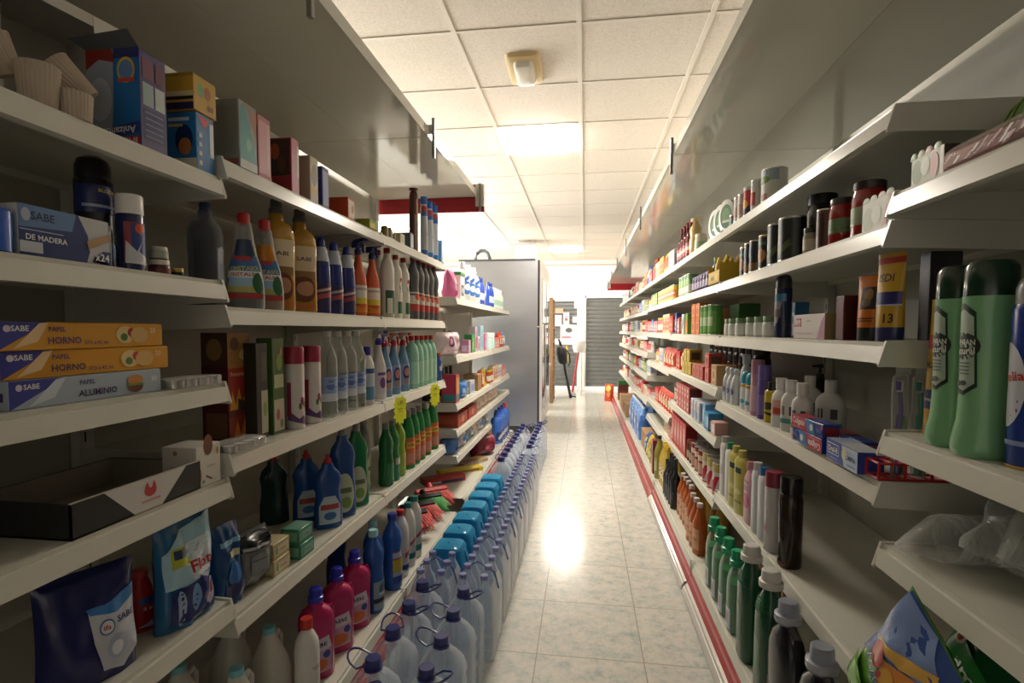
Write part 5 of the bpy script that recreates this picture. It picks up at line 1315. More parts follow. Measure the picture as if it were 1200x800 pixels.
one('R', r3, .13, 935, r, 'blue and white carton behind the long white box', 'box')
r = carton('cream_box', .205, .05, .068, P('cfc9c4', .35), {'F': [('r', -.95, .5, -.45, .85, P('a33a55', .35)), ('t', 'Byly', -.7, .68, .4, WH), ('p', [(.55, .02), (1, .02), (1, .98), (.8, .7)], P('b07a94', .35)), ('r', -.9, .2, .2, .24, P('b5aeb0', .35)), ('r', -.1, .7, .2, .74, P('9a9094', .35))], 'R': [('r', -1, 0, 1, 1, P('8d8058', .4))]})
one('R', r3, .05, 958, r, 'long white box with burgundy badge', 'box')
r = carton('hair_dye_box', .04, .05, .108, P('4a161a', .35), {'F': [('r', -.8, .1, .8, .9, P('5f1a20', .35))], 'R': [('r', -.8, .1, .8, .9, P('3a1214', .35))]})
one('R', r3, .055, 996, r, 'dark red carton beside the orange tube', 'box')
h = ht('R', r3, .055, 1017, 323)
r = squeeze('cream_tube', .056, .034, h, P('c9701f', .3), P('1f2024', .3), .03, [('r', -.35, .48, .75, .82, P('26211c', .4)), ('e', .2, .7, .3, .1, P('8a6a48', .4)), ('e', .1, .58, .3, .06, P('6a5a48', .4)), ('r', -.5, .33, .7, .35, P('5f3a1c', .4)), ('r', -.4, .29, .6, .31, P('5f3a1c', .4))])
one('R', r3, .055, 1017, r, 'orange tube with black cap', 'tube', rz=.35)
r = squeeze('sunscreen_tube', .062, .04, .186, P('c3982a', .3), P('20265a', .3), .03, [('t', 'ISDI', -.1, .72, .9, P('2a2430', .4)), ('r', -1, .42, 1, .56, P('27286e', .35)), ('r', -1, .4, 1, .42, P('b9b4c4', .35)), ('t', '13', .3, .26, .5, P('2a2430', .4))], [(.88, .95, P('b5342a', .35))])
one('R', r3, .05, 1042, r, 'yellow tube with navy band and navy cap', 'tube', rz=.35)
r = carton('razor_box', .035, .06, .185, P('232126', .35), {'R': [('r', -.4, .3, .6, .5, P('3a383c', .35))], 'F': [('r', -.7, .2, .7, .8, P('3a2a2c', .35))]})
setp(use(r), 'R', .728, 1.205, r3, 'black carton at the near end behind the yellow tube', 'box')
# fourth shelf
h = ht('R', r4, .05, 918, 443)
def lotion(h, w=.03, d=.02, lab=None, col='d6d4d0', cap='dcdad6'):
    return bottle('lotion_bottle', h, w, d, 'lotion', P(col, .3), (P(cap, .3), .0165, .036, 'disc'), lab, n=2.4)
barc = [('r', -.5 + .2 * k, .4, -.4 + .2 * k, .62, P('3a3a3c', .4)) for k in range(2)] + [('r', .1, .4, .45, .62, P('4a4648', .4)), ('r', -.8, .2, .8, .32, P('5f9a90', .35))]
setp(use(lotion(h, lab=[('r', -.5, .3, .6, .7, P('c9a094', .35)), ('r', -.3, .34, .4, .5, P('b5483f', .35))])), 'R', .632, 1.795, r4, 'white lotion bottle with orange label', 'bottle', rz=.6)
lo = lotion(h, lab=barc)
row('R', r4, .045, [], lo, 'white lotion bottles with teal stripe', 'bottle', 'teal stripe lotion', ys=[1.72, 1.635], rz=.7)
lo2 = lotion(h * 1.05, .04, .026, lab=barc)
row('R', r4, .13, [], lo2, 'larger white lotion bottles set behind the toothpaste', 'bottle', 'back lotion', ys=[1.655, 1.80], rz=.9)
h2 = ht('R', r4, .36, 958, 428)
r = bottle('hand_soap', h2, .03, .026, 'straight', clear('6a6a60', .5, .1, '3a3a36'), (P('1a1a1c', .3), .014, .06, 'pump'))
one('R', r4, .36, 960, r, 'dark soap pump at the back of the shelf', 'pump bottle')
h = ht('R', r4, .045, 905, 447)
r = bottle('shower_gel', h, .026, .018, 'straight', P('b5a32c', .25), (P('201f1c', .3), .015, .03, 'disc'), [('r', -.5, .4, .5, .62, P('3a3a1c', .35)), ('p', [(-.9, .3), (.2, .22), (.9, .3), (.9, .35), (.1, .28), (-.9, .36)], P('23230f', .35))], n=2.4)
setp(use(r), 'R', .632, 1.875, r4, 'small yellow bottle with black cap', 'bottle', rz=.6)
h = ht('R', r4, .045, 895, 428)
r = bottle('deodorant_can', h, .022, .022, 'can', P('5f4f9a', .25), (P('6a5aa6', .3), .0215, .05, 'disc'), [('r', -.4, .1, .6, .6, P('7a6ab5', .35))])
setp(use(r), 'R', .632, 1.955, r4, 'purple spray can', 'spray can', rz=.4); r['label'] = 'slim purple spray can beside the yellow bottle'
r = bottle('deodorant_can', h * 1.08, .0235, .0235, 'can', P('c59aa6', .25), (P('b07f90', .3), .023, .05, 'disc'), [('r', -.4, .1, .6, .7, P('d6b3bb', .35))])
setp(use(r), 'R', .632, 2.03, r4, 'pink spray can beside the purple one', 'spray can', rz=.4)
h = ht('R', r4, .05, 880, 436)
tl = [('r', -.8, .12, .8, .5, P('d6dadc', .35)), ('e', 0, .3, .5, .08, P('3f9ab5', .35))]
r = bottle('roll_on', h, .023, .023, 'straight', P('d3d6d6', .3), (P('2f93a8', .3), .0225, .048, 'dome'), tl, bands=[(.82, .93, P('c9a02c', .35))])
row('R', r4, .05, [], r, 'roll on deodorants with teal caps', 'bottle', 'teal roll ons', ys=[2.12, 2.185])
h = ht('R', r4, .06, 869, 415)
r = bottle('deodorant_can', h, .024, .024, 'lotion', P('c4c6ca', .25), (P('b9bbbd', .3), .016, .04, 'disc'), [('p', [(-.6, .1), (.5, .6), (.6, .75), (-.3, .4)], P('5a4a72', .35))])
setp(use(r), 'R', .66, 2.265, r4, 'tall silver bottle with grey cap and violet swirl', 'bottle')
h = ht('R', r4, .045, 855, 430)
r = bottle('deodorant_can', h, .022, .022, 'round', P('d3d4d6', .25), (P('c9cacc', .3), .012, .02, 'dome'), [('r', -.5, .2, .5, .6, P('b9bfcc', .35)), ('e', 0, .4, .4, .1, P('6a6a8a', .35))])
row('R', r4, .045, [], r, 'rounded white deodorants at the far shelf end', 'bottle', 'white deodorants', ys=[2.44, 2.375, 2.31])
# toothpaste
def paste():
    return carton('toothpaste_box', .185, .04, .036, P('22408f', .25), {'F': [('p', [(-1, .02), (.1, .02), (-.12, .98), (-1, .98)], P('b5262c', .3)), ('t', 'Colgate', -.52, .56, .78, P('ece6e6', .3)), ('p', [(.1, .02), (.55, .02), (.4, .98), (-.12, .98)], P('2f74b5', .3)), ('e', .32, .5, .1, .26, P('dfe3d6', .3)), ('r', .62, .3, .95, .6, P('3a4a9a', .3)), ('r', .92, .6, 1, 1, P('c0392f', .3)), ('r', -.9, .12, -.2, .18, P('d98a8a', .3))], 'R': [('r', -.8, .2, .8, .8, P('8f1f2c', .3))], 'T': [('r', -1, .0, -.1, 1, P('a82a34', .3)), ('r', .2, .2, .9, .8, P('1f3580', .3))]})
p1 = paste()
X = .613; Y = 1.495
o = setp(use(p1), 'R', X, Y, r4 + .037, 'toothpaste box lying upside down under the red one', 'toothpaste', 'toothpaste boxes'); o.rotation_euler = (PI, 0, PI / 2)
o.rotation_euler = (0, PI, -PI / 2)
setp(use(p1), 'R', X + .002, Y + .008, r4 + .0375, 'toothpaste box lying upright on another box', 'toothpaste', 'toothpaste boxes', rz=.03)
setp(use(p1), 'R', X + .09, Y - .01, r4, 'toothpaste box behind the stacked pair', 'toothpaste', 'toothpaste boxes', rz=-.05)
r = carton('toothpaste_box', .165, .052, .048, P('2a3a8f', .25), {'F': [('p', [(-1, 0), (.2, 0), (.05, 1), (-1, 1)], P('2f4fa0', .3)), ('r', -.92, .32, -.16, .86, P('dfe3ec', .3)), ('r', -.9, .36, -.18, .82, P('24338c', .3)), ('t', 'Oral-B', -.54, .58, .64, WH), ('r', -.7, .12, -.2, .18, P('8f9fd0', .3)), ('p', [(.2, 0), (1, 0), (1, 1), (.05, 1)], P('b9c7d9', .3)), ('e', .2, .6, .14, .3, P('cfd0a8', .3)), ('t', 'LIMPIA', .62, .52, .56, P('27347f', .35)), ('r', .4, .16, .9, .22, P('5f74b0', .3)), ('r', .35, .74, .8, .78, P('8fa0c8', .3))], 'T': [('r', -1, 0, 1, 1, P('c4c8cf', .3)), ('r', -1, 0, -.2, 1, P('a9b3cf', .3))]})
setp(use(r), 'R', .618, 1.298, r4, 'blue and white toothpaste box nearest the brush rack', 'toothpaste', rz=-.04)
# toothbrush rack
RDP = P('b8262a', .3)
r = empty('toothbrush_rack'); m = MB()
for q in (.0025, .035):
    for x in (-.024, .024): m.tube([(x, -.10, .002 + q), (x, .10, .002 + q)], .003, RDP, 6)
    for i in range(9): m.tube([(-.024, -.10 + .025 * i, .002 + q), (.024, -.10 + .025 * i, .002 + q)], .003, RDP, 6)
for i in range(0, 9, 2):
    for x in (-.024, .024): m.tube([(x, -.10 + .025 * i, .002), (x, -.10 + .025 * i, .037)], .003, RDP, 6)
m.build('wire_frame', r)
setp(use(r), 'R', .705, 1.191, r4, 'red wire toothbrush rack on the fourth shelf', 'rack')
def brush(c, c2):
    r = empty('toothbrush_pack'); m = MB()
    m.tube([(0, 0, .01), (.001, 0, .05), (-.002, 0, .1), (.003, 0, .14), (0, 0, .18)], [.005, .006, .0055, .0045, .0035], P(c, .3), 8); m.build('brush_handle', r)
    m = MB(); m.bbox(-.005, -.006, .18, .005, .004, .205, P('dcdce0', .4), .002); m.bbox(-.0045, -.012, .184, .0045, -.006, .203, P(c, .5), .001); m.build('brush_head', r)
    m = MB(); m.loft([(.004, .011, .0095, 3), (.09, .012, .010, 3), (.19, .014, .014, 3), (.212, .013, .013, 3), (.218, .008, .006, 3)], clear('f6f8f6', .05, .06), 16); m.build('blister', r)
    m = MB(); m.bbox(-.0105, .0105, .002, .0105, .0125, .13, P(c2, .4), .0006); m.bbox(-.0105, .0105, .002, .0105, .0126, .05, P('a8302c', .4), .0006); m.bbox(-.0132, .0100, .215, .0132, .013, .245, clear('eef4ee', .2), .0005); m.build('backing_card', r)
    return r
setp(use(brush('5a3f94', '4f8a3c')), 'R', .655, 1.196, r4 + .003, 'purple toothbrush in a clear pack standing in the red rack', 'toothbrush', rz=.7)
setp(use(brush('1f8a7c', '3f9a3c')), 'R', .688, 1.186, r4 + .003, 'teal toothbrush in a clear pack standing in the red rack', 'toothbrush', rz=.7)
# fifth shelf: tall bottles
def tall(h, w, col, cap, lab=None, d=.019, prof='straight', ch=.03): return bottle('body_milk', h, w, d, prof, P(col, .28), (P(cap, .3), min(w, d) * .8, ch, 'disc'), lab, n=2.5)
setp(use(tall(.26, .036, 'c9c6c4', 'b9b9b4', [('r', -.5, .4, .5, .6, P('a8a4a8', .35))])), 'R', .625, 2.42, r5, 'white body milk bottle at the far end of its shelf', 'bottle')
setp(use(tall(.25, .036, 'd0cecc', '2f8a6c', None)), 'R', .625, 2.335, r5, 'white body milk bottle with teal green cap', 'bottle')
ye = tall(.255, .0405, 'bdb45a', 'c9c06a', [('r', -.3, .72, .3, .82, P('2c3a4a', .35)), ('e', 0, .4, .3, .05, P('cfc88a', .35)), ('r', -.4, .2, .4, .24, P('8a8a4a', .35))])
row('R', r5, .035, [], ye, 'yellow body milk bottles', 'bottle', 'yellow body milk', ys=[2.25, 2.165])
setp(use(tall(.235, .045, 'c79aa4', 'b9808f', [('e', .1, .42, .45, .14, P('b53f72', .35)), ('r', -.4, .75, .4, .78, P('8a5a72', .35)), ('r', -.3, .6, .3, .7, P('a8788a', .35))], prof='lotion')), 'R', .628, 2.065, r5, 'pink body milk bottle with magenta flower', 'bottle')
setp(use(tall(.255, .031, 'c9cbd0', 'c9cbd0')), 'R', .625, 1.975, r5, 'slim white bottle beside the pink one', 'bottle')
setp(use(tall(.255, .031, 'cfd0d3', '2f6fae')), 'R', .625, 1.905, r5, 'slim white bottle with blue cap', 'bottle')
setp(use(bottle('hair_spray', .265, .029, .029, 'can', P('c9c6c8', .25), (P('8a2f44', .3), .0285, .05, 'disc'), [('r', -.5, .3, .3, .4, P('b5788a', .35))])), 'R', .627, 1.815, r5, 'white spray can with burgundy cap', 'spray can')
setp(use(bottle('hair_spray', .28, .034, .034, 'straight', P('2f211a', .08), (P('1c1a1a', .2), .032, .05, 'disc'), [('r', -.95, .1, -.55, .8, P('5a5048', .2)), ('e', 0, .05, .7, .03, P('7a4a22', .2))])), 'R', .636, 1.70, r5, 'dark brown glossy bottle standing last on the shelf', 'bottle')
# bottom shelf, second unit
def gcap():
    r = bottle('ammonia_cleaner', .292, .038, .032, 'jug', clear('e6efe9', .16, .12, 'd3ddd7'), (P('1f9a6c', .25), .0225, .055, 'measure'), [('r', -.55, .06, .5, .36, P('c3ccd6', .35)), ('r', -.4, .12, .2, .3, P('a88fa8', .35))], n=2.6)
    k = MB(); k.loft([(.004, .036, .03, 2.6), (.175, .0365, .0305, 2.6), (.178, .035, .029, 2.6)], P('178f47', .15), 20); k.build('liquid', r); return r
row('R', ZRB, -.045, [], gcap(), 'bottles of green liquid with green caps', 'bottle', 'green capped cleaner', ys=[1.92, 2.03, 2.14, 2.25], rz=0)
def dgb():
    r = bottle('detergent_bottle', .375, .052, .038, 'jug', P('155030', .2), (P('cfccc6', .35), .029, .05, 'measure'), [('e', -.1, .36, .42, .2, P('1f6038', .2)), ('p', [(-.9, .1), (-.55, .1), (-.5, .7), (-.9, .76)], P('8f9f8a', .3))], n=2.6)
    m = MB(); sf, a, b_, c_ = loft_surface([(t * .33, .052 * q, .038 * q, 2.6) for t, q in PR['jug']], .33)
    for k in range(5): m.tube([sf(u / 10, .76 + .025 * k, .0002) for u in range(-9, 10)], .0018, P('1a5a36', .2), 5)
    m.build('grip_ribs', r); return r
dg = dgb()
row('R', ZRB, -.045, [], dg, 'dark green detergent bottles with white caps', 'bottle', 'dark green detergent', ys=[1.585, 1.765], rz=0)
def bj():
    r = bottle('black_detergent', .352, .07, .038, 'jug', P('1f1f20', .22), (clear('c9cdd6', .4, .12, 'b9bfcc'), .0275, .058, 'measure'), [('p', [(-.75, .2), (-.35, .25), (-.3, .4), (-.75, .36)], P('5a5a60', .3)), ('t', 'Perla', -.55, .3, .35, P('a8a8ae', .3), .4)], n=2.8)
    k = MB(); k.loft([(.300, .034), (.316, .034), (.318, .03)], P('a9adb8', .3), 20); k.build('collar', r)
    handle(r, [(.03, .0, .292), (.058, 0, .277), (.0705, 0, .235), (.069, 0, .16), (.066, 0, .11)], .0125, P('222224', .22)); return r
b1 = bj()
row('R', ZRB, -.046, [], b1, 'black detergent jugs with clear measuring caps', 'jug', 'black detergent', ys=[1.25, 1.45], rz=0)
row('R', ZRB, .2, [], bottle('oil_bottle', .25, .033, .033, 'round', P('8a4a14', .12), (P('8a2a22', .3), .014, .02, 'cyl')), 'amber bottles in the shade behind the green caps', 'bottle', 'shaded amber bottles', ys=[2.36, 2.27, 2.18, 2.09])
# ================================================================== goods farther down the aisle on the right
q1, q2, q3, q4, q5, q6 = ZR3
h = ht('R', q1, .06, 832, 249)
def plate_bottle():
    r = empty('dish_brush_refill'); m = MB()
    M = Matrix.Translation((0, 0, .078)) @ Matrix.Rotation(PI / 2, 4, 'X')
    m.loft([(-.014, .042, .07, 2.2), (-.012, .047, .077, 2.2), (.012, .047, .077, 2.2), (.014, .042, .07, 2.2)], P('dcd8cc', .3), 28, M=M); m.bbox(-.03, -.016, 0, .03, .016, .012, P('dcd8cc', .3)); m.build('pack', r)
    m = MB(); m.decals((lambda u, v, o: (u * .034, -.0142 - .0143 * 0 - o * 1.5, .078 + v * .055), .034, .055, 1), [('e', 0, 0, 1, 1, P('3f6a3a', .35)), ('e', 0, .1, .7, .6, P('5f8a4a', .35)), ('r', -.6, -.5, .6, -.3, P('c9d3b5', .35))]); 
    m.build('label', r); return r
pb = plate_bottle()
row('R', q1, .06, [], pb, 'oval white packs with green labels on the right top shelf', 'pack', 'oval white packs', ys=[2.56, 2.66, 2.76], rz=.55)
wn = bottle('wine_bottle', .24, .032, .032, 'wine', P('5a1418', .15), (P('8a1f24', .3), .012, .03, 'cyl'), [('r', -.8, .15, .8, .45, P('a83a3c', .35)), ('r', -.6, .25, .6, .35, P('d9c9b0', .35))])
row('R', q1, .06, [], wn, 'dark red bottles on the right top shelf', 'bottle', 'dark red bottles', ys=[3.42, 3.52, 3.62, 3.72])
r = bottle('vase_bottle', .22, .035, .035, 'waist', P('c9ad72', .3), (P('d9c79a', .3), .03, .02, 'disc'), [('r', -.5, .2, .5, .5, P('dfd3b0', .35))])
setp(use(r), 'R', .65, 3.28, q1, 'cream waisted bottle beside the dark red bottles', 'bottle')
setp(use(jar('olive_jar', .035, .1, P('c9c6a8', .2), P('cfc9b5', .3), .02, bands=[(.2, .7, P('9fb08a', .35))])), 'R', .65, 3.13, q1, 'short pale jar on the right top shelf', 'jar')
# second shelf
row('R', q2, .05, [], jar('jam_jar', .026, .085, P('3f2a4f', .2), P('6a5a8a', .3), .016, bands=[(.2, .7, P('a89ab5', .35))]), 'purple jars beside the yellow tray', 'jar', 'purple jars', ys=HY(2.83, 6, .068))
setp(use(bottle('oil_bottle', .14, .026, .026, 'oil', P('5f5a8a', .2), (P('8fa04a', .3), .012, .02, 'cyl'), [('r', -.6, .2, .6, .6, P('b5a8c4', .35))])), 'R', .64, 2.72, q2, 'violet bottle with green cap next to the yellow tray', 'bottle')
gc = can(.036, .125, '5f8a4a', [('r', -.9, .1, .9, .5, P('d3d6c4', .35)), ('e', 0, .6, .5, .2, P('8fb06a', .35))])
row('R', q2, .055, [], gc, 'green and white cans on the second shelf', 'can', 'green white cans', ys=HY(3.32, 4, .085))
yc = can(.035, .105, 'd6b53a', [('r', -.9, .2, .9, .7, P('d9784a', .35)), ('r', -.6, .4, .6, .5, P('e6d9a8', .35))])
row('R', q2, .055, [], yc, 'yellow cans with orange labels', 'can', 'yellow cans', ys=HY(3.88, 9, .085))
# third shelf
oc = carton('biscuit_box', .095, .06, .085, P('d9783f', .4), {'F': [('r', -.8, .2, .8, .8, P('e0a070', .4)), ('e', 0, .5, .5, .25, P('c9502f', .4))], 'R': [('r', -.9, .1, .9, .9, P('c98a2c', .4))]})
for i, y in enumerate((2.99, 3.1)):
    for k in range(2): setp(use(oc), 'R', .64, y, q3 + k * .0858, ('lower', 'upper')[k] + ' orange biscuit box in the ' + ('nearer', 'farther')[i] + ' stack', 'box', 'orange biscuit boxes')
row('R', q3, .05, [], can(.034, .15, '4f8a3c', [('r', -.9, .1, .9, .8, P('6aa04a', .35)), ('r', -.5, .3, .5, .6, P('b5c9a0', .35))]), 'tall green cans beside the orange boxes', 'can', 'tall green cans', ys=[2.72, 2.82, 2.9])
setp(use(carton('seed_box', .17, .1, .155, P('2f5a24', .45), {'F': [('r', -.8, .2, .8, .8, P('3f7a30', .4))]})), 'R', .80, 2.80, q3, 'dark green carton behind the tall green cans', 'box')
r = carton('cereal_bar_box', .075, .05, .125, P('5f9a3c', .4), {'F': [('r', -.9, .05, .9, .6, P('d9a04a', .4)), ('e', 0, .5, .5, .2, P('c9502f', .4))]})
setp(use(r), 'R', .64, 3.33, q3, 'green carton with orange picture', 'box')
r = carton('cereal_bar_box', .075, .05, .125, P('dcd8d0', .4), {'F': [('p', [(-.8, .1), (.8, .5), (.8, .9), (-.6, .6)], P('8f9a9a', .4))]})
setp(use(r), 'R', .64, 3.45, q3, 'white carton with a grey swoosh', 'box')
setp(use(KR := carton('cardboard_box', .36, .22, .16, KRAFT, {'F': [('r', -.5, .4, .5, .42, P('7a5a38', .7))]})), 'R', .84, 3.56, q3, 'brown cardboard box at the back of the third shelf', 'box')
FILL = [('c', 'c9302c', 'e0b0a0', .06, .12), ('c', 'e0dcd4', '8fa0c0', .07, .13), ('j', 'a84a2c', 'c9b03a', .032, .12), ('c', 'd9a23a', 'b5402c', .06, .15), ('c', '2f4f9a', 'c9d3e0', .055, .14), ('n', '7a2a2c', 'd9c9b0', .034, .11),
        ('c', 'e0c9a8', 'c9603a', .075, .14), ('n', '3f6a3a', 'd9d3b0', .034, .12), ('b', 'c9c6c0', '3f5fa8', .03, .19), ('b', '8a4a1c', 'c0302c', .03, .2), ('c', 'd86a6a', 'e6d9d0', .08, .1), ('b', '2a2a30', 'b5a04a', .03, .19), ('p', 'd04a3a', 'e6d0b0', .11, .15), ('p', 'd9c05a', 'a8502c', .11, .16), ('p', '5f8fc0', 'e6e6e6', .11, .15),
        ('c', '6a8f4a', 'e0d9a8', .07, .11), ('c', 'e0d9c6', 'c9a04a', .09, .10), ('j', 'd9b04a', 'c0322c', .03, .11), ('p', 'e2ded6', 'c9403a', .10, .11), ('c', '3f6fb0', 'd9dfe6', .06, .115)]
NM = {'c': ('carton', 'box'), 'j': ('jar', 'jar'), 'n': ('can', 'can'), 'b': ('bottle', 'bottle'), 'p': ('bag', 'bag')}
CN = {'c9302c': 'red', 'e0dcd4': 'white', 'a84a2c': 'rust coloured', 'd9a23a': 'amber yellow', '2f4f9a': 'blue', '7a2a2c': 'dark red', 'e0c9a8': 'beige', '3f6a3a': 'green', 'c9c6c0': 'pale grey', '8a4a1c': 'brown', 'd86a6a': 'pink', '2a2a30': 'black', 'd04a3a': 'bright red', 'd9c05a': 'yellow', '5f8fc0': 'light blue', '6a8f4a': 'leaf green', 'e0d9c6': 'cream', 'd9b04a': 'golden', 'e2ded6': 'off white', '3f6fb0': 'mid blue'}
SUB = [17, 15, 19, 10, 16, 18, 5]; SUBN = [0]
FP = {}
def filler(k):
    if k in FP: return FP[k]
    t, c1, c2, w, hh = FILL[k]
    if t == 'c': r = carton('food_carton', w, .06, hh, P(c1, .4), {'F': [('r', -.8, .15, .8, .6, P(c2, .4)), ('e', 0, .72, .4, .13, P(c2, .4)), ('r', -.5, .3, .5, .4, P(c1, .4))], 'R': [('r', -.7, .2, .7, .8, P(c2, .4))]})
    elif t == 'j': r = jar('preserve_jar', w, hh, P(c1, .2), P(c2, .3), .016, bands=[(.2, .65, P('d9d3c0', .4))])
    elif t == 'n': r = can(w, hh, c1, [('r', -.9, .15, .9, .6, P(c2, .35)), ('e', 0, .75, .4, .12, P(c2, .35))])
    elif t == 'b': r = bottle('sauce_bottle', hh, w, w, 'round', P(c1, .2), (P(c2, .3), w * .45, .022, 'cyl'), [('r', -.8, .15, .8, .5, P(c2, .35))])
    else: r = pillow('food_bag', w, hh, .06, P(c1, .25), [('r', -.7, .2, .7, .6, P(c2, .3)), ('e', 0, .7, .4, .1, P(c2, .3))], seed=k)
    FP[k] = r; return r
def fill(side, z, y0, y1, ks, where, d=.06, zmax=.3):
    """short runs of different goods along one shelf"""
    y = y0; seen = set()
    for k, n in ks:
        if FILL[k][4] > zmax:
            SUBN[0] += 1; k = SUB[SUBN[0] % 7]
            if FILL[k][4] > zmax: k = 16
        if k in seen: k = next((q for q in (17, 15, 19, 10, 16, 18, 5, 0) if q not in seen and FILL[q][4] <= zmax), None)
        if k is None: continue
        seen.add(k)
        t, c1, c2, w, hh = FILL[k]
        step = (w * 1.06 if t in 'cp' else w * 2.1) + .004
        r = filler(k)
        ys = []
        for i in range(n):
            if y + step > y1: break
            ys.append(y + step / 2); y += step
        y += .015
        if not ys: continue
        col, kind = CN[c1], NM[t][0]
        if len(ys) == 1: setp(use(r), side, shelf_x(side, d), ys[0], z, '%s %s on the %s' % (col, kind, where), NM[t][1], rz=TURN[side] if t in 'jnb' else 0)
        else: row(side, z, d, [], r, '%s %s on the %s' % (col, kind + ('es' if kind.endswith('x') else 's'), where), NM[t][1], '%s %ss %s' % (col, kind, where), ys=ys, rz=TURN[side] if t in 'jnb' else 0)
# rest of the third unit
fill('R', q3, 3.54, 3.78, [(10, 1), (4, 1), (6, 1)], 'third right unit beside the white carton', .05)
# fourth shelf: tea boxes
def tea(c, c2): return carton('tea_box', .085, .07, .072, P(c, .4), {'F': [('r', -.85, .1, .85, .9, P(c2, .4)), ('e', 0, .5, .4, .25, P(c, .4)), ('r', -.5, .2, .5, .28, P(c, .4))], 'R': [('r', -.7, .2, .7, .8, P('4a3a2c', .4))], 'T': [('r', -.8, .1, .8, .9, P(c2, .4))]})
setp(use(carton('tea_box', .10, .09, .095, P('b58f64', .6), {'F': [('r', -.7, .2, .7, .8, P('c9a880', .5)), ('e', 0, .5, .3, .2, P('a8604a', .5))]})), 'R', .655, 2.60, q4, 'kraft brown tea box at the near end', 'box')
rt = tea('b53a34', 'd08a7a')
setp(use(rt), 'R', .64, 2.72, q4, 'red tea box under another red one', 'box'); setp(use(rt), 'R', .64, 2.722, q4 + .0726, 'red tea box on top of its twin', 'box')
row('R', q4, .05, [], rt, 'red tea boxes side by side', 'box', 'red tea boxes', ys=[2.85, 2.94, 3.03])
yt = tea('b5982c', 'd9c36a')
row('R', q4, .05, [], yt, 'yellow tea boxes in the lower layer', 'box', 'lower yellow tea boxes', ys=[3.16, 3.255, 3.35])
for i, y in enumerate((3.2, 3.3)): setp(use(yt), 'R', .64, y, q4 + .0726, ('nearer', 'farther')[i] + ' yellow tea box of the upper layer', 'box', 'upper yellow tea boxes')
fill('R', q4, 3.42, 3.78, [(12, 1), (0, 2), (7, 1)], 'fourth shelf beyond the tea boxes')
row('R', q4, .22, [], jar('coffee_jar', .042, .17, P('2a1c14', .12), P('1f1a18', .3), .025, bands=[(.2, .6, P('4a3424', .35))]), 'dark coffee jars behind the tea boxes', 'jar', 'dark coffee jars', ys=HY(2.56, 9, .105))
# fifth shelf
rb = carton('infusion_box', .075, .075, .075, P('c0504a', .4), {'F': [('e', 0, .5, .6, .36, P('e0c9c0', .4)), ('r', -.4, .4, .4, .6, P('b53a3a', .4))], 'R': [('r', -.8, .1, .8, .9, P('6a2420', .4))]})
for k in range(2): row('R', q5, .05, [], rb, 'red and white infusion boxes, %s layer' % ('lower', 'upper')[k], 'box', 'infusion boxes', ys=HY(3.18, 5, .082), dz=k * .0757)
row('R', q5, .045, [], carton('tissue_box', .06, .07, .105, P('cdd0d6', .4), {'F': [('r', -.8, .1, .8, .5, P('a8b5cc', .4)), ('e', .1, .7, .4, .13, P('c98a8a', .4))], 'R': [('r', -.8, .1, .8, .9, P('8a8fb0', .4))]}), 'pale grey tissue boxes', 'box', 'tissue boxes', ys=[2.88, 2.96, 3.04])
setp(use(carton('tissue_box', .065, .06, .11, P('7fa8c9', .4), {'F': [('e', 0, .5, .6, .3, P('d9dfe6', .4))]})), 'R', .64, 2.79, q5, 'light blue carton before the tissue boxes', 'box')
setp(use(carton('tissue_box', .10, .07, .085, P('2f86b5', .35), {'F': [('e', -.2, .5, .5, .35, P('5fb0d0', .35)), ('r', .3, .2, .9, .8, P('cfdbe6', .35))], 'R': [('r', -.8, .1, .8, .6, P('d9dfe6', .35))]})), 'R', .63, 2.67, q5, 'bright blue carton on the fifth shelf', 'box')
setp(use(carton('tissue_box', .07, .06, .06, P('d6a8a0', .35), {'F': [('r', -.8, .2, .8, .8, P('e6dcd8', .35))]})), 'R', .63, 2.55, q5, 'small pale pink carton at the near end', 'box')
fill('R', q5, 3.6, 3.78, [(5, 2)], 'fifth shelf past the infusion boxes')
# sixth shelf: cans and red cartons
rc = can(.045, .15, 'cfc8c2', [('r', -1, .72, 1, 1, P('b5a03a', .35)), ('p', [(-.8, .1), (.1, .1), (.6, .6), (.2, .6)], P('b5263a', .35)), ('e', -.1, .3, .35, .16, P('b5263a', .35)), ('r', -1, .0, 1, .06, P('a8242b', .35))])
row('R', q6, .06, [], rc, 'big white tins with red emblem and gold top', 'tin', 'white red tins', ys=[2.56, 2.665, 2.77])
row('R', q6, .055, [], can(.04, .14, '8f2a24', [('r', -1, .1, 1, .5, P('c9a48f', .35)), ('r', -.6, .6, .6, .8, P('d9c9b0', .35))]), 'red brown tins beside the gold topped ones', 'tin', 'red brown tins', ys=[2.875, 2.965, 3.055])
row('R', q6, .05, [], jar('coffee_jar', .03, .125, P('5a2f1c', .12), P('7a2a24', .3), .02, bands=[(.2, .6, P('b5a08a', .35))]), 'small brown jars with red lids', 'jar', 'brown jars', ys=[3.14, 3.21])
rx = carton('sugar_carton', .095, .07, .20, P('b5302f', .4), {'F': [('r', -.8, .15, .8, .85, P('cf7a74', .4)), ('e', 0, .5, .45, .2, P('e0b8b0', .4))], 'R': [('r', -.8, .05, .8, .95, P('8f2424', .4))]})
row('R', q6, .055, [], rx, 'tall red cartons on the sixth shelf', 'box', 'tall red cartons', ys=HY(3.31, 5, .102))
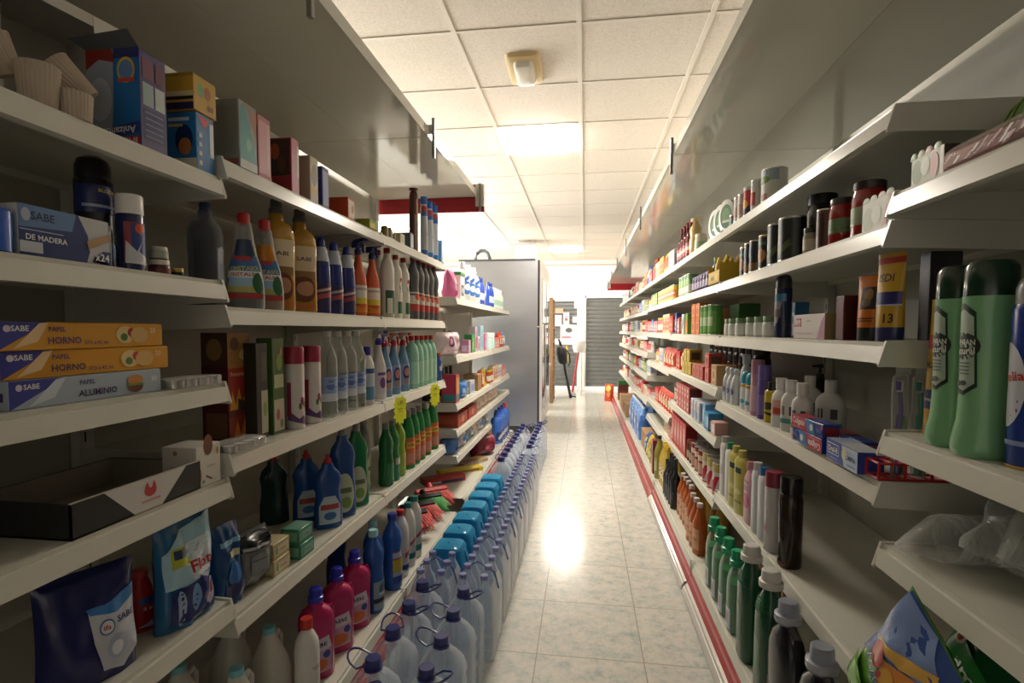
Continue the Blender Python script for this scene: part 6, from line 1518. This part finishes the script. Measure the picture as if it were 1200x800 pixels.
# bottom of the third unit
oj = bottle('syrup_bottle', .245, .034, .03, 'oil', P('b0571c', .12), (P('c9bcb5', .3), .0145, .02, 'cyl'), [('r', -.7, .12, .7, .55, P('cf9c72', .35)), ('r', -.4, .3, .4, .42, P('c06a30', .35))], n=2.6, bands=[(.975, 1.0, P('a3242b', .35))])
row('r', ZRB, .055, [], oj, 'orange bottles with red and white caps', 'bottle', 'orange bottles', ys=[2.575, 2.655, 2.735])
row('r', ZRB, .075, [], oj, 'orange bottles in the second cluster', 'bottle', 'orange bottles beyond', ys=[2.875, 2.955, 3.035, 3.115])
row('r', ZRB, .17, [], bottle('oil_bottle', .27, .036, .034, 'oil', P('a8842a', .12), (P('c9b03a', .3), .0145, .02, 'cyl')), 'golden bottles behind the orange ones', 'bottle', 'golden bottles', ys=HY(2.62, 6, .1))
bw = bottle('vinegar_bottle', .30, .031, .031, 'wine', P('17191c', .15), (P('1a1c20', .3), .0125, .04, 'disc'), [('r', -.6, .15, .6, .4, P('2f3338', .3))])
row('r', ZRB, .05, [], bw, 'black tall bottles', 'bottle', 'black tall bottles', ys=[3.22, 3.30, 3.38])
row('r', ZRB, .045, [], bottle('vinegar_bottle', .23, .026, .026, 'wine', P('1a1c20', .15), (P('1a1c20', .3), .0115, .03, 'disc')), 'shorter black bottles at the edge', 'bottle', 'short black bottles', ys=[3.447, 3.51])
yo = bottle('oil_bottle', .29, .037, .035, 'oil', P('c2a745', .1), (P('d6b52a', .3), .0155, .022, 'cyl'), [('r', -.7, .2, .7, .5, P('d6cba0', .35)), ('e', 0, .38, .3, .07, P('a8602c', .35))], n=2.5)
row('r', ZRB, .065, [], yo, 'yellow oil bottles with yellow caps', 'bottle', 'yellow oil bottles', ys=HY(3.60, 3, .08))
row('r', ZRB, .15, [], yo, 'yellow oil bottles in the second line', 'bottle', 'yellow oil bottles behind', ys=HY(3.56, 3, .08))
setp(use(bottle('oil_bottle', .31, .037, .035, 'oil', P('8f8a3a', .1), (P('1f2a3a', .3), .016, .022, 'cyl'), [('r', -.7, .2, .7, .5, P('b5b07a', .35))])), 'r', .546, 3.88, ZRB, 'olive bottle with navy cap', 'bottle')
setp(use(carton('juice_carton', .07, .07, .25, P('7a1f34', .3), {'F': [('r', -.8, .1, .8, .5, P('a83a4c', .35)), ('r', -.9, .9, .9, 1, P('d94a5a', .35))]})), 'r', .548, 4.02, ZRB, 'burgundy carton beside the oil bottles', 'box')
# fourth unit: bags and cartons
u1, u2, u3, u4, u5, u6 = ZR4
fill('R', u1, 3.86, 5.1, [(1, 3), (13, 2), (3, 3), (6, 3), (9, 3), (5, 3)], 'fourth right unit top shelf')
fill('R', u2, 4.70, 5.1, [(11, 6)], 'fourth right unit second shelf', zmax=0.15)
fill('R', u3, 3.86, 5.1, [(0, 2), (6, 4), (2, 4), (10, 3), (8, 4)], 'fourth right unit third shelf', zmax=0.17)
fill('R', u4, 3.86, 5.1, [(12, 4), (1, 3), (12, 3)], 'fourth right unit fourth shelf', .07, zmax=0.22)
fill('R', u5, 3.86, 5.1, [(12, 6), (0, 3)], 'fourth right unit fifth shelf', .07, zmax=0.25)
fill('R', u6, 3.86, 5.1, [(12, 2), (13, 2), (4, 3), (7, 4)], 'fourth right unit sixth shelf', .07, zmax=0.105)
vb = [pillow('vegetable_bag', .13, .20, .10, P(c, .25), [('e', -.3, .5, .4, .15, P(c2, .35)), ('e', .3, .4, .35, .14, P(c2, .35)), ('e', .1, .7, .3, .1, P(c3, .35))], seed=i) for i, (c, c2, c3) in enumerate((('c9702c', 'd9904a', 'e0b070'), ('8a9a4a', 'c9c080', 'd9d3a0'), ('c9b03a', 'd9c860', 'a88a2c'), ('2f4f9a', '8fb0d9', 'd9d3a0')))]
for i, (y, lab) in enumerate(((4.15, 'orange filled net bag beside the burgundy carton'), (4.30, 'green and cream filled bag on the base shelf'), (4.45, 'yellow filled bag on the base shelf'), (4.60, 'blue and yellow bag on the base shelf'))):
    setp(use(vb[i]), 'r', .575, y, ZRB, lab, 'bag')
setp(use(KR), 'r', .65, 4.86, ZRB, 'brown cardboard box on the base shelf of the fourth unit', 'box')
# last three units
pl = [[(0, 3), (8, 3), (3, 3), (12, 2), (5, 4)], [(11, 4), (4, 4), (1, 3), (9, 4)], [(6, 3), (0, 3), (2, 4), (14, 2)], [(13, 3), (10, 3), (3, 3), (12, 2)], [(1, 4), (12, 3), (7, 4), (4, 2)], [(14, 3), (6, 3), (0, 3), (13, 2)]]
for u, (ya, nm) in enumerate(((5.17, 'fifth right unit'), (6.50, 'sixth right unit'), (7.83, 'last right unit'))):
    for k, z in enumerate(ZR5):
        fill('R', z, ya, ya + 1.22, pl[(k + 2 * u) % 6], '%s %s shelf' % (nm, ('top', 'second', 'third', 'fourth', 'fifth', 'sixth')[k]), .07, .3 if k == 0 else .13)
bp = pack(2, 3, .045, .32, P('6f9fd6', .15), P('d9dfe9', .3), clear('b5d0ee', .2, .1, '7fa8e0'), None)
m = MB(); m.decals((lambda u, v, o: (u * .13, -.0925 - o, v * .32), .13, .32, 1), [('r', -.8, .25, .8, .55, P('3f74c0', .3)), ('e', 0, .4, .4, .1, P('d9e3ee', .3))]); m.build('printed_film', bp)
for i in range(4): setp(use(bp), 'r', .625, 5.32 + .29 * i, ZRB, '%s blue bottle pack on the far base shelf' % ORD[i + 1], 'bottle pack', 'far blue bottle packs')
for i in range(3): setp(use(KR), 'r', .625, 6.75 + .42 * i, ZRB, '%s brown cardboard box on the far base shelf' % ORD[i + 1], 'box', 'far cardboard boxes')
r = carton('display_box', .16, .15, .30, P('6a2f24', .4), {'R': [('r', -.8, .1, .8, .5, P('8a3f2c', .4)), ('r', -1, .8, 1, 1, P('2f7a3c', .4))], 'F': [('r', -1, .8, 1, 1, P('2f7a3c', .4))]})
setp(use(r), 'r', .60, 8.25, ZRB, 'brown box with green rim at the far end', 'box')
setp(use(pillow('snack_bag', .16, .24, .1, P('2f8a44', .25), [('e', 0, .6, .5, .2, P('d9d36a', .3)), ('r', -.6, .2, .6, .4, P('e6e6da', .3))], seed=8)), 'r', .59, 8.62, ZRB, 'green bag with yellow print at the far end', 'bag')
setp(use(pillow('toy_bag', .17, .30, .1, P('cf4a2f', .25), [('e', 0, .75, .6, .18, P('d9d04a', .3)), ('e', .1, .4, .5, .15, P('d9863a', .3))], seed=11)), None, .44, 9.28, 0, 'red and yellow bag standing on the floor at the end', 'bag', rz=-.5)
# ================================================================== low unit behind the left aisle end
m1, m2, m3, m4 = ZM[:4]
def one_m(z, d, y, root, lab, cat, rz=None): return setp(use(root), 'M', shelf_x('M', d), y, z, lab, cat, rz=(TURN['M'] if rz is None and DIM.get(root.name, ('',))[0] == 'bottle' else (rz or 0)))
r = pillow('sponge_bag', .13, .19, .10, P('d36a9a', .2), [('e', 0, .5, .5, .25, P('e6b5c9', .25)), ('r', -.5, .1, .5, .25, P('b53f7a', .25))], seed=14)
one_m(m1, .08, 3.46, r, 'pink bag at the near end of the low unit top shelf', 'bag')
r = carton('detergent_tub', .13, .10, .17, P('dfe3e0', .35), {'F': [('r', -.6, .15, .6, .6, P('4f5a5a', .4)), ('e', .1, .38, .3, .12, P('cfd6d6', .4))], 'L': [('r', -.6, .15, .6, .6, P('4f5a5a', .4))]})
m = MB(); m.bbox(-.07, -.055, .165, .07, .055, .19, P('2f8a4c', .35), .004); m.build('lid', r)
one_m(m1, .08, 3.64, r, 'white tub with green lid', 'tub')
wd = bottle('detergent_bottle', .29, .07, .045, 'jug', P('e6e6e6', .3), (P('dfe3ea', .3), .025, .05, 'measure'), [('e', 0, .4, .6, .2, P('2f6fb5', .35)), ('e', .1, .42, .35, .1, P('d9dfe6', .35)), ('p', [(-.6, .6), (.3, .8), (.5, .74), (-.4, .52)], P('2f5fa8', .35))], n=2.6)
handle(wd, [(.05, 0, .22), (.069, 0, .19), (.068, 0, .14), (.062, 0, .1)], .01, P('e6e6e6', .3))
row('M', m1, .08, [], wd, 'white detergent bottles with blue rings', 'bottle', 'white detergent bottles', ys=[3.84, 4.03, 4.22], rz=-.4)
bb = bottle('cleaner_bottle', .23, .036, .03, 'jug', P('2f4fb0', .25), (P('27408f', .3), .016, .035, 'cyl'), [('r', -.6, .2, .6, .5, P('b9c9e6', .35))])
row('M', m1, .06, [], bb, 'blue bottles on the low unit top shelf', 'bottle', 'blue bottles low unit', ys=[4.36, 4.45, 4.82, 4.93], rz=-.3)
row('M', m1, .06, [], bottle('cleaner_bottle', .2, .036, .03, 'jug', P('cfe0d6', .3), (P('e6e6e6', .3), .016, .035, 'cyl'), [('r', -.6, .2, .6, .5, P('9fc0b0', .35))]), 'pale bottles at the far end beside the fridge', 'bottle', 'pale bottles low unit', ys=[5.1, 5.22, 5.34, 5.5])
r = pillow('pad_pack', .20, .16, .12, P('e0d0d6', .3), [('e', -.2, .6, .3, .22, P('7a2a5c', .35)), ('e', -.2, .6, .18, .13, P('c99ab5', .35)), ('r', -.5, .15, .5, .25, P('c9a8b8', .35))], top_crimp=False, seed=2)
one_m(m2, .10, 3.47, r, 'pale pink pad pack with a purple round emblem', 'pack', rz=-.5)
one_m(m2, .12, 3.68, pillow('pad_pack', .16, .17, .1, P('6a2f72', .3), [('r', -.5, .3, .5, .6, P('c9a8c9', .35))], top_crimp=False, seed=3), 'purple pad pack behind the pale pink one', 'pack')
fillm = [('wipes_carton', .08, .10, 'c98ab0', 'd9c9e0', 'pink and blue'), ('wipes_carton', .09, .14, '2f9a4a', '8fd06a', 'bright green'), ('wipes_carton', .07, .2, 'd9c9d9', 'c05a7a', 'white and pink'), ('wipes_carton', .07, .12, 'd9d3d6', 'c98aa0', 'pale'), ('wipes_carton', .12, .21, 'b9dcec', '8fc0e0', 'pale blue'), ('wipes_carton', .10, .14, 'd06a94', 'e0a8c0', 'pink')]
y = 3.83
for nmx, w, hh, c, c2, col in fillm:
    one_m(m2, .06, y + w / 2, carton(nmx, w, .06, hh, P(c, .4), {'F': [('r', -.7, .15, .7, .6, P(c2, .4)), ('e', 0, .75, .4, .12, P(c2, .4))], 'L': [('r', -.7, .15, .7, .6, P(c2, .4))]}), '%s carton on the second shelf of the low unit' % col, 'box'); y += w + .04
row('M', m2, .06, [], jar('cotton_jar', .05, .15, P('bcdcdc', .2), P('e6ecec', .3), .045), 'pale jars with white lids on the low unit', 'jar', 'pale jars low unit', ys=[4.75, 4.87])
fill('M', m2, 5.0, 5.75, [(10, 3), (12, 2), (14, 2)], 'low unit second shelf by the fridge')
r = carton('plate_pack', .10, .10, .19, P('c03a5a', .4), {'F': [('r', -.8, .1, .8, .9, P('d9a03a', .4)), ('r', -.8, .1, .8, .3, P('2f8a9a', .4))], 'L': [('r', -.8, .05, .8, .3, P('2f8a8a', .4))]})
one_m(m3, .07, 3.45, r, 'crimson and cream carton on the third low shelf', 'box')
r = pillow('diaper_pack', .25, .12, .11, P('3a7fd0', .2), [('e', .5, .5, .4, .4, P('d9d39a', .25)), ('r', -.7, .3, .0, .6, P('7fb0e6', .25)), ('p', [(.3, 0), (1, 0), (1, 1), (.5, 1)], P('d9d08a', .25))], top_crimp=False, seed=7)
one_m(m3, .08, 3.72, r, 'blue and yellow pack lying on the third low shelf', 'pack')
one_m(m3, .07, 3.97, carton('wipes_carton', .16, .08, .10, P('c9d3e6', .35), {'F': [('r', -.7, .2, .7, .7, P('7f9ad0', .35))], 'L': [('r', -.7, .2, .7, .7, P('9fb0d9', .35))]}), 'pale blue and white pack', 'pack')
row('M', m3, .25, [], bottle('vinegar_bottle', .2, .035, .035, 'wine', P('23262a', .15), (P('33363a', .3), .014, .03, 'disc')), 'black bottles deep in the third low shelf', 'bottle', 'black bottles low unit', ys=HY(3.5, 6, .13))
one_m(m3, .08, 4.2, KB := carton('cardboard_box', .14, .12, .13, KRAFT, {'L': [('r', -.5, .4, .5, .5, P('7a5a38', .7))]}), 'little brown carton on the third low shelf', 'box')
fill('M', m3, 4.33, 4.64, [(12, 1), (13, 1)], 'third low shelf before the joint')
fill('M', m3, 4.70, 5.75, [(2, 3), (6, 3), (1, 3), (10, 3)], 'third low shelf')
row('M', m4, .12, [], carton('fruit_crate', .30, .20, .085, P('a8402c', .5), {'F': [('r', -.8, .3, .8, .7, P('c9603a', .5)), ('e', 0, .5, .2, .3, P('d9a08a', .5))], 'L': [('r', -.8, .3, .8, .7, P('b55034', .5))]}), 'orange red crates on the fourth low shelf', 'crate', 'orange red crates', ys=[3.60, 3.93])
wb_ = pillow('paper_bag', .2, .12, .14, P('d6c9b8', .35), [('r', -.6, .3, .5, .6, P('c9b09a', .35))], top_crimp=False, seed=9)
row('M', m4, .09, [], wb_, 'cream packs on the fourth low shelf', 'pack', 'cream packs', ys=[4.25, 4.47, 4.80, 5.02])
m5 = ZM[4]
sg = [pillow('frozen_bag', .17, .11, .12, P(c, .2), [('e', 0, .5, .4, .3, P(c2, .25)), ('r', -.6, .2, .2, .4, P(c3, .25))], top_crimp=False, seed=i + 20, wr=.008) for i, (c, c2, c3) in enumerate((('c9ccd0', '5f8fd0', 'dfe6ee'), ('4f7fc0', 'c9d3e0', '2f4f9a'), ('d9d3c6', 'c07a5a', 'e6e6e6'), ('8fa0a4', 'd9dfe0', '5f7478')))]
for i, (y, k, lab) in enumerate(((3.48, 1, 'blue shiny bag at the near end of the fifth low shelf'), (3.69, 0, 'white and blue shiny bag second on the fifth low shelf'), (3.90, 3, 'grey shiny bag third on the fifth low shelf'), (4.11, 2, 'cream shiny bag fourth on the fifth low shelf'), (4.32, 0, 'white and blue shiny bag fifth on the fifth low shelf'), (4.53, 3, 'grey shiny bag at the joint of the two low units'))):
    one_m(m5, .085, y, sg[k], lab, 'bag')
row('M', m5, .27, [], wb_, 'cream packs behind the shiny bags', 'pack', 'rear cream packs', ys=[3.6, 3.85, 4.1])
def at_m(root, X, Y, Z, lab, cat, **k): return setp(use(root), 'M', X, Y, Z, lab, cat, **k)
r = carton('brush_pack', .32, .10, .045, P('c0302a', .35), {'F': [('r', -.9, .1, .9, .5, P('39336a', .35)), ('r', -.8, .15, -.2, .45, P('d9c9d0', .35))], 'L': [('r', -.8, .1, .8, .5, P('39336a', .35))], 'T': [('r', -.9, .1, .9, .5, P('b5403a', .35))]})
at_m(r, -1.02, 3.72, ZLB, 'red flat brush pack on the low base shelf', 'pack', rz=-.9)
r = carton('brush_pack', .36, .10, .03, P('d6bb2c', .35), {'T': [('r', -.8, .2, .8, .8, P('e0d27a', .35))], 'F': [('r', -.8, .2, .8, .8, P('8a6a2c', .35))]})
at_m(r, -.96, 4.0, ZLB, 'yellow flat pack on the low base shelf', 'pack', rz=-.9)
r = carton('brush_pack', .3, .12, .03, P('b09a80', .4), {'T': [('r', -.8, .2, .1, .8, P('8a5f7a', .35)), ('r', .2, .2, .8, .8, P('c9a84a', .35))]})
at_m(r, -.93, 4.28, ZLB, 'brown and mauve flat pack behind the yellow one', 'pack', rz=-.5)
r = pillow('charcoal_bag', .30, .17, .17, P('7a1f30', .22), [('r', -.5, .3, .4, .6, P('8f2f40', .25)), ('t', 'REX', -.2, .45, .4, P('c98a94', .3))], top_crimp=False, seed=31)
at_m(r, -.90, 4.60, ZLB, 'dark red shiny bag on the low base shelf', 'bag', rz=-.5)
r = carton('cardboard_box', .22, .2, .2, KRAFT, {'F': [('r', -.5, .4, .5, .46, P('8a6a44', .7))], 'L': [('r', -.4, .4, .4, .46, P('8a6a44', .7))]})
at_m(r, -.98, 4.90, ZLB, 'brown cardboard box behind the dark red bag', 'box')
bd = bottle('softener_jug', .33, .075, .05, 'broad', P('3f74d0', .2), (P('2f4fb0', .3), .024, .05, 'measure'), [('r', -.7, .1, .7, .4, P('22306a', .35)), ('p', [(-.4, .2), (.3, .4), (.5, .3), (-.2, .12)], P('c9d3e6', .35))], n=2.7)
handle(bd, [(.055, 0, .255), (.0745, 0, .225), (.073, 0, .17), (.066, 0, .13)], .011, P('3f74d0', .2))
row('M', ZLB, .03, [], bd, 'big blue bottles beside the fridge', 'bottle', 'big blue bottles', ys=[5.10, 5.27, 5.44], rz=-.4)
setp(use(bottle('softener_jug', .33, .06, .05, 'broad', P('3f74d0', .2), (P('c9304a', .3), .024, .05, 'measure'), [('r', -.7, .1, .7, .4, P('22306a', .35))], n=2.7)), 'M', -.85, 5.60, ZLB, 'blue bottle with red cap beside the fridge', 'bottle', rz=-.4)

# ================================================================== steel fridge and what stands around it
YF = 6.19
r = empty('display_fridge'); fx0, fx1, fh = -1.48, -.515, 2.045
r.location = ((fx0 + fx1) / 2, YF, 0); tag(r, 'big stainless steel fridge with its side towards the aisle start', 'fridge')
w2 = (fx1 - fx0) / 2
m = MB(); m.box(-w2, 0, .09, w2 - .03, 1.36, fh, BRUSH); m.build('cabinet', r)
m = MB(); m.box(-w2 + .02, .03, 0, w2 - .06, 1.33, .09, P('2c2c2e', .5)); m.build('base', r)
m = MB(); m.box(w2 - .0295, -.004, .08, w2 - .008, 1.364, fh + .004, P('1f2228', .4)); m.build('door_frame', r)
for i, y in enumerate((.012, .69)):
    m = MB(); m.box(w2 - .0075, y, .10, w2 + .02, y + .665, fh - .01, P('e6e4de', .3)); o = m.build('door', r)
    m = MB(); m.box(w2 + .0205, y + .06, .22, w2 + .022, y + .6, fh - .2, clear('8a9094', .5, .05, '4a5054')); m.build('glass', o)
    m = MB(); m.tube([(w2 + .02, y + .03, .9), (w2 + .05, y + .03, .92), (w2 + .05, y + .03, 1.3), (w2 + .02, y + .03, 1.32)], .008, CHROME, 8); m.build('handle', o)
m = MB(); m.tube([(w2 - .04, -.012, 1.27), (w2 - .012, -.012, 1.27)], .012, P('c9b58a', .3, .7), 10); m.build('hinge_knob', r)
m = MB(); m.box(-w2 - .01, -.01, fh + .0005, w2 - .06, 1.37, fh + .022, P('4a4c50', .4)); m.build('top_edge', r)
# grey hose bent over the fridge top
r = empty('hose'); px_ = onY(565, 300, YF + .35)[0]
r.location = (px_, YF + .35, fh + .022); tag(r, 'grey bent hose sticking up over the steel fridge', 'hose')
m = MB(); m.tube([(-.09, 0, 0), (-.085, 0, .06), (-.06, 0, .125), (-.02, 0, .155), (.03, 0, .155), (.07, 0, .125), (.095, 0, .06), (.1, 0, 0)], .022, P('5f6166', .5), 10); m.build('hose', r)
r = empty('wall_cabinet'); a0, a1 = onY(603, 287, 8.4), onY(627, 306, 8.4)
r.location = ((a0[0] + a1[0]) / 2, 8.4, a1[1]); tag(r, 'plain white boxy unit hanging under the ceiling behind the fridge', 'cabinet')
m = MB(); w2 = (a1[0] - a0[0]) / 2; m.box(-w2, 0, 0, w2, .3, a0[1] - a1[1], P('e6dcd2', .5)); m.build('casing', r)
m = MB(); m.box(-w2 - .01, -.006, a0[1] - a1[1], w2 + .01, .306, a0[1] - a1[1] + .02, P('b5aba0', .5)); m.build('top_edge', r)
for q in (-w2 * .7, w2 * .7):
    m = MB(); m.tube([(q, .15, a0[1] - a1[1] + .02), (q, .15, 2.672 - a1[1])], .008, P('c9c0b5', .5), 8); m.build('hanger', r)
# white counter front behind the fridge and a wooden rack
r = empty('shop_counter'); r.location = (-.58, 8.05, 0); tag(r, 'white counter end just past the steel fridge', 'counter')
m = MB(); m.box(-.5, 0, 0, .03, .45, .66, P('d9d5cf', .4)); m.build('cabinet', r)
m = MB(); m.box(-.52, -.02, .6605, .05, .47, .70, P('e6e3ee', .3)); m.build('worktop', r)
r = empty('wooden_rack'); r.location = (-.52, 8.85, 0); tag(r, 'tall brown wooden rack with cubbyholes past the counter', 'rack')
for y in (0, .6):
    m = MB(); m.box(-.34, y, 0, 0, y + .025, 1.78, WOOD); m.build('side_panel', r)
for k in range(8):
    m = MB(); m.box(-.339, .0255, .06 + .24 * k, -.001, .5995, .08 + .24 * k, WOOD); m.build('shelf', r)
m = MB(); m.box(-.335, .30, .081, -.01, .315, .299, WOOD)
for k in range(1, 7): m.box(-.335, .30, .081 + .24 * k, -.01, .315, .299 + .24 * k, WOOD)
m.build('divider', r)
# black folded trolley with bag
r = empty('shopping_trolley'); r.location = (-.44, 9.62, 0); tag(r, 'black folding trolley with a black bag leaning by the wooden rack', 'trolley')
BKM = P('1b1c1f', .4)
for q in (-.06, .06):
    m = MB(); m.tube([(.20, q, .03), (.10, q, .5), (.02, q, .95), (.0, q, 1.02)], .022, BKM, 8); m.build('frame_tube', r)
    m = MB(); m.loft([(-.012, .022), (-.012, .03), (.012, .03), (.012, .022)], P('26272a', .5), 16, M=Matrix.Translation((.205, q, .031)) @ Matrix.Rotation(PI / 2, 4, 'X')); m.build('wheel', r)
m = MB(); m.tube([(0, -.06, 1.02), (-.02, -.05, 1.06), (-.02, .05, 1.06), (0, .06, 1.02)], .016, BKM, 8); m.build('handle', r)
m = MB(); m.loft([(.62, .06, .09, 3, .06), (.66, .085, .11, 3, .055), (.80, .10, .12, 3, .04), (.90, .09, .11, 3, .03), (.94, .05, .08, 2.5, .02)], P('232428', .45), 20); m.build('bag', r)
m = MB(); m.tube([(.12, -.03, .88), (.18, -.03, .80), (.19, -.03, .66), (.16, -.03, .58)], .012, BKM, 8); m.build('strap', r)
m = MB(); m.tube([(.20, -.0, .03), (.30, 0, .02)], .012, BKM, 8); m.build('foot', r)
# white side table, mop and round stool by the shutters
tz = onY(660, 397, 10.4)[1]
r = empty('side_table'); r.location = (onY(664, 400, 10.4)[0], 10.4, 0); tag(r, 'white side table in front of the glass door', 'table')
m = MB(); m.box(-.32, -.2, tz - .10, .32, .2, tz, P('ece9e6', .35)); m.build('tabletop', r)
for q in ((-.29, -.17), (.29, -.17), (-.29, .17), (.29, .17)):
    m = MB(); m.tube([(q[0], q[1], 0), (q[0], q[1], tz - .1005)], .018, P('d9d9d9', .35), 8); m.build('leg', r)
r = empty('plastic_box'); w_, h_ = .36, .30; r.location = (onY(668, 392, 10.4)[0], 10.36, tz + .0004); tag(r, 'white box with a dark round window standing on the side table', 'box')
m = MB(); m.bbox(-w_/2, -.1, 0, w_/2, .12, h_ * .9, P('e9e6e2', .4), .006); m.build('casing', r)
m = MB(); m.decals((lambda u, v, o: (u, -.1 - o, v), 1, 1, 1), [('e', -.02, .17, .07, .05, P('4a4c4a', .4)), ('r', -.16, .02, .02, .05, P('b5303a', .4))]); m.build('printed_face', r)
r = empty('mop'); a, b2 = onY(683 - 4, 405, 10.1), onY(671, 457, 10.1); r.location = (b2[0], 9.93, 0); tag(r, 'red handled mop leaning beside the side table', 'mop')
dx = a[0] - b2[0]
m = MB(); m.tube([(.0, 0, .07), (dx, .04, a[1])], .022, P('b5383a', .35), 10); m.build('handle', r)
m = MB(); m.loft([(0, .07, .04, 4), (.05, .06, .035, 4), (.075, .03, .03)], P('a8a4a0', .6), 16); m.build('mop_head', r)
m = MB(); m.loft([(a[1] - .12, .10, .10, 2, dx, .04), (a[1] - .02, .13, .13, 2, dx, .04), (a[1] + .10, .12, .12, 2, dx, .04), (a[1] + .16, .06, .06, 2, dx, .04)], P('e6e4e2', .4), 20); m.build('bucket_cap', r)
zt_ = onY(663, 405, 10.17)[1]
r = empty('duster'); r.location = (onY(664, 410, 10.17)[0], 10.185, zt_ - .32); tag(r, 'yellow duster hanging from the side table edge', 'duster')
m = MB(); m.loft([(0, .008, .008), (.03, .03, .022), (.14, .036, .026), (.17, .012, .012), (.18, .022, .018), (.25, .03, .022), (.29, .012, .01), (.32, .006, .006)], P('d6b52f', .6), 16); m.build('head', r)
# papers stuck to the glass door
def sheet(px0, py0, px1, py1, lab, col, items=()):
    a, c = onY(px0, py0, YB), onY(px1, py1, YB)
    r = empty('poster'); r.location = ((a[0] + c[0]) / 2, YB + .024, c[1]); tag(r, lab, 'poster')
    w, h = c[0] - a[0], a[1] - c[1]
    m = MB(); m.box(-w / 2, 0, 0, w / 2, .003, h, P(col, .6)); m.build('paper', r)
    if items:
        m = MB(); m.decals((lambda u, v, o: (u * w / 2, -o, v * h), w / 2, h, 1), items); m.build('print', r)
sheet(649, 369, 658, 382, 'plain white paper on the glass door', 'e6e6e2')
sheet(660, 366, 667, 381, 'little colourful poster on the glass door', 'c9c3b5', [('e', 0, .7, .6, .2, P('8a9ab5', .5)), ('r', -.5, .35, .5, .55, P('a8503a', .5)), ('r', -.4, .05, .5, .28, P('e0cf9a', .5))])
sheet(671, 371, 680, 378, 'small white notice beside the door post', 'e9e9e4')
sheet(648, 361, 660, 367, 'brownish strip of paper high on the glass door', '9a8a74')
sheet(673, 351, 680, 361, 'white notice at the top corner of the glass door', 'efefec')
